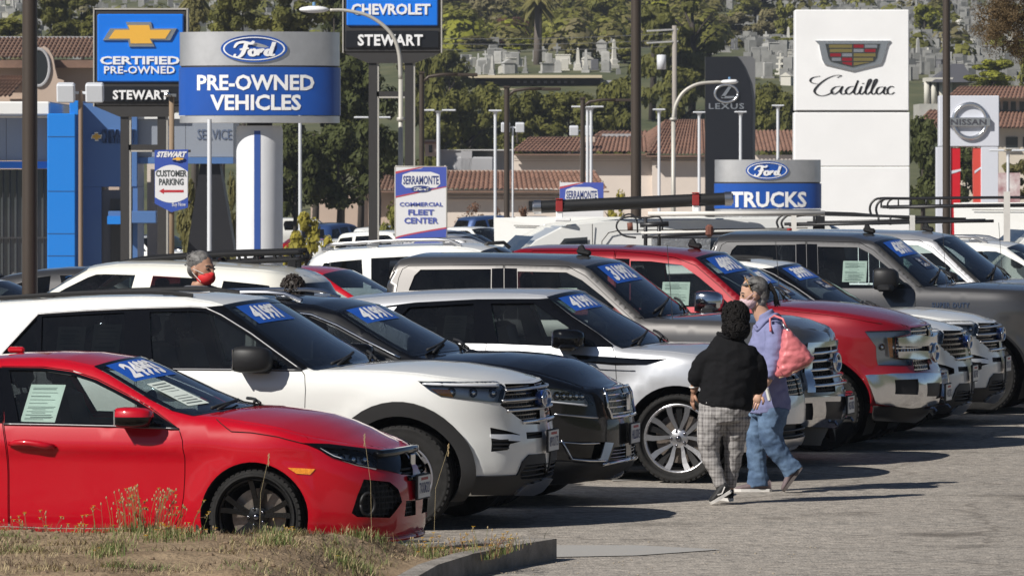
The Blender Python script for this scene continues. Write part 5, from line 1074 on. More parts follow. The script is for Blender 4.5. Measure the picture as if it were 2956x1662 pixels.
def tower_sign():
 Y=200;x0,x1=2000,2293;zb=GZ(30,Y)
 T=Thing('tower_sign','tall white tower sign with a shield crest and black script Cadillac','sign',(dp((x0+x1)/2,0,Y).x,Y+.5,zb))
 za,zc=dp(0,25,Y).z,dp(0,281,Y).z
 def blk(n,z0,z1,e,m):
  a,b=dp(x0-e,0,Y).x,dp(x1-6+e,0,Y).x;mb=MB();mb.bbox(((a+b)/2,Y+.55,(z0+z1)/2),(b-a,1.1,z1-z0),.03);T.mb(n,mb,m)
 TW=mat('tower_white',(.82,.82,.815),.5,var=(.6,.035))
 blk('upper_panel',zc+.03,za,0,TW);z2=dp(0,420,Y).z;blk('lower_panel',z2+.015,zc-.03,2,TW);blk('base_panel',zb,z2-.0,2,TW);blk('joint',zc-.03,zc+.03,-3,FRAMEDK)
 def S2(pts,e,m,n):
  v=[dp(a,b,Y)for a,b in pts];k=len(v);T.mesh(n,[(p.x,Y-e,p.z)for p in v]+[(p.x,Y+.01,p.z)for p in v],[tuple(range(k))]+[(i,(i+1)%k,k+(i+1)%k,k+i)for i in range(k)],m)
 S2([(2050,103),(2240,103),(2232,112),(2222,150),(2216,162),(2145,179),(2074,162),(2068,150),(2060,112)],.07,SILV,'crest_border')
 S2([(2076,111),(2214,111),(2206,147),(2200,156),(2145,170),(2090,156),(2084,147)],.10,DCHROME,'crest_field')
 G2=mat('crest_gold',(.36,.29,.11),.3,.7);R2=mat('crest_red',(.22,.012,.02),.3);S_=mat('crest_grey',(.5,.51,.54),.25,.8)
 rows=[(113,121),(124,132),(135,143),(146,154)]
 lay=[[(2085,2112,G2),(2112,2143,G2),(2147,2172,R2),(2175,2206,S_)],[(2087,2143,G2),(2147,2172,S_),(2175,2202,R2)],[(2088,2115,R2),(2118,2143,S_),(2147,2202,G2)],[(2092,2115,S_),(2118,2143,R2),(2147,2196,G2)]]
 for(b0,b1),L in zip(rows,lay):
  for a0,a1,m in L:S2([(a0,b0),(a1,b0),(a1,b1),(a0,b1)],.12,m,'crest_bar')
 S2([(2118,157),(2143,157),(2143,166),(2120,161)],.12,R2,'crest_bar');S2([(2147,157),(2190,157),(2147,166)],.12,G2,'crest_bar')
 v,f=ribbon(CADI,.024,lambda x,y:(dp(2038+212*x,0,Y).x,Y-.02,dp(0,247-57*y,Y).z));T.mesh('script_lettering',v,f,mat('script_black',(.02,.02,.022),.3))
tower_sign()
def lexus():
 Y=262;zb=GZ(20,Y);T=Thing('tower_sign','black slab sign with oval L emblem reading LEXUS and grey curved edge','sign',(dp(1835,0,Y).x,Y,zb))
 def slab(pts,y0,y1,m,n):
  v=[dp(a,b,Y)for a,b in pts];k=len(v);T.mesh(n,[(p.x,y0,p.z)for p in v]+[(p.x,y1,p.z)for p in v],[tuple(range(k)),tuple(range(2*k-1,k-1,-1))]+[(i,(i+1)%k,k+(i+1)%k,k+i)for i in range(k)],m)
 slab([(1774,143),(1856,143),(1870,165),(1886,205),(1893,250),(1893,560),(1774,560)],Y-.15,Y+.5,mat('slab_black',(.011,.012,.016),.3,coat=.3),'black_slab')
 slab([(1845,142),(1890,142),(1900,150),(1900,560),(1845,560)],Y-.02,Y+.5,mat('slab_grey',(.22,.22,.22),.4,.5),'grey_edge')
 def fn(x,y):p=dp(1827+29*x,236-22*y,Y);return(p.x,Y-.2,p.z)
 n=32;mb=MB();mb.tube([fn(math.cos(a),math.sin(a))for a in np.linspace(0,2*math.pi,n+1)],.07,6);T.mb('emblem_ring',mb,SILV,True)
 v,f=ribbon([[(.30,.78,1),(-.05,.1,1.1),(-.35,-.42,1.2)],[(-.45,-.40,1),(.2,-.42,1),(.72,-.38,.8)]],.26,fn);T.mesh('emblem_letter',v,f,SILV)
 flat_text(T,'LEXUS',1783,1872,260,275,Y-.16,SILV,.02,0,1.15,0,.03)
lexus()
def nissan():
 Y=232;zb=GZ(30,Y);T=Thing('tower_sign','white portal sign with round silver emblem reading NISSAN and red inner legs','sign',(dp(2435,0,Y).x,Y,zb))
 NW=mat('portal_white',(.60,.62,.68),.45)
 T.mb('head_panel',rect_box(2362,241,2514,369,Y,Y,Y+.7,.03),NW);T.mb('leg',rect_box(2356,370,2392,600,Y,Y+.02,Y+.68,.02),NW);T.mb('leg',rect_box(2468,370,2512,600,Y,Y+.02,Y+.68,.02),NW)
 RD=mat('portal_red',(.55,.010,.02),.35);T.mb('red_inset',rect_box(2392,372,2416,600,Y,Y+.1,Y+.6),RD)
 p0,p1=dp(2450,372,Y),dp(2472,372,Y);r=MB();a,b,c,d=dp(2448,372,Y),dp(2470,372,Y),dp(2470,600,Y),dp(2452,600,Y)
 r.add([(q.x,yy,q.z)for yy in(Y+.1,Y+.6)for q in(a,b,c,d)],[(0,1,2,3),(7,6,5,4),(0,3,7,4),(1,5,6,2)]);T.mb('red_inset',r,mat('portal_coral',(.60,.07,.05),.4))
 for q in(((2392,430),(2418,425),(2418,430),(2392,438)),((2452,430),(2470,418),(2470,423),(2452,437))):
  v=[dp(*p,Y)for p in q];T.mesh('white_flash',[(p.x,Y+.08,p.z)for p in v],[(0,1,2,3)],NW)
 def fn(a,rr=1):p=dp(2440+42*rr*math.cos(a),305-43*rr*math.sin(a),Y);return Vector((p.x,Y-.06,p.z))
 mb=MB();mb.tube([fn(a)for a in np.linspace(0,2*math.pi,37)],.10,8);T.mb('emblem_ring',mb,SILV,True)
 T.mb('emblem_bar',rect_box(2386,296,2490,318,Y,Y-.20,Y+.02,.02),SILV);flat_text(T,'NISSAN',2392,2482,300,315,Y-.20,mat('emblem_ink',(.05,.05,.06),.5),.03,0,1.05,0,.01)
nissan()
# ---- banners
def banner(label,Y,x0,x1,y0,y1,full=True):
 zb=dp(0,y1,Y).z;cx=(x0+x1)/2;T=Thing('street_banner',label,'banner',(dp(cx,0,Y).x,Y,gz(0,Y)));w,h=x1-x0,y1-y0
 B=mat('banner_blue',(.055,.09,.40),.7);Rr=mat('banner_red',(.45,.06,.09),.7);Wt=mat('banner_white',(.70,.70,.71),.8)
 def q(a,b,e=0):
  p=dp(x0+w*a,y0+h*b,Y);return(p.x,Y-e,p.z)
 def sheet(lo,hi,e,m,n,ns=16):
  v=[]
  for i in range(ns+1):
   a=i/ns;v+=[q(a,lo(a),e),q(a,hi(a),e)]
  T.mesh(n,v,[(2*i,2*i+1,2*i+3,2*i+2)for i in range(ns)],m,True)
 sheet(lambda a:0,lambda a:1,0,Wt,'cloth')
 sheet(lambda a:.10*(1-a)**2*.9+.0 if a<.55 else 0,lambda a:.38-.13*a,.004,B,'blue_field');sheet(lambda a:.38-.13*a,lambda a:.40-.14*a,.006,Rr,'red_line')
 sheet(lambda a:max(0,.06-.12*a),lambda a:max(.001,.09-.16*a),.007,Rr,'red_line')
 n=18;bp=[]
 for(a,b)in((.14,.10),(.30,.065),(.70,.065),(.86,.10),(.88,.22),(.80,.27),(.70,.27),(.50,.33),(.30,.27),(.20,.27),(.12,.22)):bp.append(q(a,b,.010))
 T.mesh('crest',bp,[tuple(range(len(bp)))],Wt)
 flat=lambda t,a0,a1,b0,b1,m,bold=.02,e=.012,nm='lettering':T.text(nm,t,lambda a,b:q(a0+(a1-a0)*a,b1+(b0-b1)*b,e),m,bold)
 NV=mat('banner_navy',(.02,.04,.17),.7);flat('SERRAMONTE',.15,.85,.115,.23,NV,.03)
 k=28;ov=[q(.5+.20*math.cos(6.283*i/k),.285+.042*math.sin(6.283*i/k),.014)for i in range(k)];T.mesh('oval',ov,[tuple(range(k))],NV)
 v,f=ribbon(FORD,.10,lambda x,y:q(.36+.28*x,.32-.055*y*1.1,.017));T.mesh('script_lettering',v,f,Wt)
 if full:
  L=mat('banner_ink',(.07,.10,.38),.7)
  flat('COMMERCIAL',.08,.93,.458,.512,L);flat('FLEET',.25,.76,.552,.625,L,.03);flat('CENTER',.17,.84,.655,.735,L,.03)
  sheet(lambda a:.93-.13*a**.8,lambda a:1.0,.004,B,'blue_field');sheet(lambda a:.91-.13*a**.8,lambda a:.93-.13*a**.8,.006,Rr,'red_line')
  ov=[q(.22+.16*math.cos(6.283*i/k),.965+.035*math.sin(6.283*i/k),.010)for i in range(k)];T.mesh('oval',ov,[tuple(range(k))],Wt)
  v,f=ribbon(FORD,.10,lambda x,y:q(.12+.20*x,.992-.05*y,.014));T.mesh('script_lettering',v,f,NV)
  fm=MB();p=[Vector(q(a,b,-.02))for a,b in((0,0),(1,0),(1,1),(0,1),(0,0))];fm.tube(p,.025,6);T.mb('frame',fm,FRAMELT)
 else:flat('D',.60,.70,.74,.86,mat('banner_ink',(.07,.10,.38),.7),.03)
 st=MB()
 for a in(.02,.98):st.tube([q(a,-.02,-.04),(q(a,1,-.04)[0],Y+.04,gz(0,Y))],.03,6)
 T.mb('frame_posts',st,FRAMELT)
banner('blue and white banner reading SERRAMONTE and COMMERCIAL FLEET CENTER',118,995,1123,420,614)
banner('second blue crest banner reading SERRAMONTE partly hidden behind the roof tube',150,1408,1518,459,640,False)
def parking_banner():
 Y=112;x0,x1=389,473;T=Thing('parking_banner','blue and white banner reading CUSTOMER PARKING with red arrow on wooden post','banner',(dp(431,0,Y).x,Y+.1,-.2))
 P=lambda a,b,e=0:(dp(a,b,Y).x,Y-e,dp(a,b,Y).z)
 B=mat('banner_royal',(.03,.075,.36),.6);Wt=mat('banner_white',(.70,.70,.71),.8)
 T.mesh('cloth',[P(x0,378),P(x1,376),P(x1,522),P(431,534),P(x0,512)],[(0,1,2,3,4)],B)
 n=14;v=[]
 for i in range(n+1):
  a=i/n;x=x0+1+(x1-x0-2)*a;c=4*a*(1-a);v+=[P(x,432-17*c,.005),P(x,496+14*c,.005)]
 T.mesh('white_oval',v,[(2*i,2*i+1,2*i+3,2*i+2)for i in range(n)],Wt)
 def tx(t,a0,a1,b0,b1,m,bold,sh_=0):T.text('lettering',t,lambda a,b:P(a0+(a1-a0)*a,b1+(b0-b1)*b,.010),m,bold,sh_)
 tx('STEWART',393,466,381,396,Wt,.06,.06);tx('CUSTOMER',392,470,428,445,INK,.035);tx('PARKING',400,462,449,466,INK,.035);tx('Buy Now',433,467,509,522,Wt,0)
 Rd=mat('arrow_red',(.45,.02,.03),.6);T.mesh('arrow',[P(400,481,.010),P(412,474,.010),P(412,478,.010),P(462,478,.010),P(462,484,.010),P(412,484,.010),P(412,488,.010)],[(0,1,2,3,4,5,6)],Rd)
 bowtie(T,448,400,32,10,Y-.03,.02)
 p=MB();p.tube([(dp(431,0,Y).x,Y+.12,-.2),(dp(431,240,Y).x,Y+.12,dp(0,240,Y).z)],.055,8);T.mb('wooden_post',p,mat('wood_post',(.24,.17,.11),.8,bump=(30,.3)),True)
 a=MB();a.box((dp(431,0,Y).x,Y+.06,dp(0,380,Y).z),(.8,.05,.05));a.box((dp(431,0,Y).x,Y+.06,dp(0,508,Y).z),(.8,.05,.05));T.mb('bracket',a,FRAMEDK)
 h=MB();h.box((dp(431,0,Y).x,Y+.12,dp(0,240,Y).z),(.18,.1,.06));h.ell((dp(420,0,Y).x,Y,dp(0,238,Y).z),(.07,.09,.05));T.mb('flood_lamp',h,SATIN)
parking_banner()
# ---- lamp posts
BROWN=mat('pole_brown',(.060,.046,.036),.45,.2);GALV=mat('pole_galvanised',(.48,.46,.41),.55,.3);WPOLE=mat('pole_white',(.62,.64,.67),.5);WOODP=mat('pole_wood',(.30,.27,.24),.85,bump=(25,.4))
def pole(label,Y,px,w,ytop,m,name='lamp_post',zb=None,head=None,group=None,square=False,cat='lamp post'):
 x=dp(px,0,Y).x;zb=gz(x,Y)if zb is None else zb;zt=dp(0,ytop,Y).z;r=w/2*mpp(Y);T=Thing(name,label,cat,(x,Y,zb),group)
 p=MB()
 if square:p.bbox((x,Y,(zt+zb)/2),(r*2,r*2,zt-zb),r*.25)
 else:p.tube([(x,Y,zb),(x,Y,zt)],r,16,r2=r*.92)
 T.mb('post',p,m,'auto');b=MB();b.bbox((x,Y,zb+.12),(r*3.2,r*3.2,.24),.03);T.mb('base',b,m)
 if head=='arm':
  a=MB();P=[(x,Y,zt-.25),(x+r+.12,Y,zt-.08),(x+r+.5,Y,zt-.02),(x+r+1.0,Y,zt-.02)];a.tube(P,.05,6);T.mb('arm',a,m,True)
  h=MB();h.bbox((x+r+1.2,Y,zt-.03),(.55,.22,.09),.02);T.mb('lamp_head',h,m);c=MB();c.bbox((x,Y,zt+.03),(r*2.3,r*2.3,.06),.01);T.mb('cap',c,m)
 if head in('tee','disc'):
  L_=head=='tee'
  for s in((-1,1)if L_ else(0,)):
   h=MB();h.bbox((x+s*.42,Y,zt+.02),(.55 if L_ else .55,.35,.07),.02);T.mb('lamp_head',h,WPOLE)
  a=MB();a.lathe([(r,-.22),(r*1.3,-.05),(.22,.0)],12,Matrix.Translation((x,Y,zt)));T.mb('bracket',a,WPOLE,True)
 if head=='flood':
  for s in(-1,1):
   h=MB();h.bbox((x+s*.32,Y-.1,zt-.05),(.40,.25,.42),.03,rx=.25);T.mb('lamp_head',h,WPOLE)
  a=MB();a.box((x,Y,zt-.05),(.5,.06,.06));T.mb('bracket',a,WPOLE)
 return T
pole('thick brown lamp post at the left edge between the front two rows',64,75,40,-420,BROWN,group='brown lamp posts')
pole('thick brown lamp post near the middle rising in front of the white van',82,1600,27,-420,BROWN,group='brown lamp posts')
pole('thick brown lamp post on the right in front of the round emblem portal sign',96,2381,20,-420,BROWN,group='brown lamp posts')
pole('short brown lamp post with curved arm just right of the tall blue sign',150,1061,14,186,BROWN,head='arm',group='brown lamp posts')
pole('brown lamp post with curved arm between the two crest banners',156,1275,15,222,BROWN,head='arm',group='brown lamp posts')
pole('brown lamp post with curved arm just behind the second crest banner',165,1466,13,250,BROWN,head='arm',group='brown lamp posts')
wl=[('white twin lamp post behind the fleet banner',1103,279,'tee',10,215),('white lamp post left of the middle brown post with arm',1246,280,'disc',8,225),('left one of two close white lamp posts behind second crest banner',1478,270,'tee',8,232),('right one of two close white lamp posts behind second crest banner',1487,271,'disc',8,238),('white lamp post just right of the thick middle brown post',1658,277,'disc',8,236),('white lamp post before the black slab sign left edge',1759,284,'disc',8,240),('white lamp post standing in front of the black slab sign',1863,283,'disc',8,244),('white lamp post between the black slab and the white tower sign',1957,267,'disc',8,246)]
for lb,px,yt,hd,w,Y in wl:pole(lb,Y,px,w,yt,WPOLE,head=hd,group='white lamp posts')
pole('white twin lamp post seen behind the posts of the tall blue sign',205,937,7,297,WPOLE,head='tee',group='white lamp posts');pole('thin white pole under the left end of the pre-owned sign',118,527,12,300,WPOLE,name='pole',cat='pole');pole('thin white pole right of the white sign pillar',190,755,9,230,WPOLE,name='pole',cat='pole')
pole('twin floodlight post behind the middle brown post with arm',240,1290,5,318,WPOLE,head='flood',group='floodlight posts');pole('twin floodlight post left of the second crest banner',240,1462,5,326,WPOLE,head='flood',group='floodlight posts')
pole('slim wooden pole with two floodlights in front of the blue showroom',120,203,12,228,mat('pole_tan',(.24,.17,.12),.7),head='flood',name='floodlight_pole',cat='pole')
pole('grey twin lamp post at the right edge beside the portal sign',200,2536,8,380,WPOLE,head='tee',group='white lamp posts')
def cobra(label,Y,px,w,pts,head,zb=None):
 x=dp(px,0,Y).x;zb=gz(x,Y);T=Thing('street_lamp',label,'street lamp',(x,Y,zb));p=MB();P=[dp(a,b,Y)for a,b in pts];P=[(x,Y,zb)]+[tuple(q)for q in P]
 p.tube([P[0],P[1]],w/2*mpp(Y),12,r2=w*.42*mpp(Y));T.mb('post',p,GALV,True)
 C=catmull(P[1:],6);a=MB();a.tube(C,w*.40*mpp(Y),10,r2=w*.28*mpp(Y));T.mb('arm',a,GALV,True)
 h0,h1=dp(*head[0],Y),dp(*head[1],Y);h=MB();c=(h0+h1)/2;L_=abs(h1.x-h0.x);h.ell(c,(L_/2,.17,.085),14,8);h.bbox(c+Vector((L_*.18 if h1.x>h0.x else-L_*.0,0,.02)),(L_*.5,.22,.12),.04);T.mb('lamp_head',h,SIGNWHITE,True)
 ph=MB();ph.lathe([(.04,0),(.04,.08),(.001,.09)],10,Matrix.Translation(c+Vector((0,0,.09))));T.mb('photocell',ph,mat('cell_blue',(.15,.3,.5),.4))
 rg=MB();q=dp(px,0,Y).x;rg.lathe([(w*.5*mpp(Y),-.05),(w*.72*mpp(Y),-.04),(w*.72*mpp(Y),.04),(w*.5*mpp(Y),.05)],14,Matrix.Translation((x,Y,dp(0,300,Y).z)));T.mb('collar',rg,GALV,True)
cobra('grey curved street lamp crossing in front of the tall blue sign',128,1008,14,[(1008,200),(1003,130),(980,80),(930,42),(870,27),(830,26)],((828,25),(752,24)))
cobra('grey curved street lamp in front of the black slab sign',190,1694,13,[(1694,300),(1700,265),(1720,232),(1755,212),(1800,207),(1815,207)],((1812,207),(1858,206)))
def utility_pole():
 Y=330;x=dp(1697,0,Y).x;T=Thing('utility_pole','weathered wooden utility pole with crossarm and transformer left of the black slab sign','utility pole',(x,Y,gz(x,Y)));p=MB();p.tube([(x,Y,gz(x,Y)),(x,Y,dp(0,65,Y).z)],.15,8);T.mb('post',p,WOODP,True)
 for yy in(75,105):a=MB();z=dp(0,yy,Y).z;a.tube([(x-1.7,Y-.6,z-.1),(x+.2,Y,z+.02)],.07,4);T.mb('crossarm',a,mat('arm_grey',(.5,.5,.48),.8))
 t=MB();t.lathe([(.001,.9),(.28,.88),(.28,0),(.001,0)],12,Matrix.Translation((x-.8,Y,dp(0,175,Y).z)));T.mb('transformer',t,WPOLE,True)
utility_pole()
def wires():
 for i,(a,b)in enumerate(((104,100),(118,116),(92,84))):
  Y=330;P=[]
  for k in range(25):
   u=k/24;px=900+797*u;py=a+(b-a)*u+10*4*u*(1-u);P.append(dp(px,py,Y))
  mb=MB();mb.tube(P,.022,4);tag(mb.build('power_line',mat('wire',(.12,.12,.12),.6)),['upper','lowest','topmost'][i]+' thin power line sagging across the trees behind the blue signs','power line','power lines')
wires()
# ---------------------------------------------------------------- buildings behind the lots
STUCCO=mat('stucco_pink',(.64,.56,.49),.9,var=(.6,.05),bump=(8,.2));STUCCO2=mat('stucco_tan',(.46,.36,.29),.9,var=(.6,.06));STUCCO3=mat('stucco_grey',(.36,.36,.37),.9,var=(.5,.06))
TILE=mat('roof_tile',(.215,.118,.082),.85,var=(1.6,.30));TILE_B=mat('roof_tile_brown',(.19,.115,.082),.85,var=(1.2,.25));ROOFW=mat('flat_roof',(.55,.55,.53),.9,var=(.5,.08));CONC=mat('concrete',(.38,.37,.34),.9,var=(1.5,.12),bump=(6,.3))
WINDK=mat('window_dark',(.02,.024,.028),.12,coat=.6);FASCIA=mat('fascia_cream',(.55,.47,.33),.8)
def bbx(T,name,x0,x1,y0,y1,z0,z1,m,b=0.0):
 mb=MB();c=((x0+x1)/2,(y0+y1)/2,(z0+z1)/2);d=(x1-x0,y1-y0,z1-z0);(mb.bbox(c,d,b)if b else mb.box(c,d));return T.mb(name,mb,m)
def tiled_slope(T,a,b,c,d,m,cols,rows,name='roof_slope',amp=.10):
 """barrel-tiled roof plane a-b (eave) to d-c (ridge): ribs run up the slope, courses step"""
 a,b,c,d=map(Vector,(a,b,c,d));n=(b-a).cross(d-a).normalized();n=n if n.z>0 else-n;v=[];f=[];K=cols*4
 for j in range(rows):
  for e in(0,1):
   t=(j+e*.98)/rows;lift=.05 if e==0 else 0.0
   for i in range(K+1):
    s_=i/K;p=(a*(1-s_)+b*s_)*(1-t)+(d*(1-s_)+c*s_)*t;v.append(p+n*(amp*abs(math.sin(math.pi*s_*cols))+lift))
 R_=2*rows
 for j in range(R_-1):
  for i in range(K):f.append((j*(K+1)+i,j*(K+1)+i+1,(j+1)*(K+1)+i+1,(j+1)*(K+1)+i))
 o=T.mesh(name,v,f,m);o['kind']='stuff';return o
def tile_hall():
 Y=318;m=mpp(Y);zb=gz(0,Y)-.3;T=Thing('tile_roof_hall','wide pink stucco hall with terracotta tile roof stepping up on the right','building',(dp(1530,0,Y).x,Y+10,zb))
 X=lambda p:dp(p,0,Y).x;Z=lambda p:dp(0,p,Y).z
 bbx(T,'wall',X(1288),X(1640),Y,Y+18,zb,Z(388),STUCCO);bbx(T,'wall',X(1640),X(1995),Y-.5,Y+18,zb,Z(390),STUCCO)
 for z0 in(398,404):bbx(T,'wall_moulding',X(1286),X(1778),Y-.62,Y-.5,Z(z0+1.5),Z(z0),STUCCO2)
 tiled_slope(T,(X(1282),Y-.9,Z(386)),(X(1650),Y-.9,Z(386)),(X(1650),Y+6,Z(345)),(X(1332),Y+6,Z(345)),TILE,34,7)
 tiled_slope(T,(X(1625),Y-1.4,Z(392)),(X(1790),Y-1.4,Z(392)),(X(1790),Y+7,Z(300)),(X(1690),Y+7,Z(300)),TILE,17,12)
 tiled_slope(T,(X(1625),Y+8,Z(340)),(X(1625),Y-1.4,Z(392)),(X(1690),Y+7,Z(300)),(X(1690),Y+7,Z(300)),TILE,6,9)
 tiled_slope(T,(X(1890),Y-.9,Z(384)),(X(2010),Y-.9,Z(384)),(X(2010),Y+6,Z(328)),(X(1890),Y+6,Z(328)),TILE,12,8)
 bbx(T,'roof_ridge',X(1330),X(1652),Y+5.8,Y+6.4,Z(347),Z(343.5),TILE_B,.05);bbx(T,'roof_ridge',X(1690),X(1790),Y+6.8,Y+7.4,Z(302),Z(298.5),TILE_B,.05)
 bbx(T,'eave',X(1280),X(1650),Y-1.0,Y-.5,Z(391),Z(387.5),TILE_B);bbx(T,'eave',X(1624),X(1790),Y-1.5,Y-1.0,Z(395),Z(392),TILE_B)
 bbx(T,'roof_well',X(1520),X(1600),Y+6.6,Y+9,Z(350),Z(335),STUCCO3);tiled_slope(T,(X(1490),Y+6.5,Z(346)),(X(1650),Y+6.5,Z(346)),(X(1650),Y+10,Z(328)),(X(1520),Y+10,Z(328)),TILE,12,3)
 v=MB();v.bbox((X(1480),Y+1,Z(352)),(.9,.7,.35),.05);T.mb('roof_vent',v,STUCCO2)
tile_hall()
def front_hall():
 Y=290;zb=gz(0,Y)-.3;T=Thing('tile_roof_annexe','low stucco annexe with tiled mansard roof behind the banners','building',(dp(1250,0,Y).x,Y+8,zb))
 X=lambda p:dp(p,0,Y).x;Z=lambda p:dp(0,p,Y).z
 bbx(T,'wall',X(1000),X(1480),Y,Y+12,zb,Z(478),STUCCO);bbx(T,'wall',X(780),X(1000),Y+1,Y+12,zb,Z(478),STUCCO2)
 tiled_slope(T,(X(980),Y-.8,Z(480)),(X(1530),Y-.8,Z(480)),(X(1500),Y+2.5,Z(432)),(X(1010),Y+2.5,Z(432)),TILE,44,7)
 tiled_slope(T,(X(880),Y-.2,Z(482)),(X(1010),Y-.2,Z(482)),(X(1010),Y+2.5,Z(432)),(X(925),Y+2.5,Z(432)),TILE_B,11,7)  # darker tile here puts the left slope's shade into the roof colour
 bbx(T,'eave',X(878),X(1532),Y-.9,Y-.5,Z(484),Z(480.5),TILE_B)
 bbx(T,'parapet',X(900),X(1500),Y+2.4,Y+2.9,Z(440),Z(428),STUCCO2)
 for z0 in(492,500):bbx(T,'wall_moulding',X(1002),X(1478),Y-.12,Y-.002,Z(z0+1.5),Z(z0),STUCCO2)
 bbx(T,'plant_screen',X(1095),X(1160),Y+4,Y+10,Z(435),Z(378),STUCCO3);bbx(T,'plant_screen',X(1158),X(1292),Y+5.5,Y+10,Z(435),Z(375),STUCCO3);bbx(T,'roof_edge',X(1092),X(1294),Y+3.9,Y+10.1,Z(378),Z(375.5),ROOFW)
 u=MB();u.bbox((X(1190),Y+4.6,Z(420)),(2.2,1.4,1.1),.08);u.box((X(1172),Y+4.2,Z(412)),(.6,.6,1.4));T.mb('air_conditioner',u,STUCCO3)
 c=MB();c.box((X(1081),Y+3.5,Z(372)),(.62,.5,.9));T.mb('chimney',c,STUCCO2);c=MB();c.box((X(1081),Y+3.22,Z(374)),(.18,.1,.4));T.mb('chimney_opening',c,WINDK);c=MB();c.bbox((X(1081),Y+3.5,Z(358)),(.8,.7,.14),.03);T.mb('chimney_cap',c,TILE_B)
 for px in(1330,1380,1420):bbx(T,'window',X(px),X(px+16),Y-.06,Y+.1,Z(530),Z(506),WINDK)
front_hall()
def tan_building():
 Y=235;zb=gz(-30,Y);T=Thing('tile_roof_building','tan stucco building with brown tile roof and curved parapet gable at far left','building',(dp(100,0,Y).x,Y+8,zb))
 X=lambda p:dp(p,0,Y).x;Z=lambda p:dp(0,p,Y).z
 bbx(T,'wall',X(-150),X(300),Y,Y+14,zb,Z(150),STUCCO2)
 tiled_slope(T,(X(-160),Y-.8,Z(152)),(X(310),Y-.8,Z(152)),(X(310),Y+5,Z(90)),(X(-160),Y+5,Z(90)),TILE_B,44,8);bbx(T,'roof_ridge',X(-160),X(310),Y+4.8,Y+5.4,Z(92),Z(85),STUCCO3)
 bbx(T,'fascia',X(-160),X(310),Y-.9,Y-.6,Z(172),Z(153),TILE_B)
 pts=[(60,330),(60,250),(78,250),(80,190),(92,150),(105,126),(118,118),(130,126),(141,145),(147,178),(153,200),(168,204),(170,228),(186,240),(192,330)]
 v=[dp(a,b,Y)for a,b in pts];k=len(v);T.mesh('parapet_gable',[(p.x,Y-1.6,p.z)for p in v]+[(p.x,Y-1.2,p.z)for p in v],[tuple(range(k)),tuple(range(2*k-1,k-1,-1))]+[(i,(i+1)%k,k+(i+1)%k,k+i)for i in range(k)],STUCCO2)
 o=MB();M=Matrix.Translation((X(105),Y-1.62,Z(172)))@Matrix.Rotation(math.pi/2,4,'X');o.lathe([(.001,.02),(.62,.02),(.62,0)],20,M@Matrix.Diagonal((.75,1.25,1,1)));T.mb('oval_vent',o,WINDK)
 o=MB();o.tube([M@Vector((.48*math.cos(a),.8*math.sin(a),.03))for a in np.linspace(0,6.283,25)],.07,6);T.mb('vent_surround',o,STUCCO3)
 tiled_slope(T,(X(-60),Y-3,Z(250)),(X(40),Y-3,Z(250)),(X(75),Y-1,Z(195)),(X(10),Y-1,Z(195)),TILE_B,9,6);bbx(T,'lower_wall',X(-150),X(60),Y-1,Y,zb,Z(250),STUCCO2)
tan_building()
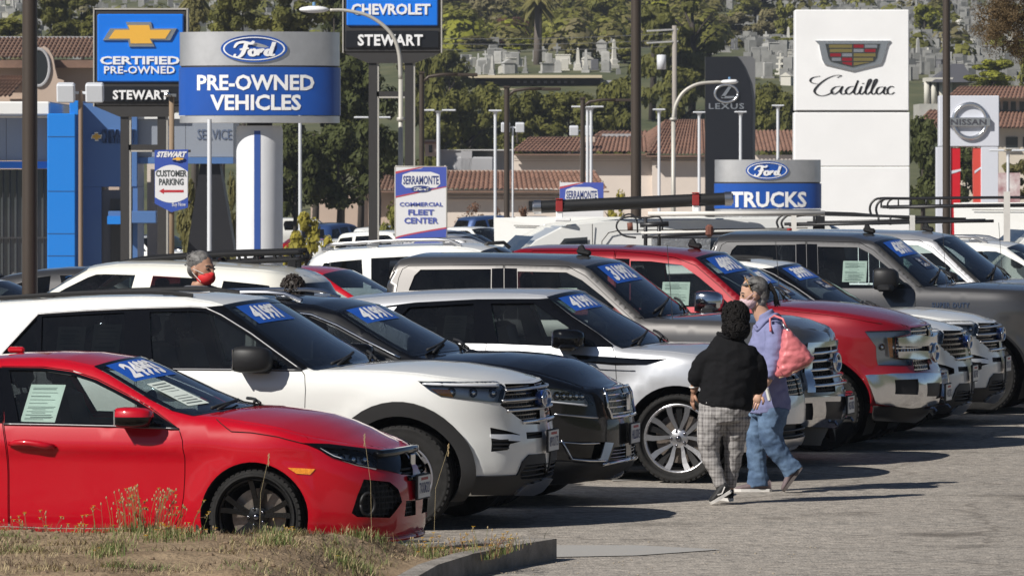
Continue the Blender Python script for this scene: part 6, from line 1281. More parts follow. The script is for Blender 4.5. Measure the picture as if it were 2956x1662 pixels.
def showroom():
 Y=178;zb=gz(-30,Y);T=Thing('car_showroom','blue and grey car showroom with bright blue entrance arch lettered CHEVROLET','building',(dp(180,0,Y).x,Y+8,zb))
 X=lambda p,y=Y:dp(p,0,y).x;Z=lambda p,y=Y:dp(0,p,y).z
 AB=mat('arch_blue',(.008,.20,.66),.4,.0,coat=.3);ACM=mat('cladding_grey',(.31,.34,.39),.45,.3,var=(.3,.04));CAN=mat('canopy_white',(.72,.72,.70),.6);NB=mat('panel_navy',(.09,.19,.42),.4,.2)
 bbx(T,'canopy',X(-160),X(140),Y-2.2,Y+8,Z(292),Z(258),CAN,.05)
 for k in range(4):bbx(T,'cladding_panel',X(-100+k*60),X(-100+k*60+59),Y-.5,Y+.2,Z(404),Z(297),ACM)
 bbx(T,'blue_band',X(-160),X(138),Y-.7,Y+.2,Z(424),Z(406),AB);
 for k in range(12):
  x0=-60+k*17;bbx(T,'glass_pane',X(x0),X(x0+15.5),Y+.1,Y+.16,zb,Z(426),mat('showroom_glass',(.05,.06,.065),.05,coat=1));bbx(T,'mullion',X(x0+15.5),X(x0+17),Y-.02,Y+.2,zb,Z(426),FRAMEDK)
 bbx(T,'transom',X(-60),X(136),Y-.03,Y+.05,Z(600),Z(596),FRAMEDK)
 bbx(T,'arch_leg',X(136),X(206),Y-2.6,Y+3,zb,Z(288),AB,.03);bbx(T,'arch_top',X(190),X(212),Y-2.4,Y+3,Z(292),Z(256),AB,.02)
 for z in(345,480,585,640):bbx(T,'panel_joint',X(137),X(205),Y-2.612,Y-2.59,Z(z+1),Z(z),FRAMEDK)
 bbx(T,'arch_face',X(206),X(352),Y-1.2,Y+2,Z(470),Z(262),NB,.02);bbx(T,'arch_inner_leg',X(206),X(262),Y-1.15,Y+2,zb,Z(470),NB);bbx(T,'arch_right_leg',X(340),X(352),Y-1.15,Y+2,zb,Z(470),NB)
 bbx(T,'portal_frame',X(262),X(340),Y-1.0,Y+.5,zb,Z(478),mat('portal_grey',(.13,.13,.14),.5));bbx(T,'entrance',X(284),X(338),Y-1.06,Y-.98,zb,Z(500),mat('entrance_dark',(.05,.048,.045),.3));bbx(T,'entrance_canopy',X(286),X(405),Y-2.4,Y-1.1,Z(560),Z(530),NB,.02);bbx(T,'canopy_strip',X(284),X(330),Y-2.5,Y-2.4,Z(562),Z(542),AB)
 T.text('lettering','CHEVROLET',lambda a,b:(X(262+84*a),Y-1.3,Z(362-36*b)),mat('sign_letters',(.35,.42,.55),.4,.3),.02,0,1,(0,.1,0));bowtie(T,243,344,28,22,Y-1.3,.06)
 bbx(T,'cladding_panel',X(352),X(470),Y-.8,Y+3,Z(395),Z(300),ACM);bbx(T,'cladding_panel',X(471),X(590),Y-.8,Y+3,Z(395),Z(306),ACM);bbx(T,'blue_band',X(352),X(590),Y-.9,Y+2,Z(412),Z(396),NB);bbx(T,'canopy',X(352),X(470),Y-1,Y+4,Z(300),Z(285),CAN)
 T.text('lettering','SERVICE',lambda a,b:(X(500+86*a),Y-.83,Z(352-26*b)),mat('sign_letters_dark',(.10,.13,.2),.5),.01)
 k=MB();p=[dp(a,b,Y-.4)for a,b in((505,410),(552,410),(592,640),(470,640))];k.add([(q.x,yy,q.z if q.z>zb else zb)for yy in(Y-.6,Y+1)for q in p],[(0,1,2,3),(7,6,5,4),(0,3,7,4),(1,5,6,2),(3,2,6,7)]);T.mb('slanted_pier',k,mat('pier_black',(.012,.012,.015),.5))
 w=MB();w.box((X(375),Y+5,Z(480)),(X(410)-X(350),.3,5));T.mb('rear_wall',w,STUCCO)
showroom()
def flat_roof_house():
 Y=452;T=Thing('flat_roof_building','long low building with cream flat roof edges below the headstones','building',(dp(1350,0,Y).x,Y+6,gz(8,Y)-1));X=lambda p:dp(p,0,Y).x;Z=lambda p:dp(0,p,Y).z
 bbx(T,'roof_slab',X(1165),X(1513),Y-3,Y+8,Z(198),Z(191),FASCIA);bbx(T,'roof_slab',X(1232),X(1395),Y-5,Y+2,Z(234),Z(226),FASCIA);bbx(T,'wall',X(1240),X(1510),Y,Y+7,Z(262),Z(198),mat('house_wall',(.10,.095,.09),.8));bbx(T,'wall',X(1510),X(1542),Y-1,Y+7,Z(245),Z(203),STUCCO3)
 for k in range(9):bbx(T,'vent_block',X(1300+k*17),X(1308+k*17),Y-.1,Y+.1,Z(210),Z(204),STUCCO3)
flat_roof_house()
def mausoleum():
 Y=415;T=Thing('mausoleum','grey stone mausoleum with columns and dark domed roof on the hill at right','building',(dp(2380,0,Y).x,Y+4,gz(30,Y)-2));X=lambda p:dp(p,0,Y).x;Z=lambda p:dp(0,p,Y).z;zb=gz(30,Y)-2
 bbx(T,'wall',X(2352),X(2440),Y+1,Y+8,zb,Z(208),CONC);bbx(T,'podium',X(2310),X(2400),Y-1,Y+5,zb,Z(262),CONC);bbx(T,'entablature',X(2326),X(2396),Y-.6,Y+2,Z(206),Z(196),mat('stone_pale',(.55,.53,.47),.8));bbx(T,'rear_recess',X(2330),X(2392),Y+.4,Y+.9,Z(262),Z(206),WINDK)
 for px in(2331,2349,2369,2388):c=MB();c.tube([(X(px),Y-.2,Z(262)),(X(px),Y-.2,Z(206))],.22,10);T.mb('column',c,mat('stone_pale',(.55,.53,.47),.8),True)
 bbx(T,'steps',X(2310),X(2360),Y-2,Y-1,zb,Z(300),CONC)
 d=MB();x0,x1=X(2340),X(2450);d.add([(x0,Y-1.5,Z(208)),(x1,Y-1.5,Z(208)),(x1,Y+9,Z(208)),(x0,Y+9,Z(208)),(x0+2,Y+4,Z(158)),(x1-.5,Y+4,Z(158))],[(0,1,5,4),(2,3,4,5),(3,0,4),(1,2,5),(3,2,1,0)]);T.mb('hipped_roof',d,mat('slate',(.09,.09,.10),.7))
mausoleum()
def right_building():
 Y=330;zb=gz(40,Y)-.3;T=Thing('tile_roof_house','cream two storey building with red tile roofs at the right edge','building',(dp(2500,0,Y).x,Y+8,zb));X=lambda p:dp(p,0,Y).x;Z=lambda p:dp(0,p,Y).z
 CR=mat('stucco_cream',(.58,.52,.43),.9,var=(.6,.05))
 bbx(T,'wall',X(2420),X(2760),Y+4,Y+14,zb,Z(245),CR);tiled_slope(T,(X(2385),Y+3,Z(250)),(X(2770),Y+3,Z(250)),(X(2770),Y+8,Z(214)),(X(2440),Y+8,Z(214)),TILE,36,5);bbx(T,'wall',X(2400),X(2760),Y+.5,Y+4,zb,Z(322),CR);tiled_slope(T,(X(2290),Y-.5,Z(325)),(X(2770),Y-.5,Z(325)),(X(2770),Y+4,Z(285)),(X(2350),Y+4,Z(276)),TILE,44,6)
 for px in(2518,2538,2558,2580):bbx(T,'window',X(px),X(px+13),Y+3.9,Y+4.1,Z(278),Z(254),WINDK)
 for px in(2532,2575):bbx(T,'window',X(px),X(px+30),Y+.4,Y+.6,Z(372),Z(345),WINDK);bbx(T,'window_sill',X(px-2),X(px+32),Y+.2,Y+.6,Z(375),Z(372.5),ROOFW)
right_building()
def mural():
 Y=215;T=Thing('shop_sign','small pink and white street sign panel at the right edge','sign',(dp(2545,0,Y).x,Y,gz(40,Y)));m=mat('mural',(.50,.08,.12),.7,var=(1.6,.5,(.75,.72,.70)))
 T.mb('panel',rect_box(2512,435,2566,520,Y,Y,Y+.2),m);p=MB();x=dp(2540,0,Y).x;p.box((x,Y+.1,-1.0),(.2,.12,3));T.mb('post',p,FRAMEDK)
mural()
# ---------------------------------------------------------------- trees
rng=random.Random(5)
def leafmat(name,col,var=.45):
 m=bpy.data.materials.new(name);m.use_nodes=True;N,L=nodes(m);p=N['Principled BSDF'];p.inputs['Roughness'].default_value=.7;p.inputs['Specular IOR Level'].default_value=.25
 tc=N.new('ShaderNodeTexCoord');n=N.new('ShaderNodeTexNoise');n.inputs['Scale'].default_value=1.1;n.inputs['Detail'].default_value=7;n.inputs['Roughness'].default_value=.75;L.new(tc.outputs['Object'],n.inputs['Vector'])
 r=N.new('ShaderNodeValToRGB');e=r.color_ramp.elements;e[0].position=.3;e[0].color=(*[c*(1-var)for c in col],1);e[1].position=.7;e[1].color=(min(1,col[0]*(1+var)*1.1),min(1,col[1]*(1+var)),col[2]*(1+var*.5),1);L.new(n.outputs['Fac'],r.inputs[0]);L.new(r.outputs[0],p.inputs['Base Color'])
 t=N.new('ShaderNodeBsdfTranslucent');L.new(r.outputs[0],t.inputs[0]);mx=N.new('ShaderNodeMixShader');mx.inputs[0].default_value=.3;L.new(p.outputs[0],mx.inputs[1]);L.new(t.outputs[0],mx.inputs[2]);L.new(mx.outputs[0],N['Material Output'].inputs['Surface'])
 return m
LM={'dark':leafmat('leaf_dark',(0.070,0.087,0.028)),'cypress':leafmat('leaf_cypress',(0.120,0.129,0.033)),'mid':leafmat('leaf_mid',(0.176,0.187,0.046)),'bright':leafmat('leaf_bright',(0.238,0.262,0.038)),'yellow':leafmat('leaf_yellow',(0.307,0.284,0.051)),'grey':leafmat('leaf_grey',(0.192,0.180,0.096),.3),'plum':leafmat('leaf_plum',(0.115,0.060,0.049)),'rust':leafmat('leaf_rust',(0.185,0.097,0.058)),'olive':leafmat('leaf_olive',(0.154,0.150,0.058)),'bronze':leafmat('leaf_bronze',(0.131,0.097,0.054))}
BARK=mat('bark',(.045,.036,.029),.9,bump=(12,.5))
def crown_mesh(name,seed,kind,n,leaf):
 """unit crown (radius about 1 in x and y, 0..2 in z) of leaf clumps spread through its volume"""
 r=random.Random(seed);cl=[]
 nb={'round':30,'tall':34,'cedar':34,'bush':20,'loose':26}[kind]
 for i in range(nb):
  if kind=='cedar':
   z=r.uniform(.05,1.0)**.9*2;R=max(.08,(1-z/2.15))*r.uniform(.35,1.05);a=r.uniform(0,6.283);cl.append((R*math.cos(a),R*math.sin(a),z,r.uniform(.26,.42)*(1.15-z*.35),.30))
  elif kind=='tall':
   z=r.uniform(.1,1.9);R=math.sqrt(max(0,1-((z-.9)/1.1)**2))*r.uniform(.2,.85);a=r.uniform(0,6.283);cl.append((R*math.cos(a),R*math.sin(a),z,r.uniform(.22,.40),.8))
  else:
   z=r.uniform(.12,1.8)if kind!='bush' else r.uniform(.1,1.5);q=1-((z-.85)/1.05)**2;R=math.sqrt(max(0,q))*r.uniform(.15,.85)**.7;a=r.uniform(0,6.283);cl.append((R*math.cos(a),R*math.sin(a),z,r.uniform(.20,.40),.75))
 v=[];f=[]
 for k in range(n):
  c=cl[int(r.random()*len(cl))];d=Vector((r.gauss(0,1),r.gauss(0,1),r.gauss(0,1)));d.normalize();rad=c[3]*(r.random()**.4)
  p=Vector((c[0]+d.x*rad,c[1]+d.y*rad,max(.0,c[2]+d.z*rad*c[4])));s_=leaf*r.uniform(.6,1.5)
  nn=(d+Vector((r.uniform(-.6,.6),r.uniform(-.6,.6),r.uniform(-.2,.9)))).normalized();a=nn.orthogonal().normalized();a.rotate(Matrix.Rotation(r.uniform(0,6.28),3,nn));b=nn.cross(a);i=len(v);w=r.uniform(.45,.8)
  v+=[p-a*s_,p+b*s_*w,p+a*s_,p-b*s_*w];f.append((i,i+1,i+2,i+3))
 me=bpy.data.meshes.new(name);me.from_pydata(v,[],f);me.update();return me
CM={}
def crown(kind,seed,n,leaf):
 k=(kind,seed,n,leaf)
 if k not in CM:CM[k]=crown_mesh('crown',seed,kind,n,leaf)
 return CM[k]
TN=[0]
def tree(label,px,ytop,ybot,w,Y,kind,leaf,seed=0,name='tree',group='trees on the hillside',n=3200,ls=.055,trunk=True,zb=None,stretch=1.0,cat='tree'):
 """crown spans ytop..ybot (picture units) and is w wide"""
 c=dp(px,ybot,Y);h=(ybot-ytop)*mpp(Y);R=w/2*mpp(Y);zg=gz(c.x,Y)if zb is None else zb;zt_=c.z+h;ground=trunk is False or(Y>300)
 if ground and(not trunk or zt_-zg<1.7*h):c.z=zg+(.0 if not trunk else .06*h);h=zt_-c.z
 zc=max(c.z,zg+.05)if trunk else c.z
 base=Vector((c.x,Y,min(zg,zc)));T=Thing(name,label,cat,base,group);TN[0]+=1
 o=bpy.data.objects.new('crown',crown(kind,seed,n,ls));COL.objects.link(o);o.location=(c.x,Y,c.z);o.scale=(R,R*.9*stretch,h/2);o.rotation_euler=(0,0,TN[0]*1.7)
 if len(o.data.materials)==0:o.data.materials.append(LM[leaf])
 o.material_slots[0].link='OBJECT';o.material_slots[0].material=LM[leaf]
 T.adopt(o)
 tr=MB();zt=c.z+h*(.75 if kind in('cedar','tall')else .5);r0=max(.10,R*.07)
 tr.tube([(c.x,Y,base.z-.3),(c.x+R*.05,Y,base.z+(zt-base.z)*.5),(c.x,Y,zt)],[r0*1.3,r0,r0*.35],8)
 q=random.Random(TN[0])
 for k in range(5):
  a=q.uniform(0,6.28);z0=base.z+(zt-base.z)*q.uniform(.45,.8);tr.tube([(c.x,Y,z0),(c.x+math.cos(a)*R*.4,Y+math.sin(a)*R*.4,z0+h*.12),(c.x+math.cos(a)*R*.75,Y+math.sin(a)*R*.7,z0+h*.2)],[r0*.5,r0*.35,r0*.12],5)
 T.mb('trunk',tr,BARK,True);return T
TL=[('dark pine left of the CERTIFIED sign, the leftmost of the dark pair',128,-30,110,130,345,'round','cypress'),('dark pine just left of the CERTIFIED sign top',205,-40,100,150,355,'round','cypress'),('green bushy tree at the far left edge above the brown tile roof',25,45,105,120,330,'round','mid'),('dark spreading pine above the pre-owned sign, left part',610,-60,100,150,320,'round','cypress'),('dark spreading pine above the pre-owned sign, right part beside the street lamp',740,-70,100,190,310,'round','cypress'),('dark pine between the street lamp head and the tall blue sign',840,-40,130,120,335,'round','dark'),('dull palm-like tree right of the CERTIFIED sign',492,-20,80,60,340,'round','olive'),('bushy tree just above the pre-owned sign steel band',560,20,110,100,345,'round','mid'),('big dark tree low behind the tall blue sign left post',850,300,520,200,258,'round','dark'),('dark tree filling right of the pillar',740,330,540,130,256,'round','dark'),('big dark tree right of the white sign pillar',790,190,470,230,262,'round','dark'),('big dark tree directly behind the tall blue sign posts',905,130,430,210,268,'round','dark'),('dark tree behind the right edge of the pre-owned sign',860,60,330,150,290,'round','cypress'),('dark lower tree mass left of the fleet banner',950,300,440,150,275,'round','dark'),('dark cypress under the left end of the flat roofed building',1120,240,400,120,345,'round','cypress'),('dark cypress filling below the cream roof edge',1215,200,330,140,385,'round','cypress'),('dark cypress below the middle of the flat roofed building',1300,240,390,120,350,'round','cypress'),('dark olive tree before the flat roofed building right half',1400,230,350,130,390,'round','mid'),('dark cypress right of the flat roofed building',1545,200,330,120,395,'round','cypress'),('dark cypress at the right end of the cream roof',1480,235,360,120,355,'round','cypress'),('dark foliage right of the tall blue sign upper post',1130,120,260,120,425,'round','cypress'),('dark green tree left of the white tower sign middle',1930,200,330,110,395,'round','cypress'),('green tree between the round lime trees and the cedar',1570,100,215,100,470,'round','mid'),('dark cypress right of the tall blue sign post',1075,150,380,130,360,'tall','cypress'),('broad dark cypress under the flat roofed building, left',1160,215,395,190,365,'round','cypress'),('broad dark cypress under the flat roofed building, middle left',1265,235,395,150,368,'tall','cypress'),('broad dark cypress under the flat roofed building, middle',1345,215,370,150,372,'round','cypress'),('broad dark cypress under the flat roofed building, right',1430,225,365,160,366,'round','cypress'),('dark cypress behind the right brown post with arm',1510,250,360,120,375,'round','cypress'),('dark bushy cypress left of the thick middle brown post',1565,190,350,130,380,'round','cypress'),('tall dark cedar with layered branches behind the thick middle brown post',1640,-60,260,210,420,'cedar','cypress'),('tall dark cedar beside the utility pole',1740,-80,320,220,425,'cedar','cypress'),('dark cedar foliage left of the black slab sign',1720,170,330,130,400,'round','cypress'),('grey green hill tree right of the tall blue sign',1150,20,165,130,520,'round','mid'),('grey leafed hill tree above the round lime tree',1235,-40,100,150,560,'round','grey'),('dull green hill tree left of the palm',1200,90,185,110,500,'round','olive'),('plum leafed tree left of the palm trunk',1290,40,110,90,545,'round','plum'),('olive tree over the headstones left of the lime tree',1225,95,180,110,505,'round','plum'),('lime green round tree left of the palm trunk',1305,95,175,85,488,'round','bright'),('lime green round tree right of the palm trunk',1390,80,172,90,492,'round','bright'),('small lime green bush in front of the headstones',1363,140,192,62,478,'bush','bright'),('drooping green willow up the hill right of the palm',1450,20,160,110,540,'round','olive'),('upper green willow beside the dark cedar',1530,-30,130,120,545,'round','mid'),('green hill tree behind the palm head',1390,20,110,100,570,'round','mid'),('dark hill tree at the top beside the palm',1480,-60,60,120,600,'round','cypress'),('green hill tree at the top right of the CHEVROLET sign',1140,-60,60,130,610,'round','olive'),('bare greyish tree on the hill above the black slab sign',1850,30,130,130,560,'round','grey'),('greyish thin tree further right above the black slab sign',1945,20,110,100,555,'round','grey'),('green hill tree at the top centre right',1900,-60,35,170,620,'round','mid'),('lime green tree left of the white tower sign',1962,92,185,90,500,'round','bright'),('olive tree low behind the white tower sign left edge',1965,160,240,95,470,'round','olive'),('dark shrub mass between black slab and white tower sign',1955,225,345,130,380,'round','cypress'),('dark tree at upper left of the white tower sign',1975,0,100,80,540,'round','mid'),('green tree right of the white tower sign top',2325,10,92,90,540,'round','bright'),('dark hill tree above it near the right brown post',2365,-20,50,80,590,'round','olive'),('lime green round tree above the cream building',2495,145,225,145,400,'round','bright'),('dark shrub right of the white tower sign base',2320,300,520,120,262,'tall','dark'),('dark tree behind the portal sign legs',2430,360,540,150,300,'round','dark'),('dull shrub at the far right below the cream building',2560,400,500,90,250,'round','olive'),('dark tree right of the round lime tree at the right edge',2600,120,230,90,430,'round','mid')]
for i,(lb,px,a,b,w,Y,kd,lf)in enumerate(TL):
 big=w>140;tree(lb,px,a,b,w,Y,kd,lf,seed=i%3 if not big else 3+i%3,n=6500 if big else 4200,ls=.066 if big else .085)
SL=[('yellow green shrub right of the white sign pillar base',775,492,562,130,170,'yellow'),('green shrub between the tall blue sign posts and fleet banner',965,470,570,110,200,'mid'),('bare reddish shrub right of the fleet banner',1187,482,548,100,262,'rust'),('bare reddish shrub left of the second crest banner',1340,488,545,90,262,'rust'),('sparse reddish shrub beside the white lamp post',1255,495,545,60,265,'rust'),('yellow green rounded shrub right of the second crest banner',1545,448,520,70,255,'yellow'),('yellow green hedge top above the TRUCKS sign',1915,378,420,100,255,'yellow'),('small yellow hedge top left of the white tower sign',1985,382,420,40,256,'yellow'),('dull green bush behind the parking banner',490,395,560,90,200,'olive'),('green bush between the slanted black pier and the pillar',572,380,560,60,205,'olive')]
for i,(lb,px,a,b,w,Y,lf)in enumerate(SL):tree(lb,px,a,b,w,Y,'bush',lf,seed=7+i%2,name='shrub',group='shrubs among the car lots',n=2600 if lf!='rust' else 1300,ls=.085 if lf!='rust' else .05,trunk=False,cat='shrub')
def bronze_tree():
 Y=120;x=dp(2720,0,Y).x;T=Thing('tree','reddish brown leafed tree hanging into the top right corner','tree',(x,Y,0));me=crown('loose',21,9000,.020)
 for(px,py,w,h)in((2600,-60,330,330),(2500,20,150,200),(2560,60,170,200)):
  o=bpy.data.objects.new('crown',me);COL.objects.link(o);c=dp(px,py+h/2,Y);o.location=(c.x,Y+(px-2560)*.01,c.z);s=mpp(Y);o.scale=(w/2*s,w/2*s,h/2*s);o.rotation_euler=(0,0,px)
  if len(me.materials)==0:me.materials.append(LM['bronze'])
  T.adopt(o)
 t=MB();t.tube([(x,Y,-.2),(x-.3,Y,3),dp(2640,-20,Y),dp(2540,60,Y)],[.28,.2,.12,.03],8);t.tube([(x-.2,Y,2.5),dp(2600,60,Y),dp(2520,120,Y)],[.14,.08,.02],6);T.mb('trunk',t,BARK,True)
bronze_tree()
def palm(label,px,ytop,ybot,Y,w,trunk_to):
 c=dp(px,ytop,Y);T=Thing('palm_tree',label,'palm tree',(c.x,Y,gz(c.x,Y)),'palm trees on the hill');t=MB();zb=min(gz(c.x,Y),dp(0,trunk_to,Y).z);t.tube([(c.x,Y,zb-.3),(c.x+.1,Y,c.z)],[w*mpp(Y)*.6,w*mpp(Y)*.42],10);T.mb('trunk',t,mat('palm_bark',(.12,.10,.085),.9,bump=(9,.8)),True)
 r=random.Random(int(px));L=(ybot-ytop)*mpp(Y)
 for k in range(34):
  a=r.uniform(0,6.283);up=r.uniform(-.5,1.0);v=[];f=[]
  dx,dy=math.cos(a),math.sin(a)
  for i in range(9):
   s=i/8;p=Vector((c.x+dx*L*s*(.9-.2*abs(up)),Y+dy*L*s*.9,c.z+L*(up*s*.8-.95*s*s)));wd=.16*L*math.sin(math.pi*min(1,s*.9+.1))
   v+=[p+Vector((-dy*wd,dx*wd,-wd*.7)),p+Vector((0,0,.03)),p+Vector((dy*wd,-dx*wd,-wd*.7))]
   if i:b=3*i;f+=[(b-3,b-2,b+1,b),(b-2,b-1,b+2,b+1)]
  T.mesh('frond',v,f,LM['olive'])
palm('tall palm with drooping fronds on the cemetery hill',1352,0,62,470,20,190);palm('shaggy palm behind the CERTIFIED sign right corner',490,-8,50,350,18,120)
# ---------------------------------------------------------------- cemetery headstones
def headstones():
 r=random.Random(11);STM=[mat('stone_white',(.36,.355,.335),.8,var=(1.5,.2)),mat('stone_grey',(.22,.22,.21),.8,var=(1.5,.2)),mat('stone_pale',(.55,.53,.47),.8),mat('stone_dark',(.13,.13,.14),.5)]
 def shape(k):
  mb=MB()
  if k==0:mb.bbox((0,0,.12),(1.2,.5,.24),.03);mb.bbox((0,0,.8),(.95,.3,1.15),.06)
  elif k==1:
   mb.bbox((0,0,.1),(.9,.5,.2),.03);n=10;P=[(-.36,.2),(-.36,.9)]+[(-.36*math.cos(a),.9+.36*math.sin(a))for a in np.linspace(.3,math.pi-.3,n)]+[(.36,.9),(.36,.2)]
   mb.prism(P,-.13,.13,Matrix.Rotation(math.pi/2,4,'X'))
  elif k==2:mb.bbox((0,0,.2),(.9,.9,.4),.04);mb.bbox((0,0,.65),(.65,.65,.5),.04);mb.box((0,0,1.7),(.42,.42,1.7),0,.55);mb.box((0,0,2.62),(.24,.24,.18),0,.1)
  elif k==3:mb.bbox((0,0,.15),(.9,.5,.3),.03);mb.box((0,0,1.0),(.2,.18,1.5));mb.box((0,0,1.3),(.8,.17,.2))
  elif k==4:mb.bbox((0,0,.15),(2.4,.9,.3),.04);mb.bbox((0,0,.75),(2.1,.5,.95),.06);mb.bbox((0,0,1.27),(2.3,.65,.14),.03)
  else:mb.bbox((0,0,.9),(1.9,1.8,1.8),.05);mb.add([(-1.1,-1.05,1.8),(1.1,-1.05,1.8),(1.1,1.05,1.8),(-1.1,1.05,1.8),(0,-1.05,2.5),(0,1.05,2.5)],[(0,1,4),(3,5,2),(0,4,5,3),(1,2,5,4),(0,3,2,1)])
  me=bpy.data.meshes.new('headstone');me.from_pydata(mb.v,[],mb.f);me.materials.append(STM[0]);return me
 ME=[shape(k)for k in range(6)]
 NM=['flat topped headstone','round topped headstone','obelisk monument','stone cross','long family headstone','small pitched roof tomb']
 areas=[(2295,2450,15,190,75),(2130,2300,-14,26,34),(1900,2000,96,220,30),(1330,1560,128,190,34),(1150,1300,150,192,20),(-20,110,-14,45,30),(440,640,-14,28,26),(2470,2580,100,150,12),(1780,1850,100,140,10),(1180,1330,176,196,9),(2060,2140,-14,24,14)]
 pts=[]
 for(x0,x1,y0,y1,n)in areas:
  for _ in range(n):
   px=r.uniform(x0,x1);py=r.uniform(y0,y1)
   Y=380.0
   while Y<900 and dp(px,py,Y).z>gz(dp(px,py,Y).x,Y):Y+=2.0
   if Y<890:pts.append((dp(px,py,Y).x,Y,px,py))
 pts.sort(key=lambda p:p[1]);places=[('near the right brown post',2290,2460),('above the white tower sign',2050,2290),('left of the white tower sign',1780,2050),('around the palm and lime trees',1130,1600),('above the far left brown tile roof',-50,140),('above the pre-owned sign',400,700),('at the right edge',2460,2700)]
 extra=MB();rec={};OR='first second third fourth fifth sixth seventh eighth ninth tenth eleventh twelfth thirteenth fourteenth fifteenth sixteenth seventeenth eighteenth nineteenth twentieth'.split()
 for i,(x,y,px,py)in enumerate(pts[:290]):
  k=r.choices(range(6),(30,26,12,8,14,6))[0];s=r.uniform(.5,.9)*(.6 if k==5 else 1);o=bpy.data.objects.new('headstone',ME[k]);COL.objects.link(o);o.location=(x,y,gz(x,y)-.15);o.scale=(s,s,s*r.uniform(.9,1.2));o.rotation_euler=(0,0,r.uniform(-.5,.5));mi=r.choices(range(4),(50,24,18,8))[0]
  o.material_slots[0].link='OBJECT';o.material_slots[0].material=STM[mi];wh=next((w for w,a,b in places if a<=px<b),'on the hill')
  rec.setdefault((mi,k,wh),[]).append((px,o))
 for(mi,k,wh),L in rec.items():
  L.sort(key=lambda p:p[0])
  for j,(px,o)in enumerate(L):tag(o,'%s %s %s%s'%(['white','grey','cream','dark'][mi],NM[k],wh,'' if len(L)==1 else ', %s from left'%OR[min(j,19)]),'headstone','cemetery headstones on the hill')
 for i_ in range(5200):
  y=r.uniform(500,900);x=r.uniform(-75,75)*y/600
  if i_%2:y=r.uniform(455,900);x=dp(r.uniform(1880,2620),0,y).x
  if gz(x,y)<10:continue
  qx=(x/y*FPX+CX)/K_
  if 1050<qx<1850 and r.random()<.93:continue
  s=r.uniform(.6,1.1);extra.box((x,y,gz(x,y)+.5*s),(.8*s,.35*s,1.3*s),r.uniform(-.5,.5))
 o=extra.build('distant_headstones',STM[1]);o['kind']='stuff'
headstones()
def shrubbery():
 r=random.Random(23);mb=MB();LMS=[LM['mid'],LM['olive'],LM['cypress'],LM['bright'],LM['grey']]
 for i_ in range(520):
  y=r.uniform(470,930);x=r.uniform(-85,85)*y/640;s=r.uniform(.8,2.6)
  if i_%2:y=r.uniform(505,760);x=dp(r.uniform(1100,1800),0,y).x;s=r.uniform(1.6,3.8)
  z=gz(x,y);mb.cm=r.choices(range(5),(32,24,24,8,12))[0];st=r.uniform(.9,1.5)
  for _ in range(int(70*s)):
   d=Vector((r.gauss(0,1),r.gauss(0,1),abs(r.gauss(0,1)))).normalized();p=Vector((x,y,z))+Vector((d.x*s,d.y*s,d.z*s*st))*r.random()**.35;a=d.orthogonal();a.rotate(Matrix.Rotation(r.uniform(0,6.28),3,d));b=d.cross(a);q=r.uniform(.18,.42);mb.add([p-a*q,p+b*q*.7,p+a*q,p-b*q*.7],[(0,1,2,3)])
 o=mb.build('hill_shrubbery',LMS);o['kind']='stuff'
shrubbery()
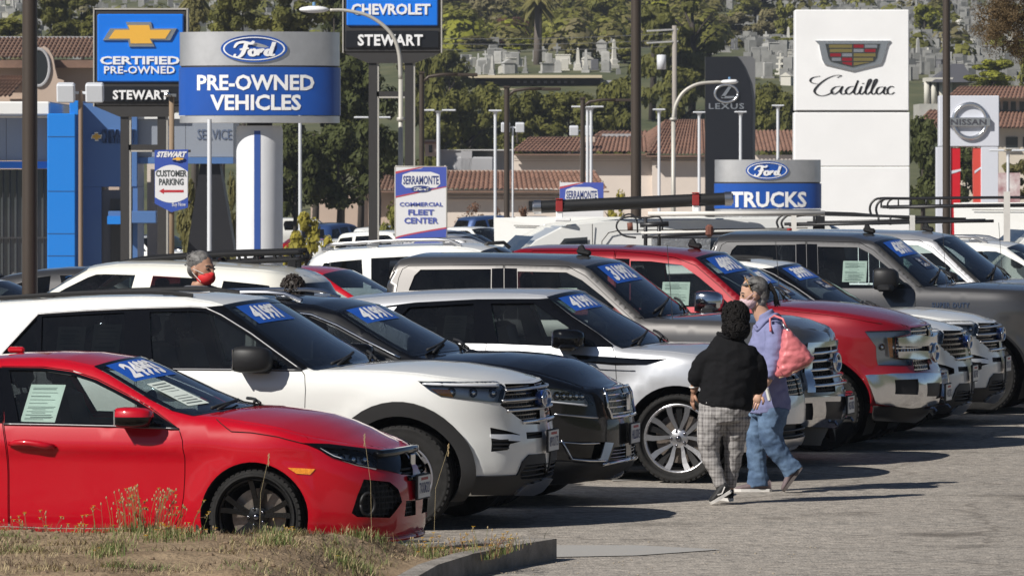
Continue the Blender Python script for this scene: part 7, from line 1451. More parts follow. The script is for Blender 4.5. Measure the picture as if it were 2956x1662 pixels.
# ---------------------------------------------------------------- plainer vehicles of the rows behind
def plain_car(kind,label,px,Y,phi,pm,cat='car',group='cars in the rows behind',ref='nose',zs=1.0,scale=1.0,far=True,rails=False,name=None,glassm=None):
 """phi: compass of the bonnet (degrees, 0 = to the right, 90 = away); px places the nose, tail or middle at distance Y"""
 S0=SPEC[kind];c=dict(S0);a=math.radians(phi)
 base=dict(rr=[(-6,.09),(-1.5,.08),(-1.25,.03),(-.65,.02),(-.3,.06),(1.6,.05)],crown=[(-6,.03),(-1.3,.05),(-.6,.03),(-.1,.05),(.6,.05),(1.6,.02)],bow=[(-6,0),(-1.9,0),(-1.35,.1),(-.6,.18),(0,.1),(.8,0)])
 if kind=='suv':g=(-1.446,-.645);cab=(-3.9,-.68);tp=[(-4.9,1.58),(-4.2,1.60),(-3.9,1.63)]+list(c['top']);wins=[c['win_front'],c['win_rear'],[(-2.92,1.19),(-2.98,1.55),(-3.55,1.50),(-3.7,1.19)]];zt=1.6;ar=.44
 elif kind=='hatch':g=(-1.23,-.45);cab=(-3.0,-.5);tp=[(-4.2,.98),(-3.35,1.02),(-3.0,1.16),(-2.6,1.28),(-2.2,1.345)]+list(c['top']);wins=[c['win_front'],[(-1.93,.95),(-2.50,.955),(-2.60,1.04),(-2.4,1.19),(-2.15,1.27),(-1.96,1.295)]];zt=.95;ar=.375
 elif kind=='pickup':g=(-1.215,-.625);cab=(-3.0,-.68);tp=[(-5.6,1.40),(-4.9,1.42),(-3.16,1.42),(-3.10,1.43)]+list(c['top']);wins=[c['win_front'],c['win_rear']];zt=1.4;ar=.52
 c.update(base);c['top']=tp;sh=Shape(c);L=sh.xf-sh.xr
 fx,fy=math.cos(a),math.sin(a);off={'nose':-sh.xf,'tail':-sh.xr,'mid':-(sh.xf+sh.xr)/2}[ref]*scale
 q=dp(px,436,Y);o=(q.x+fx*off,Y+fy*off);root=empty(name or{'suv':'suv','hatch':'saloon_car','pickup':'pickup_truck'}[kind],(o[0],o[1],gz(*o)),a,label,cat,group);root.scale=(scale,scale,zs*scale)
 umin,umax=sh.umin,sh.umax;R=c['R'];wb=c['wheelbase']
 tpz=[(umin,zt)]+[p for p in tp if umin<p[0]<umax]+[(umax,tp[-1][1])]
 arch=lambda x:[(x+ar,-.2)]+[(x+ar*math.cos(t),R+ar*math.sin(t))for t in np.linspace(0,math.pi,14)]+[(x-ar,-.2)]
 panel('body',sh,[(umin,.35),(sh.xr+.3,.27),(umax,.25)]+tpz[::-1],pm,root,[arch(0),arch(-wb)]+wins,step=.13,topedge=True,both=True)
 gm=glassm or G_PRIV
 for i,w in enumerate(wins):
  for mir in(False,True):panel('window',sh,w,gm if i else G_SIDE,root,off=-.008,mirror=mir,step=.25)
 top_panel('roof',sh,umin+1e-3 if kind!='pickup' else-3.10,g[0],pm,root,nt=9);top_panel('bonnet',sh,g[1]+.006,umax-1e-3,pm,root,nt=9);ws=top_panel('windscreen',sh,g[0],g[1],G_WIND,root,nt=9,flange=False)
 if kind=='pickup':
  top_panel('bed_cover',sh,umin+1e-3,-3.12,BPLAST,root,nt=9);bk=MB();P=sh.S(np.full(6,-3.07),np.linspace(1.42,sh.ztop(-2.95)-.02,6));bk.add(np.concatenate([P,P*[1,-1,1]]),[(i,i+1,7+i,6+i)for i in range(5)]);bk.build('cab_back',pm,root)
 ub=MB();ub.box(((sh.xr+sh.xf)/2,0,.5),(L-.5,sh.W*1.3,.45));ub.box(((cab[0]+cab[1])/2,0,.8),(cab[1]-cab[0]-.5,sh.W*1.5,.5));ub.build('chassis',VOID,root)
 st=MB()
 for x in(-1.85,-2.7):
  for y in(-.38,.38):z0=sh.c['prof'][6][0]if False else(1.15 if kind!='hatch' else .92);z0=z0+.18 if kind=='pickup' else z0;st.bbox((x,y,z0-.05),(.16,.46,.6),.05,ry=-.2);st.bbox((x-.08,y,z0+.32),(.1,.26,.16),.03)
 st.build('seats',SEAT,root)
 for x in(0,-wb):
  for sd in(-1,1):wheel(root,x,sd*(c['W']-.15),R,'plain',R*.66,.24,sd)
 for mir in(False,True):
  if 'headlight' in c:panel('headlamp',sh,c['headlight'],LAMPIN,root,off=.005,skirt=.01,mirror=mir,step=.1)
  zt2={'suv':(1.15,.85),'hatch':(.95,.80),'pickup':(1.35,1.0)}[kind]
  panel('tail_lamp',sh,[(umin+.25,zt2[1]),(umin+.85,zt2[1]),(umin+.80,zt2[0]),(umin+.25,zt2[0])],REDLENS,root,off=.006,skirt=.01,mirror=mir,step=.15)
 gr=c.get('grille')
 if gr:panel('grille',sh,gr,DPLAST,root,off=.006,skirt=.01,both=True,step=.15)
 if kind!='pickup':
  rz0,rz1=(1.18,1.52)if kind=='suv' else(1.0,1.05)
  if kind=='suv':panel('rear_window',sh,[(umin,rz0),(umin+.75,rz0),(umin+.70,rz1),(umin,rz1)],G_PRIV,root,off=.006,skirt=.008,both=True,step=.15)
 X=sh.S(-1.0,c['prof'][7][0]if len(c['prof'])>7 else 1.1);zz={'suv':1.26,'hatch':1.0,'pickup':1.38}[kind]
 for s_ in(1,-1):
  m_=MB();m_.bbox((-.95,s_*(abs(X[1])+.10),zz),(.22,.2,.16),.05);m_.build('side_mirror',BPLAST,root)
 if rails:
  roof_rails(root,sh,-3.9,-1.72,SATIN,.07,.022)
 return root,sh
r4,s4=plain_car('suv','white SUV with black tubular roof rack beyond the man in red mask',863,57,166,P_CREAM,ref='tail',zs=.985)
def rack():
 T=Thing('roof_rack','black tubular roof rack basket on the white SUV behind the man in red mask','roof rack',(0,0,0));Y=57.3
 T.root.location=dp(500,660,Y);T.base=Vector(T.root.location);m=MB();m2=MB()
 for dy in(0,1.25):
  P=[dp(252,695,Y+0)];pts=[(252,697),(275,676),(300,665),(340,656),(430,648),(560,640),(700,636),(762,634)]
  C=catmull(pts,4);Q=[(dp(a,b,Y).x,Y+dy,dp(a,b,Y).z)for a,b in C];tb=MB();tb.tube(Q,.030,8);T.mb('upper_rail',tb,BPLAST,True)
  C=catmull([(300,697),(312,690),(345,682),(480,672),(600,660),(700,655),(768,652)],3);Q=[(dp(a,b,Y).x,Y+dy,dp(a,b,Y).z)for a,b in C];tb=MB();tb.tube(Q,.026,8);T.mb('lower_rail',tb,BPLAST,True)
  for px in(310,520,600,645,690,730,760):
   tb=MB();a,b=dp(px,640 if px>400 else 668,Y),dp(px+4,656 if px>400 else 690,Y);tb.tube([(a.x,Y+dy,a.z),(b.x,Y+dy,b.z)],.018,6);T.mb('upright',tb,BPLAST)
  for px in(540,735):f=MB();a=dp(px,664,Y);f.bbox((a.x,Y+dy,a.z-.06),(.10,.05,.22),.015);f.bbox((a.x,Y+dy,a.z-.17),(.22,.09,.05),.015);T.mb('foot',f,BPLAST)
 for px in(330,430,540,640,740):
  a=dp(px,655-(px-330)*.02,Y);tb=MB();tb.tube([(a.x,Y,a.z),(a.x,Y+1.25,a.z)],.02,6);T.mb('cross_bar',tb,BPLAST)
rack()
plain_car('suv','white people carrier with silver roof rails and black cross bar behind the white SUV',752,70,-14,P_WHITE,ref='tail',rails=True)
cb=MB();a,b=dp(1212,612,69.3),dp(1283,610,69.3);cb.tube([(a.x,69.3,a.z-.07),(a.x+.08,69.3,a.z),(b.x-.08,69.3,b.z),(b.x,69.3,b.z-.07)],.025,6);tag(cb.build('roof_carrier',BPLAST),'small black roof carrier bar on the white people carrier','roof carrier')
plain_car('suv','red SUV whose red roof shows between the white SUV and the grey truck cab',1345,62,-14,P_RED,zs=.90)
plain_car('suv','black SUV at the far left edge behind the brown lamp post',330,60,-14,P_BLACK,zs=.90);plain_car('hatch','white saloon car at the far left behind the black SUV',420,64,-14,P_WHITE,zs=1.0);plain_car('hatch','dark grey saloon car at left below the blue showroom arch',700,70,-14,P_DGREY,zs=1.02)
plain_car('hatch','blue grey saloon car at the right edge below the white van',2780,66,-14,P_BLUEGREY,zs=1.10);plain_car('suv','white SUV with blue roof rails at the right edge',2990,72,-14,P_WHITE,rails=True);plain_car('suv','white SUV facing away beyond the ladder rack on the right',2250,88,-14,P_WHITE)
# ---- white vans
def van(label,px_front,Y,phi,L=5.2,hr=1.95,cat='van',side_glass=False,name='white_van',hood=True):
 a=math.radians(phi);q=dp(px_front,436,Y);root=empty(name,(q.x,Y,gz(q.x,Y)),a,label,cat,'white vans');W_=.95
 prof=[(0.0,.35),(.0,.75),(-.06,.98),(-.62,1.12),(-1.25,hr-.30),(-1.65,hr-.10),(-2.4,hr-.02),(-L+.1,hr),(-L,hr-.10),(-L,.4)]if hood else[(0,.35),(0,1.0),(-.15,1.15),(-.75,hr-.1),(-1.1,hr),(-L,hr),(-L,.4)]
 C=[tuple(p)for p in catmull(prof,5)];C=prof;n=len(C)
 def wd(z):return W_*(1-.10*max(0,(z-1.0))/1.0)
 v=[];f=[]
 for(x,z)in C:
  w=wd(z);v+=[(x,-w,z-.04 if z>1 else z),(x-.02,-w+.10,z),(x-.02,w-.10,z),(x,w,z-.04 if z>1 else z)]
 for i in range(n-1):
  for k in range(3):f.append((4*i+k,4*i+k+1,4*i+5+k,4*i+4+k))
 sidel=[4*i for i in range(n)];f+=[tuple(sidel[::-1]),tuple(4*i+3 for i in range(n))]
 b=mesh_obj('body',v,f,P_WHITE,root,False);bm=bmesh.new();bm.from_mesh(b.data);bmesh.ops.bevel(bm,geom=[e for e in bm.edges if e.calc_face_angle(0)>.3],offset=.05,segments=2,affect='EDGES');bm.to_mesh(b.data);bm.free();b.data.polygons.foreach_set('use_smooth',[False]*len(b.data.polygons))
 for s in(-1,1):
  w=wd(1.4)+.012;g=MB();g.add([(-1.15,s*(w+.02),1.16),(-1.95,s*(w+.02),1.16),(-1.95,s*(w-.02),hr-.24),(-1.62,s*(w-.02),hr-.26)],[(0,1,2,3)]);g.build('window',G_PRIV,root)
  if side_glass:g=MB();g.add([(-2.1,s*(w+.02),1.16),(-L+.5,s*(w+.02),1.16),(-L+.5,s*(w-.02),hr-.24),(-2.1,s*(w-.02),hr-.24)],[(0,1,2,3)]);g.build('window',G_PRIV,root)
  d=MB();w2=wd(1.2)+.016;P=[(-2.15,s*w2,.5),(-2.15,s*(w2-.02),hr-.30),(-2.25,s*(w2-.035),hr-.18),(-2.4,s*(w2-.04),hr-.15),(-L+.3,s*(w2-.045),hr-.12)];d.tube(P,.008,4);d.tube([(-2.02,s*w2,.5),(-2.02,s*(w2-.05),hr-.06)],.007,4);d.build('door_seam',FRAMEDK,root)
 g=MB();g.add([(-.66,-.8,1.16),(-.66,.8,1.16),(-1.27,.74,hr-.28),(-1.27,-.74,hr-.28)],[(0,1,2,3)]);o=g.build('windscreen',G_PRIV,root)
 for vv in o.data.vertices:vv.co+=Vector((.05,0,.05))
 for x in(-.9,-L+1.0):
  for s in(-1,1):wheel(root,x,s*(W_-.10),.34,'plain',.22,.22,s)
 for s in(-1,1):h=MB();h.bbox((-.06,s*.72,.82),(.16,.3,.2),.03);h.build('headlamp',LAMPIN,root);h=MB();h.bbox((-L,s*.82,1.1),(.06,.14,.5),.02);h.build('tail_lamp',REDLENS,root);h=MB();h.bbox((-.98,s*(W_+.12),1.25),(.2,.2,.26),.05);h.build('side_mirror',BPLAST,root)
 return root
van('white van with rounded nose facing left carrying a long black tube',1105,76,190,5.4,2.0);van('white van behind the tube van facing right with only its roof showing',1912,90,-12,4.3,1.90,hood=False);van('white passenger van with dark side windows at the right edge',2378,88,186,5.6,1.96,side_glass=True);van('white high van at the far right behind the ladder rack',3215,102,-10,6.0,2.08,hood=False)
def tube_carrier():
 Y=75.5;T=Thing('pipe_tube','long black pipe tube with steel end caps on the roof of the white van','pipe tube',dp(1590,510,Y));a,b=dp(1352,521,Y),dp(1832,500,Y);r=16*mpp(Y)
 m=MB();m.tube([a,b],r,20);T.mb('tube',m,mat('tube_black',(.014,.014,.014),.45),'auto');d=(b-a).normalized()
 for p,s in((a,-1),(b,1)):m=MB();m.tube([p-d*.05,p+d*.05],r*1.12,20);m.tube([p+d*s*.05,p+d*s*.07],r*.8,16);T.mb('end_cap',m,SATIN,'auto')
 for px in(1407,1750):
  k=(px-1352)/480;c=a+(b-a)*k;m=MB();m.bbox((c.x,Y-r-.005,c.z),(.10,.03,r*1.7),.008);m.bbox((c.x,Y,c.z+r+.01),(.10,r*2,.02),.004);T.mb('red_strap',m,mat('strap_red',(.28,.02,.02),.6));m=MB();m.bbox((c.x,Y-r+.02,c.z-r-.03),(.095,.03,.16),.008);m.bbox((c.x+.05,Y,c.z-r-.10),(.22,.3,.05),.01);T.mb('white_bracket',m,SIGNWHITE)
tube_carrier()
def racks():
 STEELB=mat('rack_black',(.02,.02,.022),.4);RUST=mat('rack_rust',(.16,.06,.04),.8,var=(9,.4));PW=mat('pipe_white',(.62,.60,.56),.6,var=(2.5,.12))
 def tb(T,name,pts,r,Y,m,sm=False,dy=0):
  C=catmull(pts,5)if sm else pts;mb=MB();mb.tube([(dp(a,b,Y).x,Y+dy,dp(a,b,Y).z)for a,b in C],r,8);return T.mb(name,mb,m,True)
 Y=70;T=Thing('pipe_rack','service truck pipe rack holding two long white pipes behind the red truck roof','pipe rack',dp(1700,620,Y))
 tb(T,'white_pipe',[(1630,538),(2075,536)],.030,Y,PW);tb(T,'white_pipe',[(1613,586),(1980,578)],.015,Y-.2,PW);tb(T,'red_pipe_end',[(1980,578),(1992,577.6)],.017,Y-.2,mat('strap_red',(.28,.02,.02),.6))
 tb(T,'rack_rail',[(1615,596),(1700,592),(1850,584)],.021,Y,STEELB);tb(T,'hoop',[(1600,598),(1568,592),(1551,572),(1560,552),(1590,545),(1615,550)],.012,Y,STEELB,True);tb(T,'hoop',[(1592,546),(1625,548),(1656,545),(1666,560),(1666,578)],.012,Y,STEELB,True);tb(T,'hoop',[(1552,560),(1570,542),(1590,540),(1602,556),(1604,585)],.011,Y+.2,STEELB,True)
 for px in(1656,1700):tb(T,'upright',[(px-32,545),(px-32,640)]if px==1656 else[(1658,560),(1658,625)],.025,Y,STEELB)
 tb(T,'clamp',[(1610,566),(1682,563)],.032,Y,RUST if False else STEELB);tb(T,'clamp',[(1578,570),(1592,569)],.05,Y,RUST);m=MB();c=dp(1783,580,Y);m.bbox((c.x,Y-.2,c.z),(.10,.10,.16),.03);T.mb('pipe_collar',m,RUST)
 Tb=Thing('tool_box','bright diamond plate tool box on the service truck behind the red truck roof','tool box',dp(1730,640,71));m=MB();a,b=dp(1640,625,71),dp(1830,595,71);m.bbox(((a.x+b.x)/2,71,(a.z+b.z)/2-.15),(b.x-a.x,.6,b.z-a.z+.3),.02);Tb.mb('box',m,mat('diamond_plate',(.42,.43,.44),.35,.8,bump=(38,1.0)));m=MB();m.bbox(((a.x+b.x)/2,71,b.z+.01),(b.x-a.x+.03,.64,.04),.01);Tb.mb('lid',m,SATIN)
 Y=74;T=Thing('ladder_rack','black ladder rack with bent front hoop above the dark grey truck roof','ladder rack',dp(2200,600,Y))
 for dy in(0,1.3):
  tb(T,'side_rail',[(1985,566),(2200,562),(2420,557),(2500,556)],.021,Y,STEELB,False,dy);tb(T,'upper_rail',[(1970,575),(1966,560),(1976,546),(1998,540),(2100,541),(2390,549)],.015,Y,STEELB,True,dy)
 tb(T,'ladder',[(2000,545),(2060,534),(2150,537),(2285,549),(2430,550)],.015,Y+.5,STEELB);tb(T,'ladder',[(2030,560),(2300,553),(2500,556)],.018,Y+.7,STEELB)
 for px in(1997,2295):m=MB();c=dp(px,580,Y);m.box((c.x,Y,c.z),(.07,.07,.42));T.mb('white_post',m,PW)
 for px in(2052,2210,2240):tb(T,'upright',[(px,542),(px,566)],.015,Y,STEELB)
 m=MB();c=dp(2062,590,Y);m.box((c.x,Y+.2,c.z),(.16,.1,.5));T.mb('dark_post',m,STEELB)
 Y=80;T=Thing('ladder_rack','higher black ladder rack at the right edge in front of the portal sign','ladder rack',dp(2450,560,Y))
 for dy in(0,1.4):
  tb(T,'upper_rail',[(2208,545),(2204,525),(2212,508),(2232,500),(2300,500),(2450,498),(2600,497)],.018,Y,STEELB,True,dy);tb(T,'lower_rail',[(2236,522),(2400,519),(2600,517)],.024,Y,STEELB,False,dy);tb(T,'hoop',[(2233,525),(2234,510),(2244,501),(2255,500)],.014,Y,STEELB,True,dy)
 for px in(2260,2290,2330,2365):tb(T,'upright',[(px,499),(px,521)],.012,Y,STEELB)
 for px in(2533,2600):m=MB();c=dp(px,550,Y);m.box((c.x,Y,c.z),(.09,.07,.80));T.mb('white_post',m,PW)
racks()
# ---- the far lot
def far_cars():
 L=[('pickup','white pickup truck behind the wooden post of the parking banner',500,205,-30,P_WHITE,'nose',1.0),('suv','dark SUV in the shade behind the parking banner',420,225,-20,P_BLACK,'mid',1.0),('suv','dark SUV in the shade left of the slanted black pier',545,232,200,P_DGREY,'mid',1.0),('suv','blue SUV with its tail towards us right of the white sign pillar',775,222,62,P_BLUE,'tail',1.1),('hatch','white hatchback tail just right of the white sign pillar',735,190,35,P_WHITE,'tail',1.12),('suv','white SUV left of the fleet banner, nearest to it',1040,205,160,P_WHITE,'nose',1.0),('suv','white SUV left of the tall blue sign post',915,214,60,P_WHITE,'tail',1.0),('pickup','white pickup cab farther up left of the tall blue sign post',905,262,10,P_WHITE,'nose',1.0),('hatch','dark red car beside the blue SUV',722,235,40,P_RED2,'tail',1.0),('suv','dark blue SUV right of the fleet banner below the reddish shrub',1150,255,30,P_BLUE,'tail',1.0),('hatch','silver saloon behind the nose of the tube van',1165,150,-20,P_LSILVER,'mid',1.1),('suv','dark SUV far behind the short white lamp post',1255,262,20,P_DGREY,'tail',.95)]
 for(k,lb,px,Y,phi,pm,ref,zs)in L:plain_car(k,lb,px,Y,phi,pm,'pickup truck' if k=='pickup' else 'car','cars in the far lot',ref,zs)
 roots=[('suv',P_WHITE),('hatch',P_LSILVER),('hatch',P_WHITE),('suv',P_SILVER),('hatch',P_BLUEGREY)];where=['first','second','third','fourth','fifth','sixth','seventh','eighth'];nm={'paint_white':'white','paint_light_silver':'pale silver','paint_silver':'silver','paint_blue_grey':'blue grey'}
 base=[]
 for i in range(8):
  k,pm=roots[i%5];Y=168+i*6.5;px=1170+i*34
  plain_car(k,'%s %s in line behind the tube van, %s from the fleet banner'%(nm[pm.name],{'suv':'SUV','hatch':'saloon'}[k],where[i]),px,Y,-38,pm,'car','cars in the far lot','nose',1.0 if k=='suv' else 1.12)
 for i in range(5):
  k,pm=roots[(i+2)%5];plain_car(k,'%s %s in the far right line of cars, %s from the left'%(nm[pm.name],{'suv':'SUV','hatch':'saloon'}[k],where[i]),2010+i*95,128+i*3,-24,pm,'car','cars in the far lot','nose',1.0 if k=='suv' else 1.1)
far_cars()
# ---------------------------------------------------------------- people
SKIN=mat('skin',(.50,.30,.21),.5,spec=.35,var=(14,.10));SKIN2=mat('skin_tan',(.38,.21,.14),.5,spec=.35,var=(14,.10));HAIRD=mat('hair_dark',(.009,.0075,.007),.7,spec=.2,bump=(120,1.0));HAIRG=mat('hair_grey',(.055,.050,.048),.5,bump=(70,.8),var=(16,.9,(.22,.21,.20)))
FLEECE=mat('fleece_black',(.010,.010,.011),.95,spec=.1,bump=(30,.5));LAV=mat('jersey_lavender',(.20,.21,.36),.9,spec=.15,bump=(16,.5),var=(9,.08));PINKB=mat('bag_pink',(.58,.16,.17),.45,bump=(40,.3),var=(6,.08));MASKP=mat('mask_pale_pink',(.52,.38,.41),.8,var=(40,.3));MASKR=mat('mask_red',(.55,.012,.015),.7);TEE=mat('tee_grey',(.10,.105,.12),.9,bump=(16,.4));SHOEB=mat('shoe_black',(.012,.012,.013),.7);SHOEM=mat('shoe_mauve',(.14,.105,.11),.75,bump=(50,.6));SOLE=mat('sole_white',(.60,.58,.55),.7);EYEW=mat('eye_dark',(.015,.012,.010),.2);LIP=mat('lips',(.33,.12,.11),.5)
def denim():
 m=mat('denim',(.060,.105,.20),.85,spec=.2,bump=(20,.5),var=(3.2,.40,(.17,.26,.39)));return m
def plaid():
 m=bpy.data.materials.new('plaid_trousers');m.use_nodes=True;N,L=nodes(m);p=N['Principled BSDF'];p.inputs['Roughness'].default_value=.9
 tc=N.new('ShaderNodeTexCoord');sx=N.new('ShaderNodeSeparateXYZ');L.new(tc.outputs['Object'],sx.inputs[0])
 def stripes(sock,sc,w,ph=0):
  a=N.new('ShaderNodeMath');a.operation='MULTIPLY_ADD';a.inputs[1].default_value=sc;a.inputs[2].default_value=ph;L.new(sock,a.inputs[0]);f=N.new('ShaderNodeMath');f.operation='FRACT';L.new(a.outputs[0],f.inputs[0]);g=N.new('ShaderNodeMath');g.operation='LESS_THAN';g.inputs[1].default_value=w;L.new(f.outputs[0],g.inputs[0]);return g.outputs[0]
 tot=None
 for so,sc,w,ph in((sx.outputs[0],20,.28,0),(sx.outputs[0],20,.10,.45),(sx.outputs[2],16,.26,0),(sx.outputs[2],16,.10,.5),(sx.outputs[1],20,.2,.2)):
  q=stripes(so,sc,w,ph)
  if tot is None:tot=q
  else:k=N.new('ShaderNodeMath');k.operation='ADD';L.new(tot,k.inputs[0]);L.new(q,k.inputs[1]);tot=k.outputs[0]
 r=N.new('ShaderNodeMapRange');r.inputs['From Max'].default_value=3;L.new(tot,r.inputs[0]);c=N.new('ShaderNodeValToRGB');e=c.color_ramp.elements;e[0].color=(.33,.315,.305,1);e[1].color=(.07,.063,.065,1);L.new(r.outputs[0],c.inputs[0]);L.new(c.outputs[0],p.inputs['Base Color'])
 n=N.new('ShaderNodeTexNoise');n.inputs['Scale'].default_value=18;L.new(tc.outputs['Object'],n.inputs['Vector']);b=N.new('ShaderNodeBump');b.inputs['Strength'].default_value=.4;b.inputs['Distance'].default_value=.02;L.new(n.outputs['Fac'],b.inputs['Height']);L.new(b.outputs[0],p.inputs['Normal']);return m
def limb(mb,pts,n=14,flat=None,close=True):
 """loft of ellipses: pts are (x, y, z, ra, rb); ra runs along the horizontal axis square to the path that is nearest to `flat`"""
 P=[Vector(p[:3])for p in pts]
 Cc=catmull([p for p in pts],5)if len(pts)>2 else np.array([np.array(p)for p in pts]);v=[];f=[]
 m=len(Cc);ax=Vector(flat or(1,0,0))
 for i in range(m):
  c=Vector(Cc[i][:3]);t=(Vector(Cc[min(i+1,m-1)][:3])-Vector(Cc[max(i-1,0)][:3])).normalized();a=ax-t*ax.dot(t);a=a.normalized()if a.length>.05 else t.orthogonal().normalized();b=t.cross(a)
  for k in range(n):q=2*math.pi*k/n;v.append(c+a*math.cos(q)*Cc[i][3]+b*math.sin(q)*Cc[i][4])
 for i in range(m-1):
  for k in range(n):f.append((i*n+k,i*n+(k+1)%n,(i+1)*n+(k+1)%n,(i+1)*n+k))
 if close:f.append(tuple(range(n-1,-1,-1)));f.append(tuple((m-1)*n+k for k in range(n)))
 mb.add(v,f)
def fuse(mb,name,m,root,voxel=.011,smooth=4,extra=None,wrinkle=0.0,wsc=9.0):
 """joins overlapping lofts into one continuous surface"""
 o=mesh_obj('tmp',mb.v,mb.f,m);bm=bmesh.new();bm.from_mesh(o.data);bmesh.ops.recalc_face_normals(bm,faces=bm.faces);bm.to_mesh(o.data);bm.free()
 r=o.modifiers.new('r','REMESH');r.mode='VOXEL';r.voxel_size=voxel;s=o.modifiers.new('s','SMOOTH');s.iterations=smooth;s.factor=.5
 dg=bpy.context.evaluated_depsgraph_get();me=bpy.data.meshes.new_from_object(o.evaluated_get(dg));bpy.data.objects.remove(o)
 v=[Vector(x.co)for x in me.vertices];nn=[Vector(x.normal)for x in me.vertices];f=[tuple(p.vertices)for p in me.polygons];bpy.data.meshes.remove(me)
 if wrinkle:v=[p+n*wrinkle*(mnoise.noise(Vector((p.x*wsc,p.y*wsc,p.z*wsc*1.8)))+.5*mnoise.noise(Vector((p.x*wsc*2.3,p.y*wsc*2,p.z*wsc*3.5+4))))for p,n in zip(v,nn)]
 if extra:b=len(v);v+=[Vector(p)for p in extra.v];f+=[tuple(i+b for i in q)for q in extra.f]
 return mesh_obj(name,v,f,m,root,True)
def head(mb,c,az,s=1.0,pitch=0.0):
 """skull, jaw, nose, ears and neck stump; az is where the face looks (radians)"""
 M=Matrix.Rotation(az,3,'Z')@Matrix.Rotation(pitch,3,'Y');C=Vector(c);e=lambda p,r,nu=14,nv=10:mb.ell(C+M@(Vector(p)*s),[q*s for q in r],nu,nv,M)
 e((-.012,0,.028),(.098,.076,.098));e((.030,0,-.045),(.062,.056,.068));e((.052,0,-.085),(.034,.034,.026));e((.02,0,.0),(.076,.066,.075))
 e((.094,0,-.018),(.020,.014,.026),8,6);e((.104,0,-.030),(.014,.015,.011),8,6);e((.082,0,.022),(.016,.045,.012),8,6);e((.082,0,-.062),(.014,.026,.012),8,6)
 for y in(-1,1):e((-.005,y*.076,-.012),(.022,.010,.034),8,6)
 return M,C
def face_bits(root,M,C,s=1.0,brow=None):
 ey=MB()
 for y in(-1,1):ey.ell(C+M@(Vector((.083,y*.032,.003))*s),(.010*s,.014*s,.008*s),8,6,M)
 ey.build('eyes',EYEW,root,True);b=MB()
 for y in(-1,1):b.tube([C+M@(Vector((.090,y*.016,.026))*s),C+M@(Vector((.090,y*.036,.031))*s),C+M@(Vector((.074,y*.050,.024))*s)],.003*s,5)
 b.build('eyebrows',brow or HAIRD,root,True);l=MB();l.ell(C+M@(Vector((.094,0,-.062))*s),(.007*s,.022*s,.007*s),8,6,M);l.build('lips',LIP,root,True)
def hand_geo(W,d,up,side=1,s=1.0,curl=.6):
 """wrist W, pointing along d, back of the hand along `up`; palm with four unequal fingers and a thumb"""
 mb=MB();W=Vector(W);d=Vector(d).normalized();u=Vector(up);u=(u-d*u.dot(d)).normalized();a=d.cross(u)*side
 pal=[(W,.026,.020),(W+d*.04*s,.036,.016),(W+d*.085*s,.040,.014)];v=[];
 n=10;f=[]
 for(c,ra,rb)in pal:
  for k in range(n):q=2*math.pi*k/n;v.append(c+a*math.cos(q)*ra*s+u*math.sin(q)*rb*s)
 for i in range(2):
  for k in range(n):f.append((i*n+k,i*n+(k+1)%n,(i+1)*n+(k+1)%n,(i+1)*n+k))
 f+=[tuple(range(n)),tuple(2*n+k for k in range(n))];mb.add(v,f)
 for i,(off,L)in enumerate(((-.030,.062),(-.010,.074),(.010,.070),(.029,.054))):
  p=W+d*.078*s+a*off*s;q=d;P=[p]
  for j,fr in enumerate((.45,.32,.23)):
   q=(q-u*math.tan(curl*(.35+.45*j))*.8).normalized();P.append(P[-1]+q*L*fr*1.1*s)
  mb.tube(P,[.0098*s,.0092*s,.0085*s,.0065*s],7)
 p=W+d*.025*s-a*.030*s;mb.tube([p,p+(d*.6-a*.7-u*.3).normalized()*.038*s,p+(d*.8-a*.45-u*.6).normalized()*.066*s],[.013*s,.011*s,.008*s],7);return mb
def shoe(root,heel,toe,h=.085,w=.045,m=SHOEB,sole=SOLE,stripe=False,tilt=None):
 heel,toe=Vector(heel),Vector(toe);d=(toe-heel);L=d.length;d.normalize();sd=d.cross(Vector((0,0,1)));sd=sd.normalized();up=sd.cross(d).normalized()
 mb=MB();v=[];f=[];n=12;prof=[(-.01,.6,.75),(.05,.95,1.0),(.2,1.0,.98),(.42,.95,.80),(.62,1.05,.58),(.82,1.05,.42),(.96,.75,.30),(1.0,.35,.2)]
 for(t,kw,kh)in prof:
  c=heel+d*L*t
  for k in range(n):q=2*math.pi*k/n;y=math.cos(q);z=math.sin(q);v.append(c+sd*y*w*kw+up*(.014+max(0,(z*.5+.5))*h*kh))
 for i in range(len(prof)-1):
  for k in range(n):f.append((i*n+k,i*n+(k+1)%n,(i+1)*n+(k+1)%n,(i+1)*n+k))
 f+=[tuple(range(n)),tuple((len(prof)-1)*n+k for k in range(n))];mb.add(v,f);o=mb.build('shoe',m,root,True)
 so=MB();pts=[(-.03,.55),(.05,.95),(.3,.92),(.6,1.08),(.85,1.02),(.98,.6),(1.02,.2)];lo=[heel+d*L*t+sd*w*k*1.06 for t,k in pts]+[heel+d*L*t-sd*w*k*1.06 for t,k in pts[::-1]];n=len(lo)
 so.add([p for p in lo]+[p+up*.024 for p in lo],[tuple(range(n))[::-1],tuple(range(n,2*n))]+[(i,(i+1)%n,n+(i+1)%n,n+i)for i in range(n)]);so.build('sole',sole,o)
 if stripe:
  st=MB();P=[heel+d*L*t+sd*s_*w*1.02*kk+up*hh for s_ in(1,)for t,kk,hh in((.15,.98,.07),(.4,.98,.035),(.6,1.05,.045))];st.tube(P,.006,5);P=[heel+d*L*t-sd*w*1.0*kk+up*hh for t,kk,hh in((.15,.98,.07),(.4,.98,.035),(.6,1.05,.045))];st.tube(P,.006,5);st.build('shoe_stripe',SOLE,o)
 return o
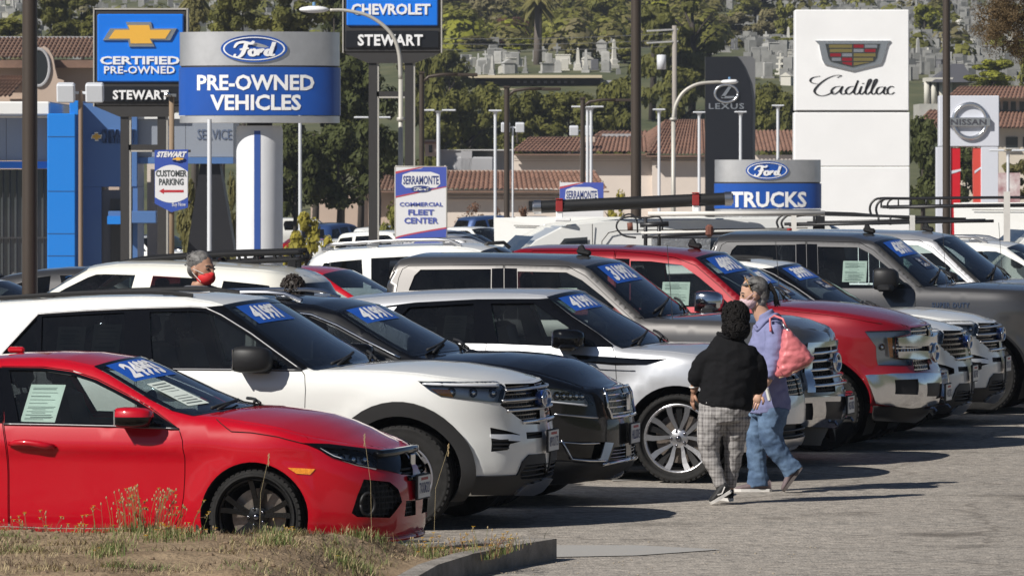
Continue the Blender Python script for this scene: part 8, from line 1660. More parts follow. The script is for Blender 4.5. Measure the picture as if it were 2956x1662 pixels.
def hair_curls(root,C,M,rad,n,m,seed,size=(.020,.034),zmin=-.12,front=.45,name='hair'):
 r=random.Random(seed);mb=MB();C=Vector(C);mb.ell(C+M@Vector((-.020,0,.020)),(rad[0]*.93,rad[1]*.95,rad[2]*.93),16,12,M)
 for _ in range(n):
  d=Vector((r.gauss(0,1),r.gauss(0,1),r.gauss(0,1))).normalized()
  if d.x>front and d.z<.55:continue
  if d.z*rad[2]<zmin:continue
  p=Vector((d.x*rad[0]-.018,d.y*rad[1],d.z*rad[2]+.018));a=d.orthogonal();a.rotate(Matrix.Rotation(r.uniform(0,6.28),3,d));s=r.uniform(*size);P=[p-a*s*.9-d*.012,p+d*.008,p+a*s*.9+Vector((0,0,-s*.5))-d*.004]
  mb.tube([C+M@q for q in P],[.004,.007,.003],5)
 return mb.build(name,m,root,True)
def fr(px,py,px0,py0):
 d=CAMH*FPX/(py0*K_-HY);s=FPX/d/K_;return((px-px0)/s,(py0-py)/s)
def at_ground(px,py):
 d=CAMH*FPX/(py*K_-HY);return((px*K_-CX)/FPX*d,d,0)
def woman_lavender():
 R_=empty('person',at_ground(1940,1237),0,'woman in lavender top, jeans and face mask carrying a pink shoulder bag','person')
 g=lambda px,py,y=0.0:(*[(a)for a in(fr(px,py,1940,1237)[0],)],y,fr(px,py,1940,1237)[1])
 hc=Vector(g(1893,738,-.02));az=math.pi+.12
 b=MB();M,C=head(b,hc,az,1.05,.24)
 limb(b,[(*g(1904,762),.066,.060),(*g(1916,788),.070,.064),(*g(1928,812),.075,.075)])
 limb(b,[(*g(1930,822),.08,.11),(*g(1928,870),.13,.16),(*g(1925,940),.14,.17),(*g(1930,1010),.14,.17)])
 limb(b,[(*g(1915,1000,.09),.10,.10),(*g(1905,1100,.09),.07,.07),(*g(1906,1200,.09),.045,.045)]);limb(b,[(*g(1942,1000,-.09),.10,.10),(*g(1938,1095,-.09),.07,.07),(*g(1988,1178,-.08),.045,.045)])
 limb(b,[(*g(1946,838,-.20),.05,.05),(*g(1930,940,-.25),.046,.046),(*g(1913,968,-.32),.036,.036),(*g(1906,985,-.37),.027,.027)]);limb(b,[(*g(1915,838,.19),.05,.05),(*g(1900,930,.24),.045,.045),(*g(1886,985,.20),.028,.028)])
 h1=hand_geo(g(1906,983,-.37),(-.35,-.15,-.75),(-.2,-1,.1),1,1.0,.75);h2=hand_geo(g(1886,985,.20),(-.4,0,-1),(-1,.4,0),-1,1.0,.6);h1.add(h2.v,h2.f)
 fuse(b,'body',SKIN,R_,.009,3,h1);face_bits(R_,M,C,1.05,HAIRG)
 t=MB()
 limb(t,[(*g(1930,812),.075,.13),(*g(1936,826),.120,.20),(*g(1934,855),.150,.215),(*g(1928,895),.172,.20),(*g(1926,940),.165,.195),(*g(1930,985),.178,.205),(*g(1935,1015),.182,.21),(*g(1937,1035),.176,.205)])
 limb(t,[(*g(1944,822,-.17),.085,.085),(*g(1946,865,-.23),.082,.078),(*g(1936,915,-.25),.074,.070),(*g(1926,948,-.28),.062,.060)]);limb(t,[(*g(1920,825,.17),.08,.08),(*g(1905,900,.23),.07,.07),(*g(1898,945,.24),.06,.06)])
 limb(t,[(*g(1922,784),.080,.078),(*g(1928,798),.088,.09),(*g(1932,812),.12,.15),(*g(1934,826),.13,.17)])
 fuse(t,'top',LAV,R_,.010,4,None,.010,9)
 cl=MB();pts=[g(1897,818,-.10),g(1905,828,-.13),g(1925,806,-.13),g(1950,790,-.10),g(1962,797,0.0)];cl.tube([Vector(p)for p in catmull(pts,4)],.016,7);cl.build('hood_edge',LAV,R_,True)
 j=MB()
 limb(j,[(*g(1930,985),.165,.19),(*g(1932,1025),.165,.195),(*g(1930,1050),.13,.17)])
 limb(j,[(*g(1915,1025,.09),.125,.11),(*g(1905,1095,.09),.092,.085),(*g(1904,1150,.09),.080,.075),(*g(1908,1195,.09),.085,.078),(*g(1910,1224,.09),.100,.085)])
 limb(j,[(*g(1945,1022,-.09),.135,.12),(*g(1938,1085,-.10),.105,.095),(*g(1948,1120,-.10),.090,.085),(*g(1972,1155,-.09),.078,.075),(*g(1988,1176,-.08),.085,.078),(*g(1996,1187,-.08),.092,.080)])
 fuse(j,'jeans',denim(),R_,.010,3,None,.010,11)
 p0=MB();M2=Matrix.Translation(Vector(g(1926,986,-.44)))@Matrix.Rotation(-.25,4,'Y');p0.bbox((0,0,0),(.030,.055,.12),.012);p0.v=[tuple(M2@Vector(q))for q in p0.v];p0.build('phone',mat('phone_white',(.62,.61,.56),.4),None).parent=R_ if False else None
 ph=bpy.data.objects['phone'];ph.location=R_.location;tag(ph,'white phone held low in the hand of the woman with the pink bag','phone')
 shoe(R_,g(1940,1237,.09),g(1850,1237,.07),.095,.048,SHOEM,SOLE);shoe(R_,g(2016,1176,-.08),g(1972,1234,-.09),.095,.050,SHOEM,mat('sole_dark',(.10,.085,.08),.8))
 hr=MB();hr.ell(C+M@Vector((-.040,0,.044)),(.106,.092,.096),18,12,M);hr.ell(C+M@Vector((-.080,0,-.015)),(.060,.074,.085),12,8,M);hr.ell(C+M@Vector((-.050,0,-.085)),(.050,.060,.05),12,8,M)
 r=random.Random(2)
 for k in range(70):
  y=r.uniform(-.085,.085);P=[(.075-.02*abs(y)*9,y*.75,.085),(.02,y*1.02,.125-abs(y)*.45),(-.06,y*.95,.11-abs(y)*.4),(-.125,y*.35,.02)];hr.tube([C+M@Vector(q)for q in P],[.004,.007,.007,.004],5)
 hr.build('hair',HAIRG,R_,True);pt=MB()
 for k in range(60):
  a=r.uniform(0,6.28);q=r.uniform(0,.042);P=[(-.125,q*.4*math.cos(a),.02),(-.165,q*math.cos(a),.015+q*math.sin(a)),(-.185,q*1.3*math.cos(a),-.05+q*math.sin(a)),(-.175+r.uniform(-.02,.02),q*math.cos(a),-.14+r.uniform(-.02,.03))];pt.tube([C+M@Vector(p)for p in P],[.008,.010,.009,.003],5)
 pt.build('ponytail',HAIRD,R_,True);band=MB();band.ell(C+M@Vector((-.128,0,.02)),(.016,.024,.024),8,6,M);band.build('hair_band',mat('band_blue',(.10,.14,.26),.8),R_,True)
 mk=MB();mk.ell(C+M@Vector((.046,0,-.066)),(.074,.064,.056),16,10,M);mk.ell(C+M@Vector((.080,0,-.042)),(.046,.030,.034),12,8,M);mk.build('face_mask',MASKP,R_,True);lp=MB()
 for y in(-1,1):
  lp.tube([C+M@Vector((.08,y*.058,-.030)),C+M@Vector((.0,y*.086,.008)),C+M@Vector((-.018,y*.088,-.005)),C+M@Vector((.06,y*.066,-.085))],.003,5)
 lp.build('mask_straps',MASKP,R_);gl=MB();gl.tube([C+M@Vector((.02,-.094,.03)),C+M@Vector((.03,-.075,.10)),C+M@Vector((.03,0,.145)),C+M@Vector((.03,.075,.10)),C+M@Vector((.02,.094,.03))],.005,6);gl.build('hair_hoop',mat('tan_plastic',(.35,.20,.08),.4),R_,True)
 er=MB();er.tube([C+M@Vector((-.005,-.092,-.05)),C+M@Vector((-.005,-.092,-.075))],.004,5);er.build('earring',SATIN,R_)
 T=Thing('shoulder_bag','soft pink leather bag hanging from the shoulder of the woman in lavender','bag',Vector(R_.location)+Vector(g(1985,945,-.25)));o0=Vector(R_.location);ol=[(1968,822),(1982,826),(2002,845),(2026,872),(2046,897),(2036,910),(2005,930),(1975,946),(1953,948),(1943,940),(1948,920),(1956,885),(1962,850)]
 n=len(ol);rows=[(-.39,.55),(-.37,.80),(-.33,.95),(-.27,1.0),(-.20,.95),(-.16,.80)];cx,cz=np.mean([g(*p)[0]for p in ol]),np.mean([g(*p)[2]for p in ol]);v=[];f=[]
 for y,k in rows:
  for p in ol:q=g(*p);v.append((cx+(q[0]-cx)*k,y,cz+(q[2]-cz)*k))
 for i in range(len(rows)-1):
  for k in range(n):f.append((i*n+k,i*n+(k+1)%n,(i+1)*n+(k+1)%n,(i+1)*n+k))
 f+=[tuple(range(n)),tuple((len(rows)-1)*n+k for k in range(n))];bg=MB();bg.add(v,f);o=fuse(bg,'bag_body',PINKB,None,.009,7,None,.012,10);o.location=o0;bpy.context.view_layer.update();o.parent=T.root;o.location=o0-T.base;KIDS.setdefault(T.root.name,[]).append(o)
 s_=MB();s_.tube([o0+Vector(g(1975,822,-.26)),o0+Vector(g(1966,800,-.24)),o0+Vector(g(1946,792,-.17)),o0+Vector(g(1935,800,-.16)),o0+Vector(g(1934,830,-.30))],.010,6);T.mb('strap',s_,PINKB,True);s_=MB();s_.tube([o0+Vector(g(1968,822,-.28)),o0+Vector(g(1980,830,-.34))],.010,6);s_.tube([o0+Vector(g(1962,808,-.26)),o0+Vector(g(1975,826,-.29))],.008,6);T.mb('chain',s_,SATIN,True)
 se=MB();se.tube([o0+Vector(g(2034,909,-.33)),o0+Vector(g(1990,932,-.37)),o0+Vector(g(1955,946,-.34))],.006,5);T.mb('piping',se,mat('bag_edge',(.45,.30,.20),.6));zp=MB();zp.tube([o0+Vector(g(1950,915,-.36)),o0+Vector(g(1962,938,-.375))],.004,5);T.mb('seam',zp,mat('bag_seam',(.28,.06,.07),.6))
woman_lavender()
def woman_black():
 R_=empty('person',at_ground(1826,1268),0,'woman seen from behind in black fleece and grey plaid trousers with short black curly hair','person');g=lambda px,py,y=0.0:(fr(px,py,1826,1268)[0],y,fr(px,py,1826,1268)[1])
 hc=Vector(g(1847,800,.0));az=math.radians(125);b=MB();M,C=head(b,hc,az,1.0)
 limb(b,[(*g(1848,830),.058,.058),(*g(1846,850),.062,.06),(*g(1842,868),.08,.07)]);limb(b,[(*g(1840,876),.10,.07),(*g(1838,930),.15,.11),(*g(1828,1010),.17,.14),(*g(1824,1040),.16,.14)])
 limb(b,[(*g(1797,1035),.09,.09),(*g(1786,1140,-.02),.05,.05),(*g(1814,1228,-.05),.036,.036)]);limb(b,[(*g(1848,1035,.03),.10,.10),(*g(1846,1140,.06),.05,.05),(*g(1836,1230,.10),.036,.036)])
 limb(b,[(*g(1784,905),.045,.045),(*g(1757,940,.03),.05,.05),(*g(1750,968,.08),.038,.038),(*g(1746,988,.10),.028,.028)]);limb(b,[(*g(1895,910),.045,.045),(*g(1908,950,.03),.048,.048),(*g(1897,990,.13),.03,.03)])
 h1=hand_geo(g(1746,986,.10),(-.12,.25,-1),(-1,-.3,0),1,1.0,.5);h2=hand_geo(g(1897,990,.13),(-.4,.4,-1),(1,-.3,0),-1,1.0,.6);h1.add(h2.v,h2.f);fuse(b,'body',SKIN2,R_,.009,3,h1);face_bits(R_,M,C)
 t=MB()
 limb(t,[(*g(1846,848),.085,.08),(*g(1842,862),.165,.11),(*g(1841,885),.215,.14),(*g(1839,925),.222,.165),(*g(1832,970),.218,.180),(*g(1825,1008),.222,.19),(*g(1822,1026),.212,.185)])
 limb(t,[(*g(1802,888),.070,.075),(*g(1772,912,.02),.084,.085),(*g(1756,945,.04),.082,.08),(*g(1756,966,.07),.064,.064)]);limb(t,[(*g(1876,890),.070,.075),(*g(1903,916,.02),.082,.085),(*g(1908,960,.05),.078,.078),(*g(1900,985,.10),.062,.062)])
 limb(t,[(*g(1846,838),.072,.07),(*g(1845,855),.085,.085)])
 fuse(t,'fleece',FLEECE,R_,.010,4,None,.012,8);co=MB();co.tube([Vector(p)for p in catmull([g(1812,838,-.02),g(1826,846,-.085),g(1850,848,-.095),g(1872,846,-.06)],4)],.015,6);co.tube([Vector(g(1806,838,.0)),Vector(g(1816,845,-.05))],.018,6);co.build('collar',FLEECE,R_,True)
 j=MB();limb(j,[(*g(1824,1005),.205,.175),(*g(1822,1035),.208,.185),(*g(1824,1060),.17,.16)])
 limb(j,[(*g(1795,1045,-.01),.125,.14),(*g(1783,1100,-.02),.098,.10),(*g(1786,1145,-.02),.076,.08),(*g(1802,1190,-.04),.058,.06),(*g(1814,1222,-.05),.048,.05)]);limb(j,[(*g(1852,1045,.02),.125,.14),(*g(1848,1105,.05),.092,.10),(*g(1846,1150,.07),.072,.08),(*g(1841,1195,.09),.056,.06),(*g(1836,1228,.10),.048,.05)])
 fuse(j,'trousers',plaid(),R_,.010,3,None,.008,12)
 shoe(R_,g(1838,1236,-.05),g(1788,1266,-.08),.095,.045,SHOEB,SOLE,True);shoe(R_,g(1842,1262,.10),g(1806,1258,.16),.09,.045,SHOEB,SOLE,True)
 hair_curls(R_,C,M,(.108,.104,.116),900,HAIRD,4,(.016,.030),zmin=-.2,front=.55);lo=hair_curls(R_,C+Vector((.0,-.02,-.10)),M,(.100,.112,.095),480,HAIRD,5,zmin=-.2,front=.35)
 br=MB();c=Vector(g(1749,972,.085));br.tube([c+Vector((.040*math.cos(a),.042*math.sin(a),.010*math.sin(a+1)))for a in np.linspace(0,6.283,17)],.007,6);br.build('bracelet',SOLE,R_,True);er=MB();er.ell(C+M@Vector((-.005,.084,-.045)),(.006,.006,.006),6,4);er.build('earring',SATIN,R_)
 lg=MB();c=g(1775,1012,-.13);lg.tube([Vector(c),Vector((c[0]+.012,c[1],c[2]+.02))],.004,4);lg.build('small_logo',SOLE,R_)
woman_black()
def man(label,px,ytop,Y,az,hm,skinm,mask=None,shirt=TEE,curly=False,seed=0):
 top=dp(px,ytop,Y);H_=top.z;k=H_/1.78;R_=empty('person',(top.x,Y,0),0,label,'person');g=lambda x,y,z:(x*k,y*k,z*k);M0=Matrix.Rotation(az,3,'Z');q=lambda x,y,z:tuple(M0@Vector(g(x,y,z)))
 b=MB();M,C=head(b,q(.02,0,1.655),az,1.05*k);limb(b,[(*q(0,0,1.56),.062*k,.062*k),(*q(-.01,0,1.48),.066*k,.066*k)]);fl=tuple(M0@Vector((0,1,0)))
 limb(b,[(*q(0,0,1.47),.17*k,.09*k),(*q(0,0,1.25),.17*k,.11*k),(*q(0,0,.95),.15*k,.11*k)],flat=fl)
 for s in(-1,1):
  limb(b,[(*q(0,s*.09,.92),.09*k,.09*k),(*q(0.02,s*.10,.5),.06*k,.06*k),(*q(0,s*.10,.08),.04*k,.04*k)]);limb(b,[(*q(0,s*.20,1.42),.055*k,.055*k),(*q(-.02,s*.25,1.12),.045*k,.045*k),(*q(.06,s*.26,.88),.028*k,.028*k)])
 ex=MB()
 for s in(-1,1):h=hand_geo(q(.06,s*.26,.88),(.1,0,-1),tuple(M0@Vector((0,s,0))),s,k,.5);ex.add(h.v,h.f)
 fuse(b,'body',skinm,R_,.012,3,ex);face_bits(R_,M,C,1.05*k,hm)
 t=MB();limb(t,[(*q(0,0,1.535),.11*k,.085*k),(*q(0,0,1.49),.21*k,.11*k),(*q(0,0,1.3),.21*k,.135*k),(*q(0,0,1.05),.19*k,.135*k),(*q(0,0,.88),.19*k,.135*k)],flat=fl)
 for s in(-1,1):limb(t,[(*q(0,s*.18,1.45),.08*k,.08*k),(*q(-.01,s*.24,1.25),.075*k,.075*k),(*q(-.02,s*.25,1.13),.07*k,.07*k)])
 fuse(t,'shirt',shirt,R_,.012,3,None,.008,9);j=MB();limb(j,[(*q(0,0,.98),.17*k,.125*k),(*q(0,0,.85),.16*k,.12*k)],flat=fl)
 for s in(-1,1):limb(j,[(*q(0,s*.09,.9),.10*k,.10*k),(*q(.02,s*.10,.5),.078*k,.078*k),(*q(0,s*.10,.09),.065*k,.065*k)])
 fuse(j,'trousers',mat('trouser_navy',(.02,.025,.04),.9),R_,.013,3)
 for s in(-1,1):shoe(R_,q(-.07,s*.10,0),q(.19,s*.12,0),.085*k,.045*k)
 if curly:hair_curls(R_,C,M,(.118*k,.100*k,.125*k),320,hm,seed,(.014,.024),zmin=-.06,front=.6)
 else:
  hr=MB();hr.ell(C+M@(Vector((-.026,0,.056))*k),(.104*k,.086*k,.086*k),16,10,M);hr.ell(C+M@(Vector((-.06,0,.0))*k),(.062*k,.076*k,.07*k),12,8,M);r=random.Random(1)
  for _ in range(120):
   a=r.uniform(0,6.28);z=r.uniform(.02,.13);rr=math.sqrt(max(0,1-((z-.045)/.095)**2));p=Vector((-.036+.100*rr*math.cos(a),.086*rr*math.sin(a),z))*k
   hr.tube([C+M@p,C+M@(p+Vector((r.uniform(-.02,.0),r.uniform(-.008,.008),.006))*k)],.004,5)
  hr.build('hair',hm,R_,True)
 if mask:
  mk=MB();mk.ell(C+M@(Vector((.040,0,-.062))*k),(.078*k,.064*k,.056*k),16,10,M);mk.ell(C+M@(Vector((.075,0,-.040))*k),(.048*k,.030*k,.034*k),12,8,M);mk.build('face_mask',mask,R_,True);lp=MB()
  for s in(-1,1):lp.tube([C+M@(Vector((.07,s*.064,-.03))*k),C+M@(Vector((-.01,s*.088,.005))*k),C+M@(Vector((-.018,s*.09,-.02))*k),C+M@(Vector((.05,s*.07,-.09))*k)],.003,5)
  lp.build('mask_straps',SOLE,R_)
man('grey haired man in bright red face mask standing beyond the white SUV',503,635,44.85,math.radians(-38),HAIRG,SKIN2,MASKR);man('man whose dark curly hair shows above the black crossover roof',737,696,44.9,math.radians(100),mat('hair_brown',(.022,.015,.011),.5,bump=(70,.8)),SKIN,None,TEE,True,8)
# ---------------------------------------------------------------- the weedy kerb island in front
ISL=[(.17,37.1),(-.13,36.4),(-.40,35.6),(-.62,34.6),(-.78,33.2),(-.9,31.0),(-9,31.0),(-9,37.6),(-7,37.2),(-5,36.75),(-3.6,36.35),(-2.4,36.05),(-1.4,35.95),(-.75,36.25),(-.2,36.85)]
def isl_in(x,y):return bool(pip(np.array([[x,y]]),ISL)[0])
def isl_dist(x,y):
 d=9
 for i in range(len(ISL)):
  a=np.array(ISL[i]);b=np.array(ISL[(i+1)%len(ISL)]);p=np.array([x,y]);t=max(0,min(1,float((p-a)@(b-a)/((b-a)@(b-a)))));d=min(d,float(np.hypot(*(p-a-(b-a)*t))))
 return d
def soil_z(x,y):
 d=isl_dist(x,y);n=mnoise.noise(Vector((x*1.7,y*1.7,0)))*.035+mnoise.noise(Vector((x*6,y*6,3)))*.018+mnoise.noise(Vector((x*17,y*17,7)))*.010
 return .11+.17*sstep(.1,.75,d)*(.85+.3*sstep(-6,-2,x))+n*sstep(.05,.3,d)
def soil_mat():
 m=bpy.data.materials.new('dry_soil');m.use_nodes=True;N,L=nodes(m);p=N['Principled BSDF'];p.inputs['Roughness'].default_value=.95;p.inputs['Specular IOR Level'].default_value=.1
 tc=N.new('ShaderNodeTexCoord');n=N.new('ShaderNodeTexNoise');n.inputs['Scale'].default_value=2.6;n.inputs['Detail'].default_value=10;n.inputs['Roughness'].default_value=.75;L.new(tc.outputs['Object'],n.inputs['Vector'])
 r=N.new('ShaderNodeValToRGB');e=r.color_ramp.elements;e[0].position=.3;e[0].color=(.15,.105,.066,1);e[1].position=.7;e[1].color=(.36,.27,.175,1);L.new(n.outputs['Fac'],r.inputs[0]);L.new(r.outputs[0],p.inputs['Base Color'])
 b=N.new('ShaderNodeBump');b.inputs['Strength'].default_value=.8;b.inputs['Distance'].default_value=.03;n2=N.new('ShaderNodeTexNoise');n2.inputs['Scale'].default_value=26;n2.inputs['Detail'].default_value=6;L.new(tc.outputs['Object'],n2.inputs['Vector']);L.new(n2.outputs['Fac'],b.inputs['Height']);L.new(b.outputs[0],p.inputs['Normal']);return m
def island():
 B=subdiv(ISL,.12);E=[(i,(i+1)%len(B))for i in range(len(B))];G=[]
 for x in np.arange(-8.9,.2,.085):
  for y in np.arange(31.1,37.4,.085):G.append((x+.02*math.sin(y*40),y))
 G=np.array(G);G=G[pip(G,ISL)];r=delaunay_2d_cdt([Vector(p)for p in B]+[Vector((float(a),float(b)))for a,b in G],E,[],1,1e-6)
 v=[(p.x,p.y,soil_z(p.x,p.y))for p in r[0]];o=mesh_obj('soil',v,[tuple(f)for f in r[2]],soil_mat(),None,True);o['kind']='structure'
 path=[np.array(p)for p in ISL[:6]];back=[np.array(p)for p in(ISL[0],ISL[14],ISL[13],ISL[12])]
 T=Thing('kerb','weathered concrete kerb edging the weedy island at the bottom','kerb',(path[0][0],path[0][1],0));KM=mat('kerb_concrete',(.25,.23,.205),.95,spec=.1,var=(4,.35),bump=(30,.9),bump_dist=.02)
 def run(P,sgn):
  for a,b in zip(P[:-1],P[1:]):
   d=(b-a)/np.linalg.norm(b-a);n=np.array([d[1],-d[0]])*sgn;L=np.linalg.norm(b-a);k=max(1,int(round(L/1.55)));
   for i in range(k):
    p0=a+d*(L*i/k+.004);p1=a+d*(L*(i+1)/k-.004);mb=MB();q0,q1=p0-n*.15,p1-n*.15;h=.15;e=.02
    V=[(*(p0+n*.015),0),(*(p1+n*.015),0),(*p1,h-e),(*p0,h-e),(*(p0-n*e),h),(*(p1-n*e),h),(*q1,h),(*q0,h),(*q1,0),(*q0,0)]
    mb.add(V,[(0,1,2,3),(3,2,5,4),(4,5,6,7),(7,6,8,9),(0,3,4,7,9),(1,8,6,5,2)]);T.mb('kerb_stone',mb,KM)
 run(path,-1 if False else 1);run(back,-1)
 c=MB();c.lathe([(.001,.149),(.05,.149),(.085,.13),(.10,0)],16,Matrix.Translation((path[0][0]-.05,path[0][1]-.07,0)));T.mb('kerb_nose',c,KM,'auto')
island()
def blade(mb,x,y,z,h,w,lean,az,n=3):
 dx,dy=math.cos(az),math.sin(az);v=[]
 for i in range(n):
  t=i/n;o=lean*h*t*t;ww=w*(1-t*.7);v+=[(x+dx*o-dy*ww,y+dy*o+dx*ww,z+h*t),(x+dx*o+dy*ww,y+dy*o-dx*ww,z+h*t)]
 v.append((x+dx*lean*h,y+dy*lean*h,z+h*.96));mb.add(v,[(2*i,2*i+1,2*i+3,2*i+2)for i in range(n-1)]+[(2*n-2,2*n-1,2*n)])
GM=[mat('grass_dry',(.24,.18,.085),.8),mat('grass_straw',(.36,.29,.16),.8),mat('grass_green',(.11,.155,.035),.7),mat('grass_olive',(.16,.165,.055),.8),mat('grass_brown',(.10,.07,.045),.9)]
PETAL=mat('petal_yellow',(.72,.42,.015),.6);STEM=mat('stem_green',(.15,.16,.045),.7);STEMR=mat('stem_red',(.20,.095,.05),.7);SEEDH=mat('seed_head',(.36,.27,.14),.8);PINK=mat('petal_pink',(.55,.25,.38),.6)
def grass():
 r=random.Random(3);mb=MB();cl=[]
 for _ in range(330):
  x=r.uniform(-7,.1);y=r.uniform(31.4,37);cl.append((x,y,r.choice([0,0,1,1,3,4,4,4,2]),r.uniform(.05,.22)))
 bare=[(r.uniform(-6,-.5),r.uniform(32,36),r.uniform(.15,.4))for _ in range(26)]
 n=0
 for _ in range(60000):
  if n>17000:break
  if r.random()<.75:c=cl[int(r.random()*len(cl))];x=r.gauss(c[0],c[3]);y=r.gauss(c[1],c[3]*.8);k=c[2];h=r.uniform(.015,.065)*(1.15 if k in(2,3)else 1)
  else:x=r.uniform(-7,.2);y=r.uniform(31.4,37.2);k=r.choice([0,0,4,4,3]);h=r.uniform(.012,.05)
  if x<-7 or not isl_in(x,y)or isl_dist(x,y)<.17 or any((x-a)**2+((y-b)*.6)**2<q*q for a,b,q in bare):continue
  mb.cm=k;blade(mb,x,y,soil_z(x,y)-.01,h,r.uniform(.002,.004),r.uniform(.3,1.8),r.uniform(0,6.283));n+=1
 o=mb.build('dry_grass',GM);o['kind']='stuff'
 st=MB();
 for _ in range(500):
  x=r.uniform(-7,.2);y=r.uniform(31.4,37.2)
  if isl_in(x,y)and isl_dist(x,y)>.12:s=r.uniform(.006,.022);st.ell((x,y,soil_z(x,y)),(s*1.2,s,s*.7),6,4)
 o=st.build('clods',mat('clod',(.20,.14,.09),.95));o['kind']='stuff'
 pe=MB()
 for _ in range(150):
  x=r.uniform(.1,2.2);y=r.uniform(34,39)
  if r.random()<.45:y=r.uniform(34.4,37.2);x=float(np.interp(y,[33.2,34.6,35.6,36.4,37.1],[-.78,-.62,-.40,-.13,.17]))+r.uniform(.04,.4)
  s=r.uniform(.003,.008);pe.ell((x,y,s*.4),(s*1.2,s,s*.7),6,4)
 o=pe.build('grit',mat('grit',(.34,.29,.22),.9));o['kind']='stuff'
grass()
def weed(label,pxs,py,n,h0,h1,spread,name='flowering_weed',flowers=.35,green=400,red=True,seed=0,Y=35.4):
 """clump of thin stems with seed heads and yellow flowers over a mat of green blades"""
 r=random.Random(seed);c=dp(pxs,py,Y);T=Thing(name,label,'weed',(c.x,Y,soil_z(c.x,Y)),'flowering weeds on the kerb island');st=MB();hd=MB();fl=MB();lv=MB()
 for i in range(n):
  x=c.x+r.gauss(0,spread*.45);y=Y+r.gauss(0,.12);z=soil_z(x,y)-.01;h=r.uniform(h0,h1)*(1-.35*abs(x-c.x)/max(.05,spread));a=r.uniform(-.5,.5);lean=r.uniform(.05,.4)*(1 if x>c.x else-.5);P=[(x,y,z),(x+lean*h*.3,y+a*h*.1,z+h*.5),(x+lean*h,y+a*h*.2,z+h)]
  st.cm=1 if r.random()<.5 and red else 0;st.tube(P,.0026,4,False,.0014);q=Vector(P[2]);
  if r.random()<.6:
   e=q+Vector((r.uniform(-.06,.06),0,-r.uniform(.0,.05)));m_=Vector(P[1])*.45+q*.55;st.tube([m_,e],.0016,4,False);tips=[q,e]
  else:tips=[q]
  for t in tips:
   if r.random()<flowers:
    for k in range(7):b=6.283*k/7;fl.add([t,t+Vector((math.cos(b-.35)*.011,math.sin(b-.35)*.011,.006)),t+Vector((math.cos(b)*.015,math.sin(b)*.015,.004)),t+Vector((math.cos(b+.35)*.011,math.sin(b+.35)*.011,.006))],[(0,1,2,3)])
    hd.ell(t-Vector((0,0,.004)),(.006,.006,.008),6,4)
   else:hd.ell(t,(.005,.005,.010),6,4)
 for i in range(green):
  x=c.x+r.gauss(0,spread*.5);y=Y+r.gauss(0,.14);lv.cm=r.choice([2,2,2,3,0,1]);blade(lv,x,y,soil_z(x,y)-.01,r.uniform(.03,.10),.003,r.uniform(.1,.9),r.uniform(0,6.28))
 o=T.mb('stems',st,[STEM,STEMR]);o['kind']='stuff';o=T.mb('seed_heads',hd,SEEDH);o['kind']='stuff'
 if fl.v:o=T.mb('flowers',fl,PETAL);o['kind']='stuff'
 if lv.v:o=T.mb('leaves',lv,GM);o['kind']='stuff'
weed('large clump of red stemmed flowering weed in front of the red hatchback door',375,1330,95,.14,.34,.32,seed=1,green=900);weed('yellow flowered weed clump at the lower left edge',130,1330,55,.08,.27,.35,flowers=.6,seed=2,green=300,Y=35.9);weed('small pink and yellow weed clump at the very left edge',25,1325,30,.05,.13,.2,flowers=.7,seed=3,green=200,Y=36.0);weed('yellow flowered weed at the far right end of the island',1215,1340,45,.06,.20,.26,flowers=.5,seed=4,green=350,Y=35.9);weed('thin weed just below the hatchback number plate',1075,1335,14,.06,.16,.14,flowers=.6,seed=5,green=150,Y=35.8)
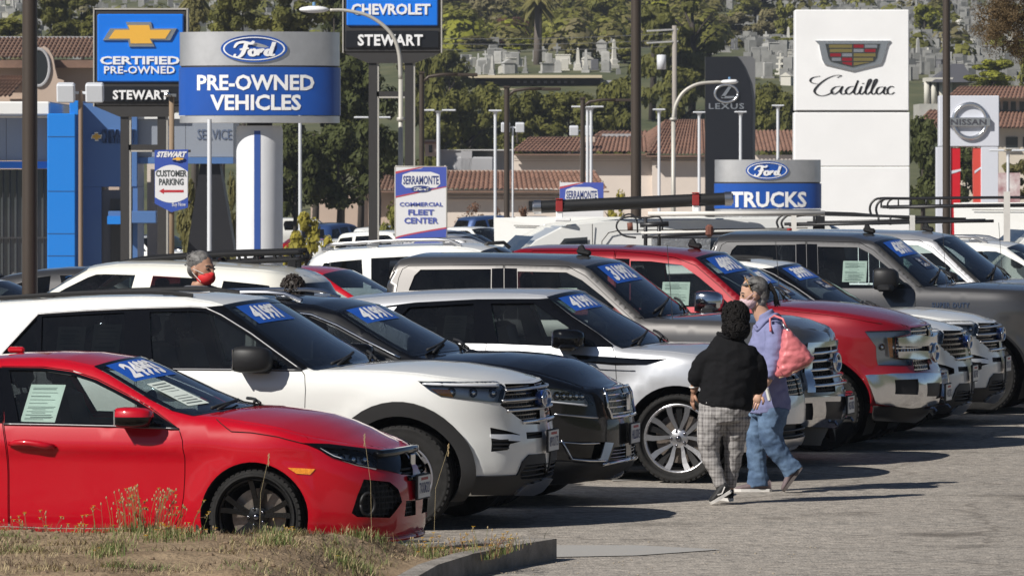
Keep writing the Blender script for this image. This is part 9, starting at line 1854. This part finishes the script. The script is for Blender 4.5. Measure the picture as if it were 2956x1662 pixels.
weed('low green weed in front of the black front wheel',700,1345,18,.04,.12,.2,flowers=.4,seed=6,green=600,Y=35.5);weed('green tuft low on the island under the hatchback vent',900,1335,8,.04,.10,.2,flowers=.2,seed=7,green=500,Y=35.6);weed('green tuft low in the middle foreground of the island',690,1400,4,.04,.09,.12,flowers=.2,seed=8,green=500,Y=34.2);weed('leafy green weed low at left foreground',270,1440,3,.04,.08,.12,flowers=.2,seed=9,green=350,Y=33.2);weed('leafy green weed in the lower right of the island',880,1415,4,.03,.07,.16,flowers=.3,seed=10,green=400,Y=34.0);weed('pale weed patch beneath the red stemmed clump',430,1385,24,.05,.13,.22,flowers=.5,seed=12,green=500,Y=34.6)
def stalks():
 for i,(px,top,base,Yk,lb)in enumerate(((935,1100,1330,35.5,'tall seeded grass stalk before the hatchback bumper'),(1090,1125,1330,35.6,'curved grass stalk across the hatchback vent'),(652,1150,1330,35.6,'grass stalk crossing the black front wheel'))):
  b=dp(px,base,Yk);t=dp(px+(-18,38,24)[i%3],top,Yk);m=MB();m.tube([(b.x,Yk,soil_z(b.x,Yk)),((b.x*.85+t.x*.15),Yk,(b.z+t.z)/2),t],.0013,4);T=Thing('grass_stalk',lb,'grass stalk',(b.x,Yk,soil_z(b.x,Yk)),'tall grass stalks on the kerb island');T.mb('stem',m,GM[1]);h=MB();
  for k in range(9):h.ell(t+Vector((random.Random(k).uniform(-.004,.004),0,-.009*k+.02)),(.0032,.0032,.009),6,4)
  T.mb('seed_head',h,SEEDH)
stalks()
pm_=mat('worn_road_paint',(.46,.45,.43),.85,var=(5,.3,(.34,.32,.29)))
g0=lambda px,py:(lambda d:((px-1288)*K_/FPX*d,d,.006))(CAMH*FPX/(py*K_-HY))
o=mesh_obj('road_marking',[g0(1390,1402),g0(1400,1372),g0(1600,1372),g0(1815,1383),g0(1600,1398)],[(0,4,3,2,1)],pm_);o['kind']='structure'
o=mesh_obj('road_marking',[g0(1540,1205),g0(1650,1202),g0(1650,1207),g0(1540,1210)],[(0,1,2,3)],pm_);o['kind']='structure'
# ---------------------------------------------------------------- thin haze over the valley
hz=bpy.data.materials.new('haze');hz.use_nodes=True;N,L=nodes(hz);N.remove(N['Principled BSDF']);pv=N.new('ShaderNodeVolumePrincipled')
pv.inputs['Color'].default_value=(.86,.91,1.0,1);pv.inputs['Density'].default_value=.0002;pv.inputs['Anisotropy'].default_value=.3;L.new(pv.outputs[0],N['Material Output'].inputs['Volume'])
hb=MB();hb.box((0,400,32),(1860,2260,76));o=hb.build('haze',hz);o['kind']='stuff'
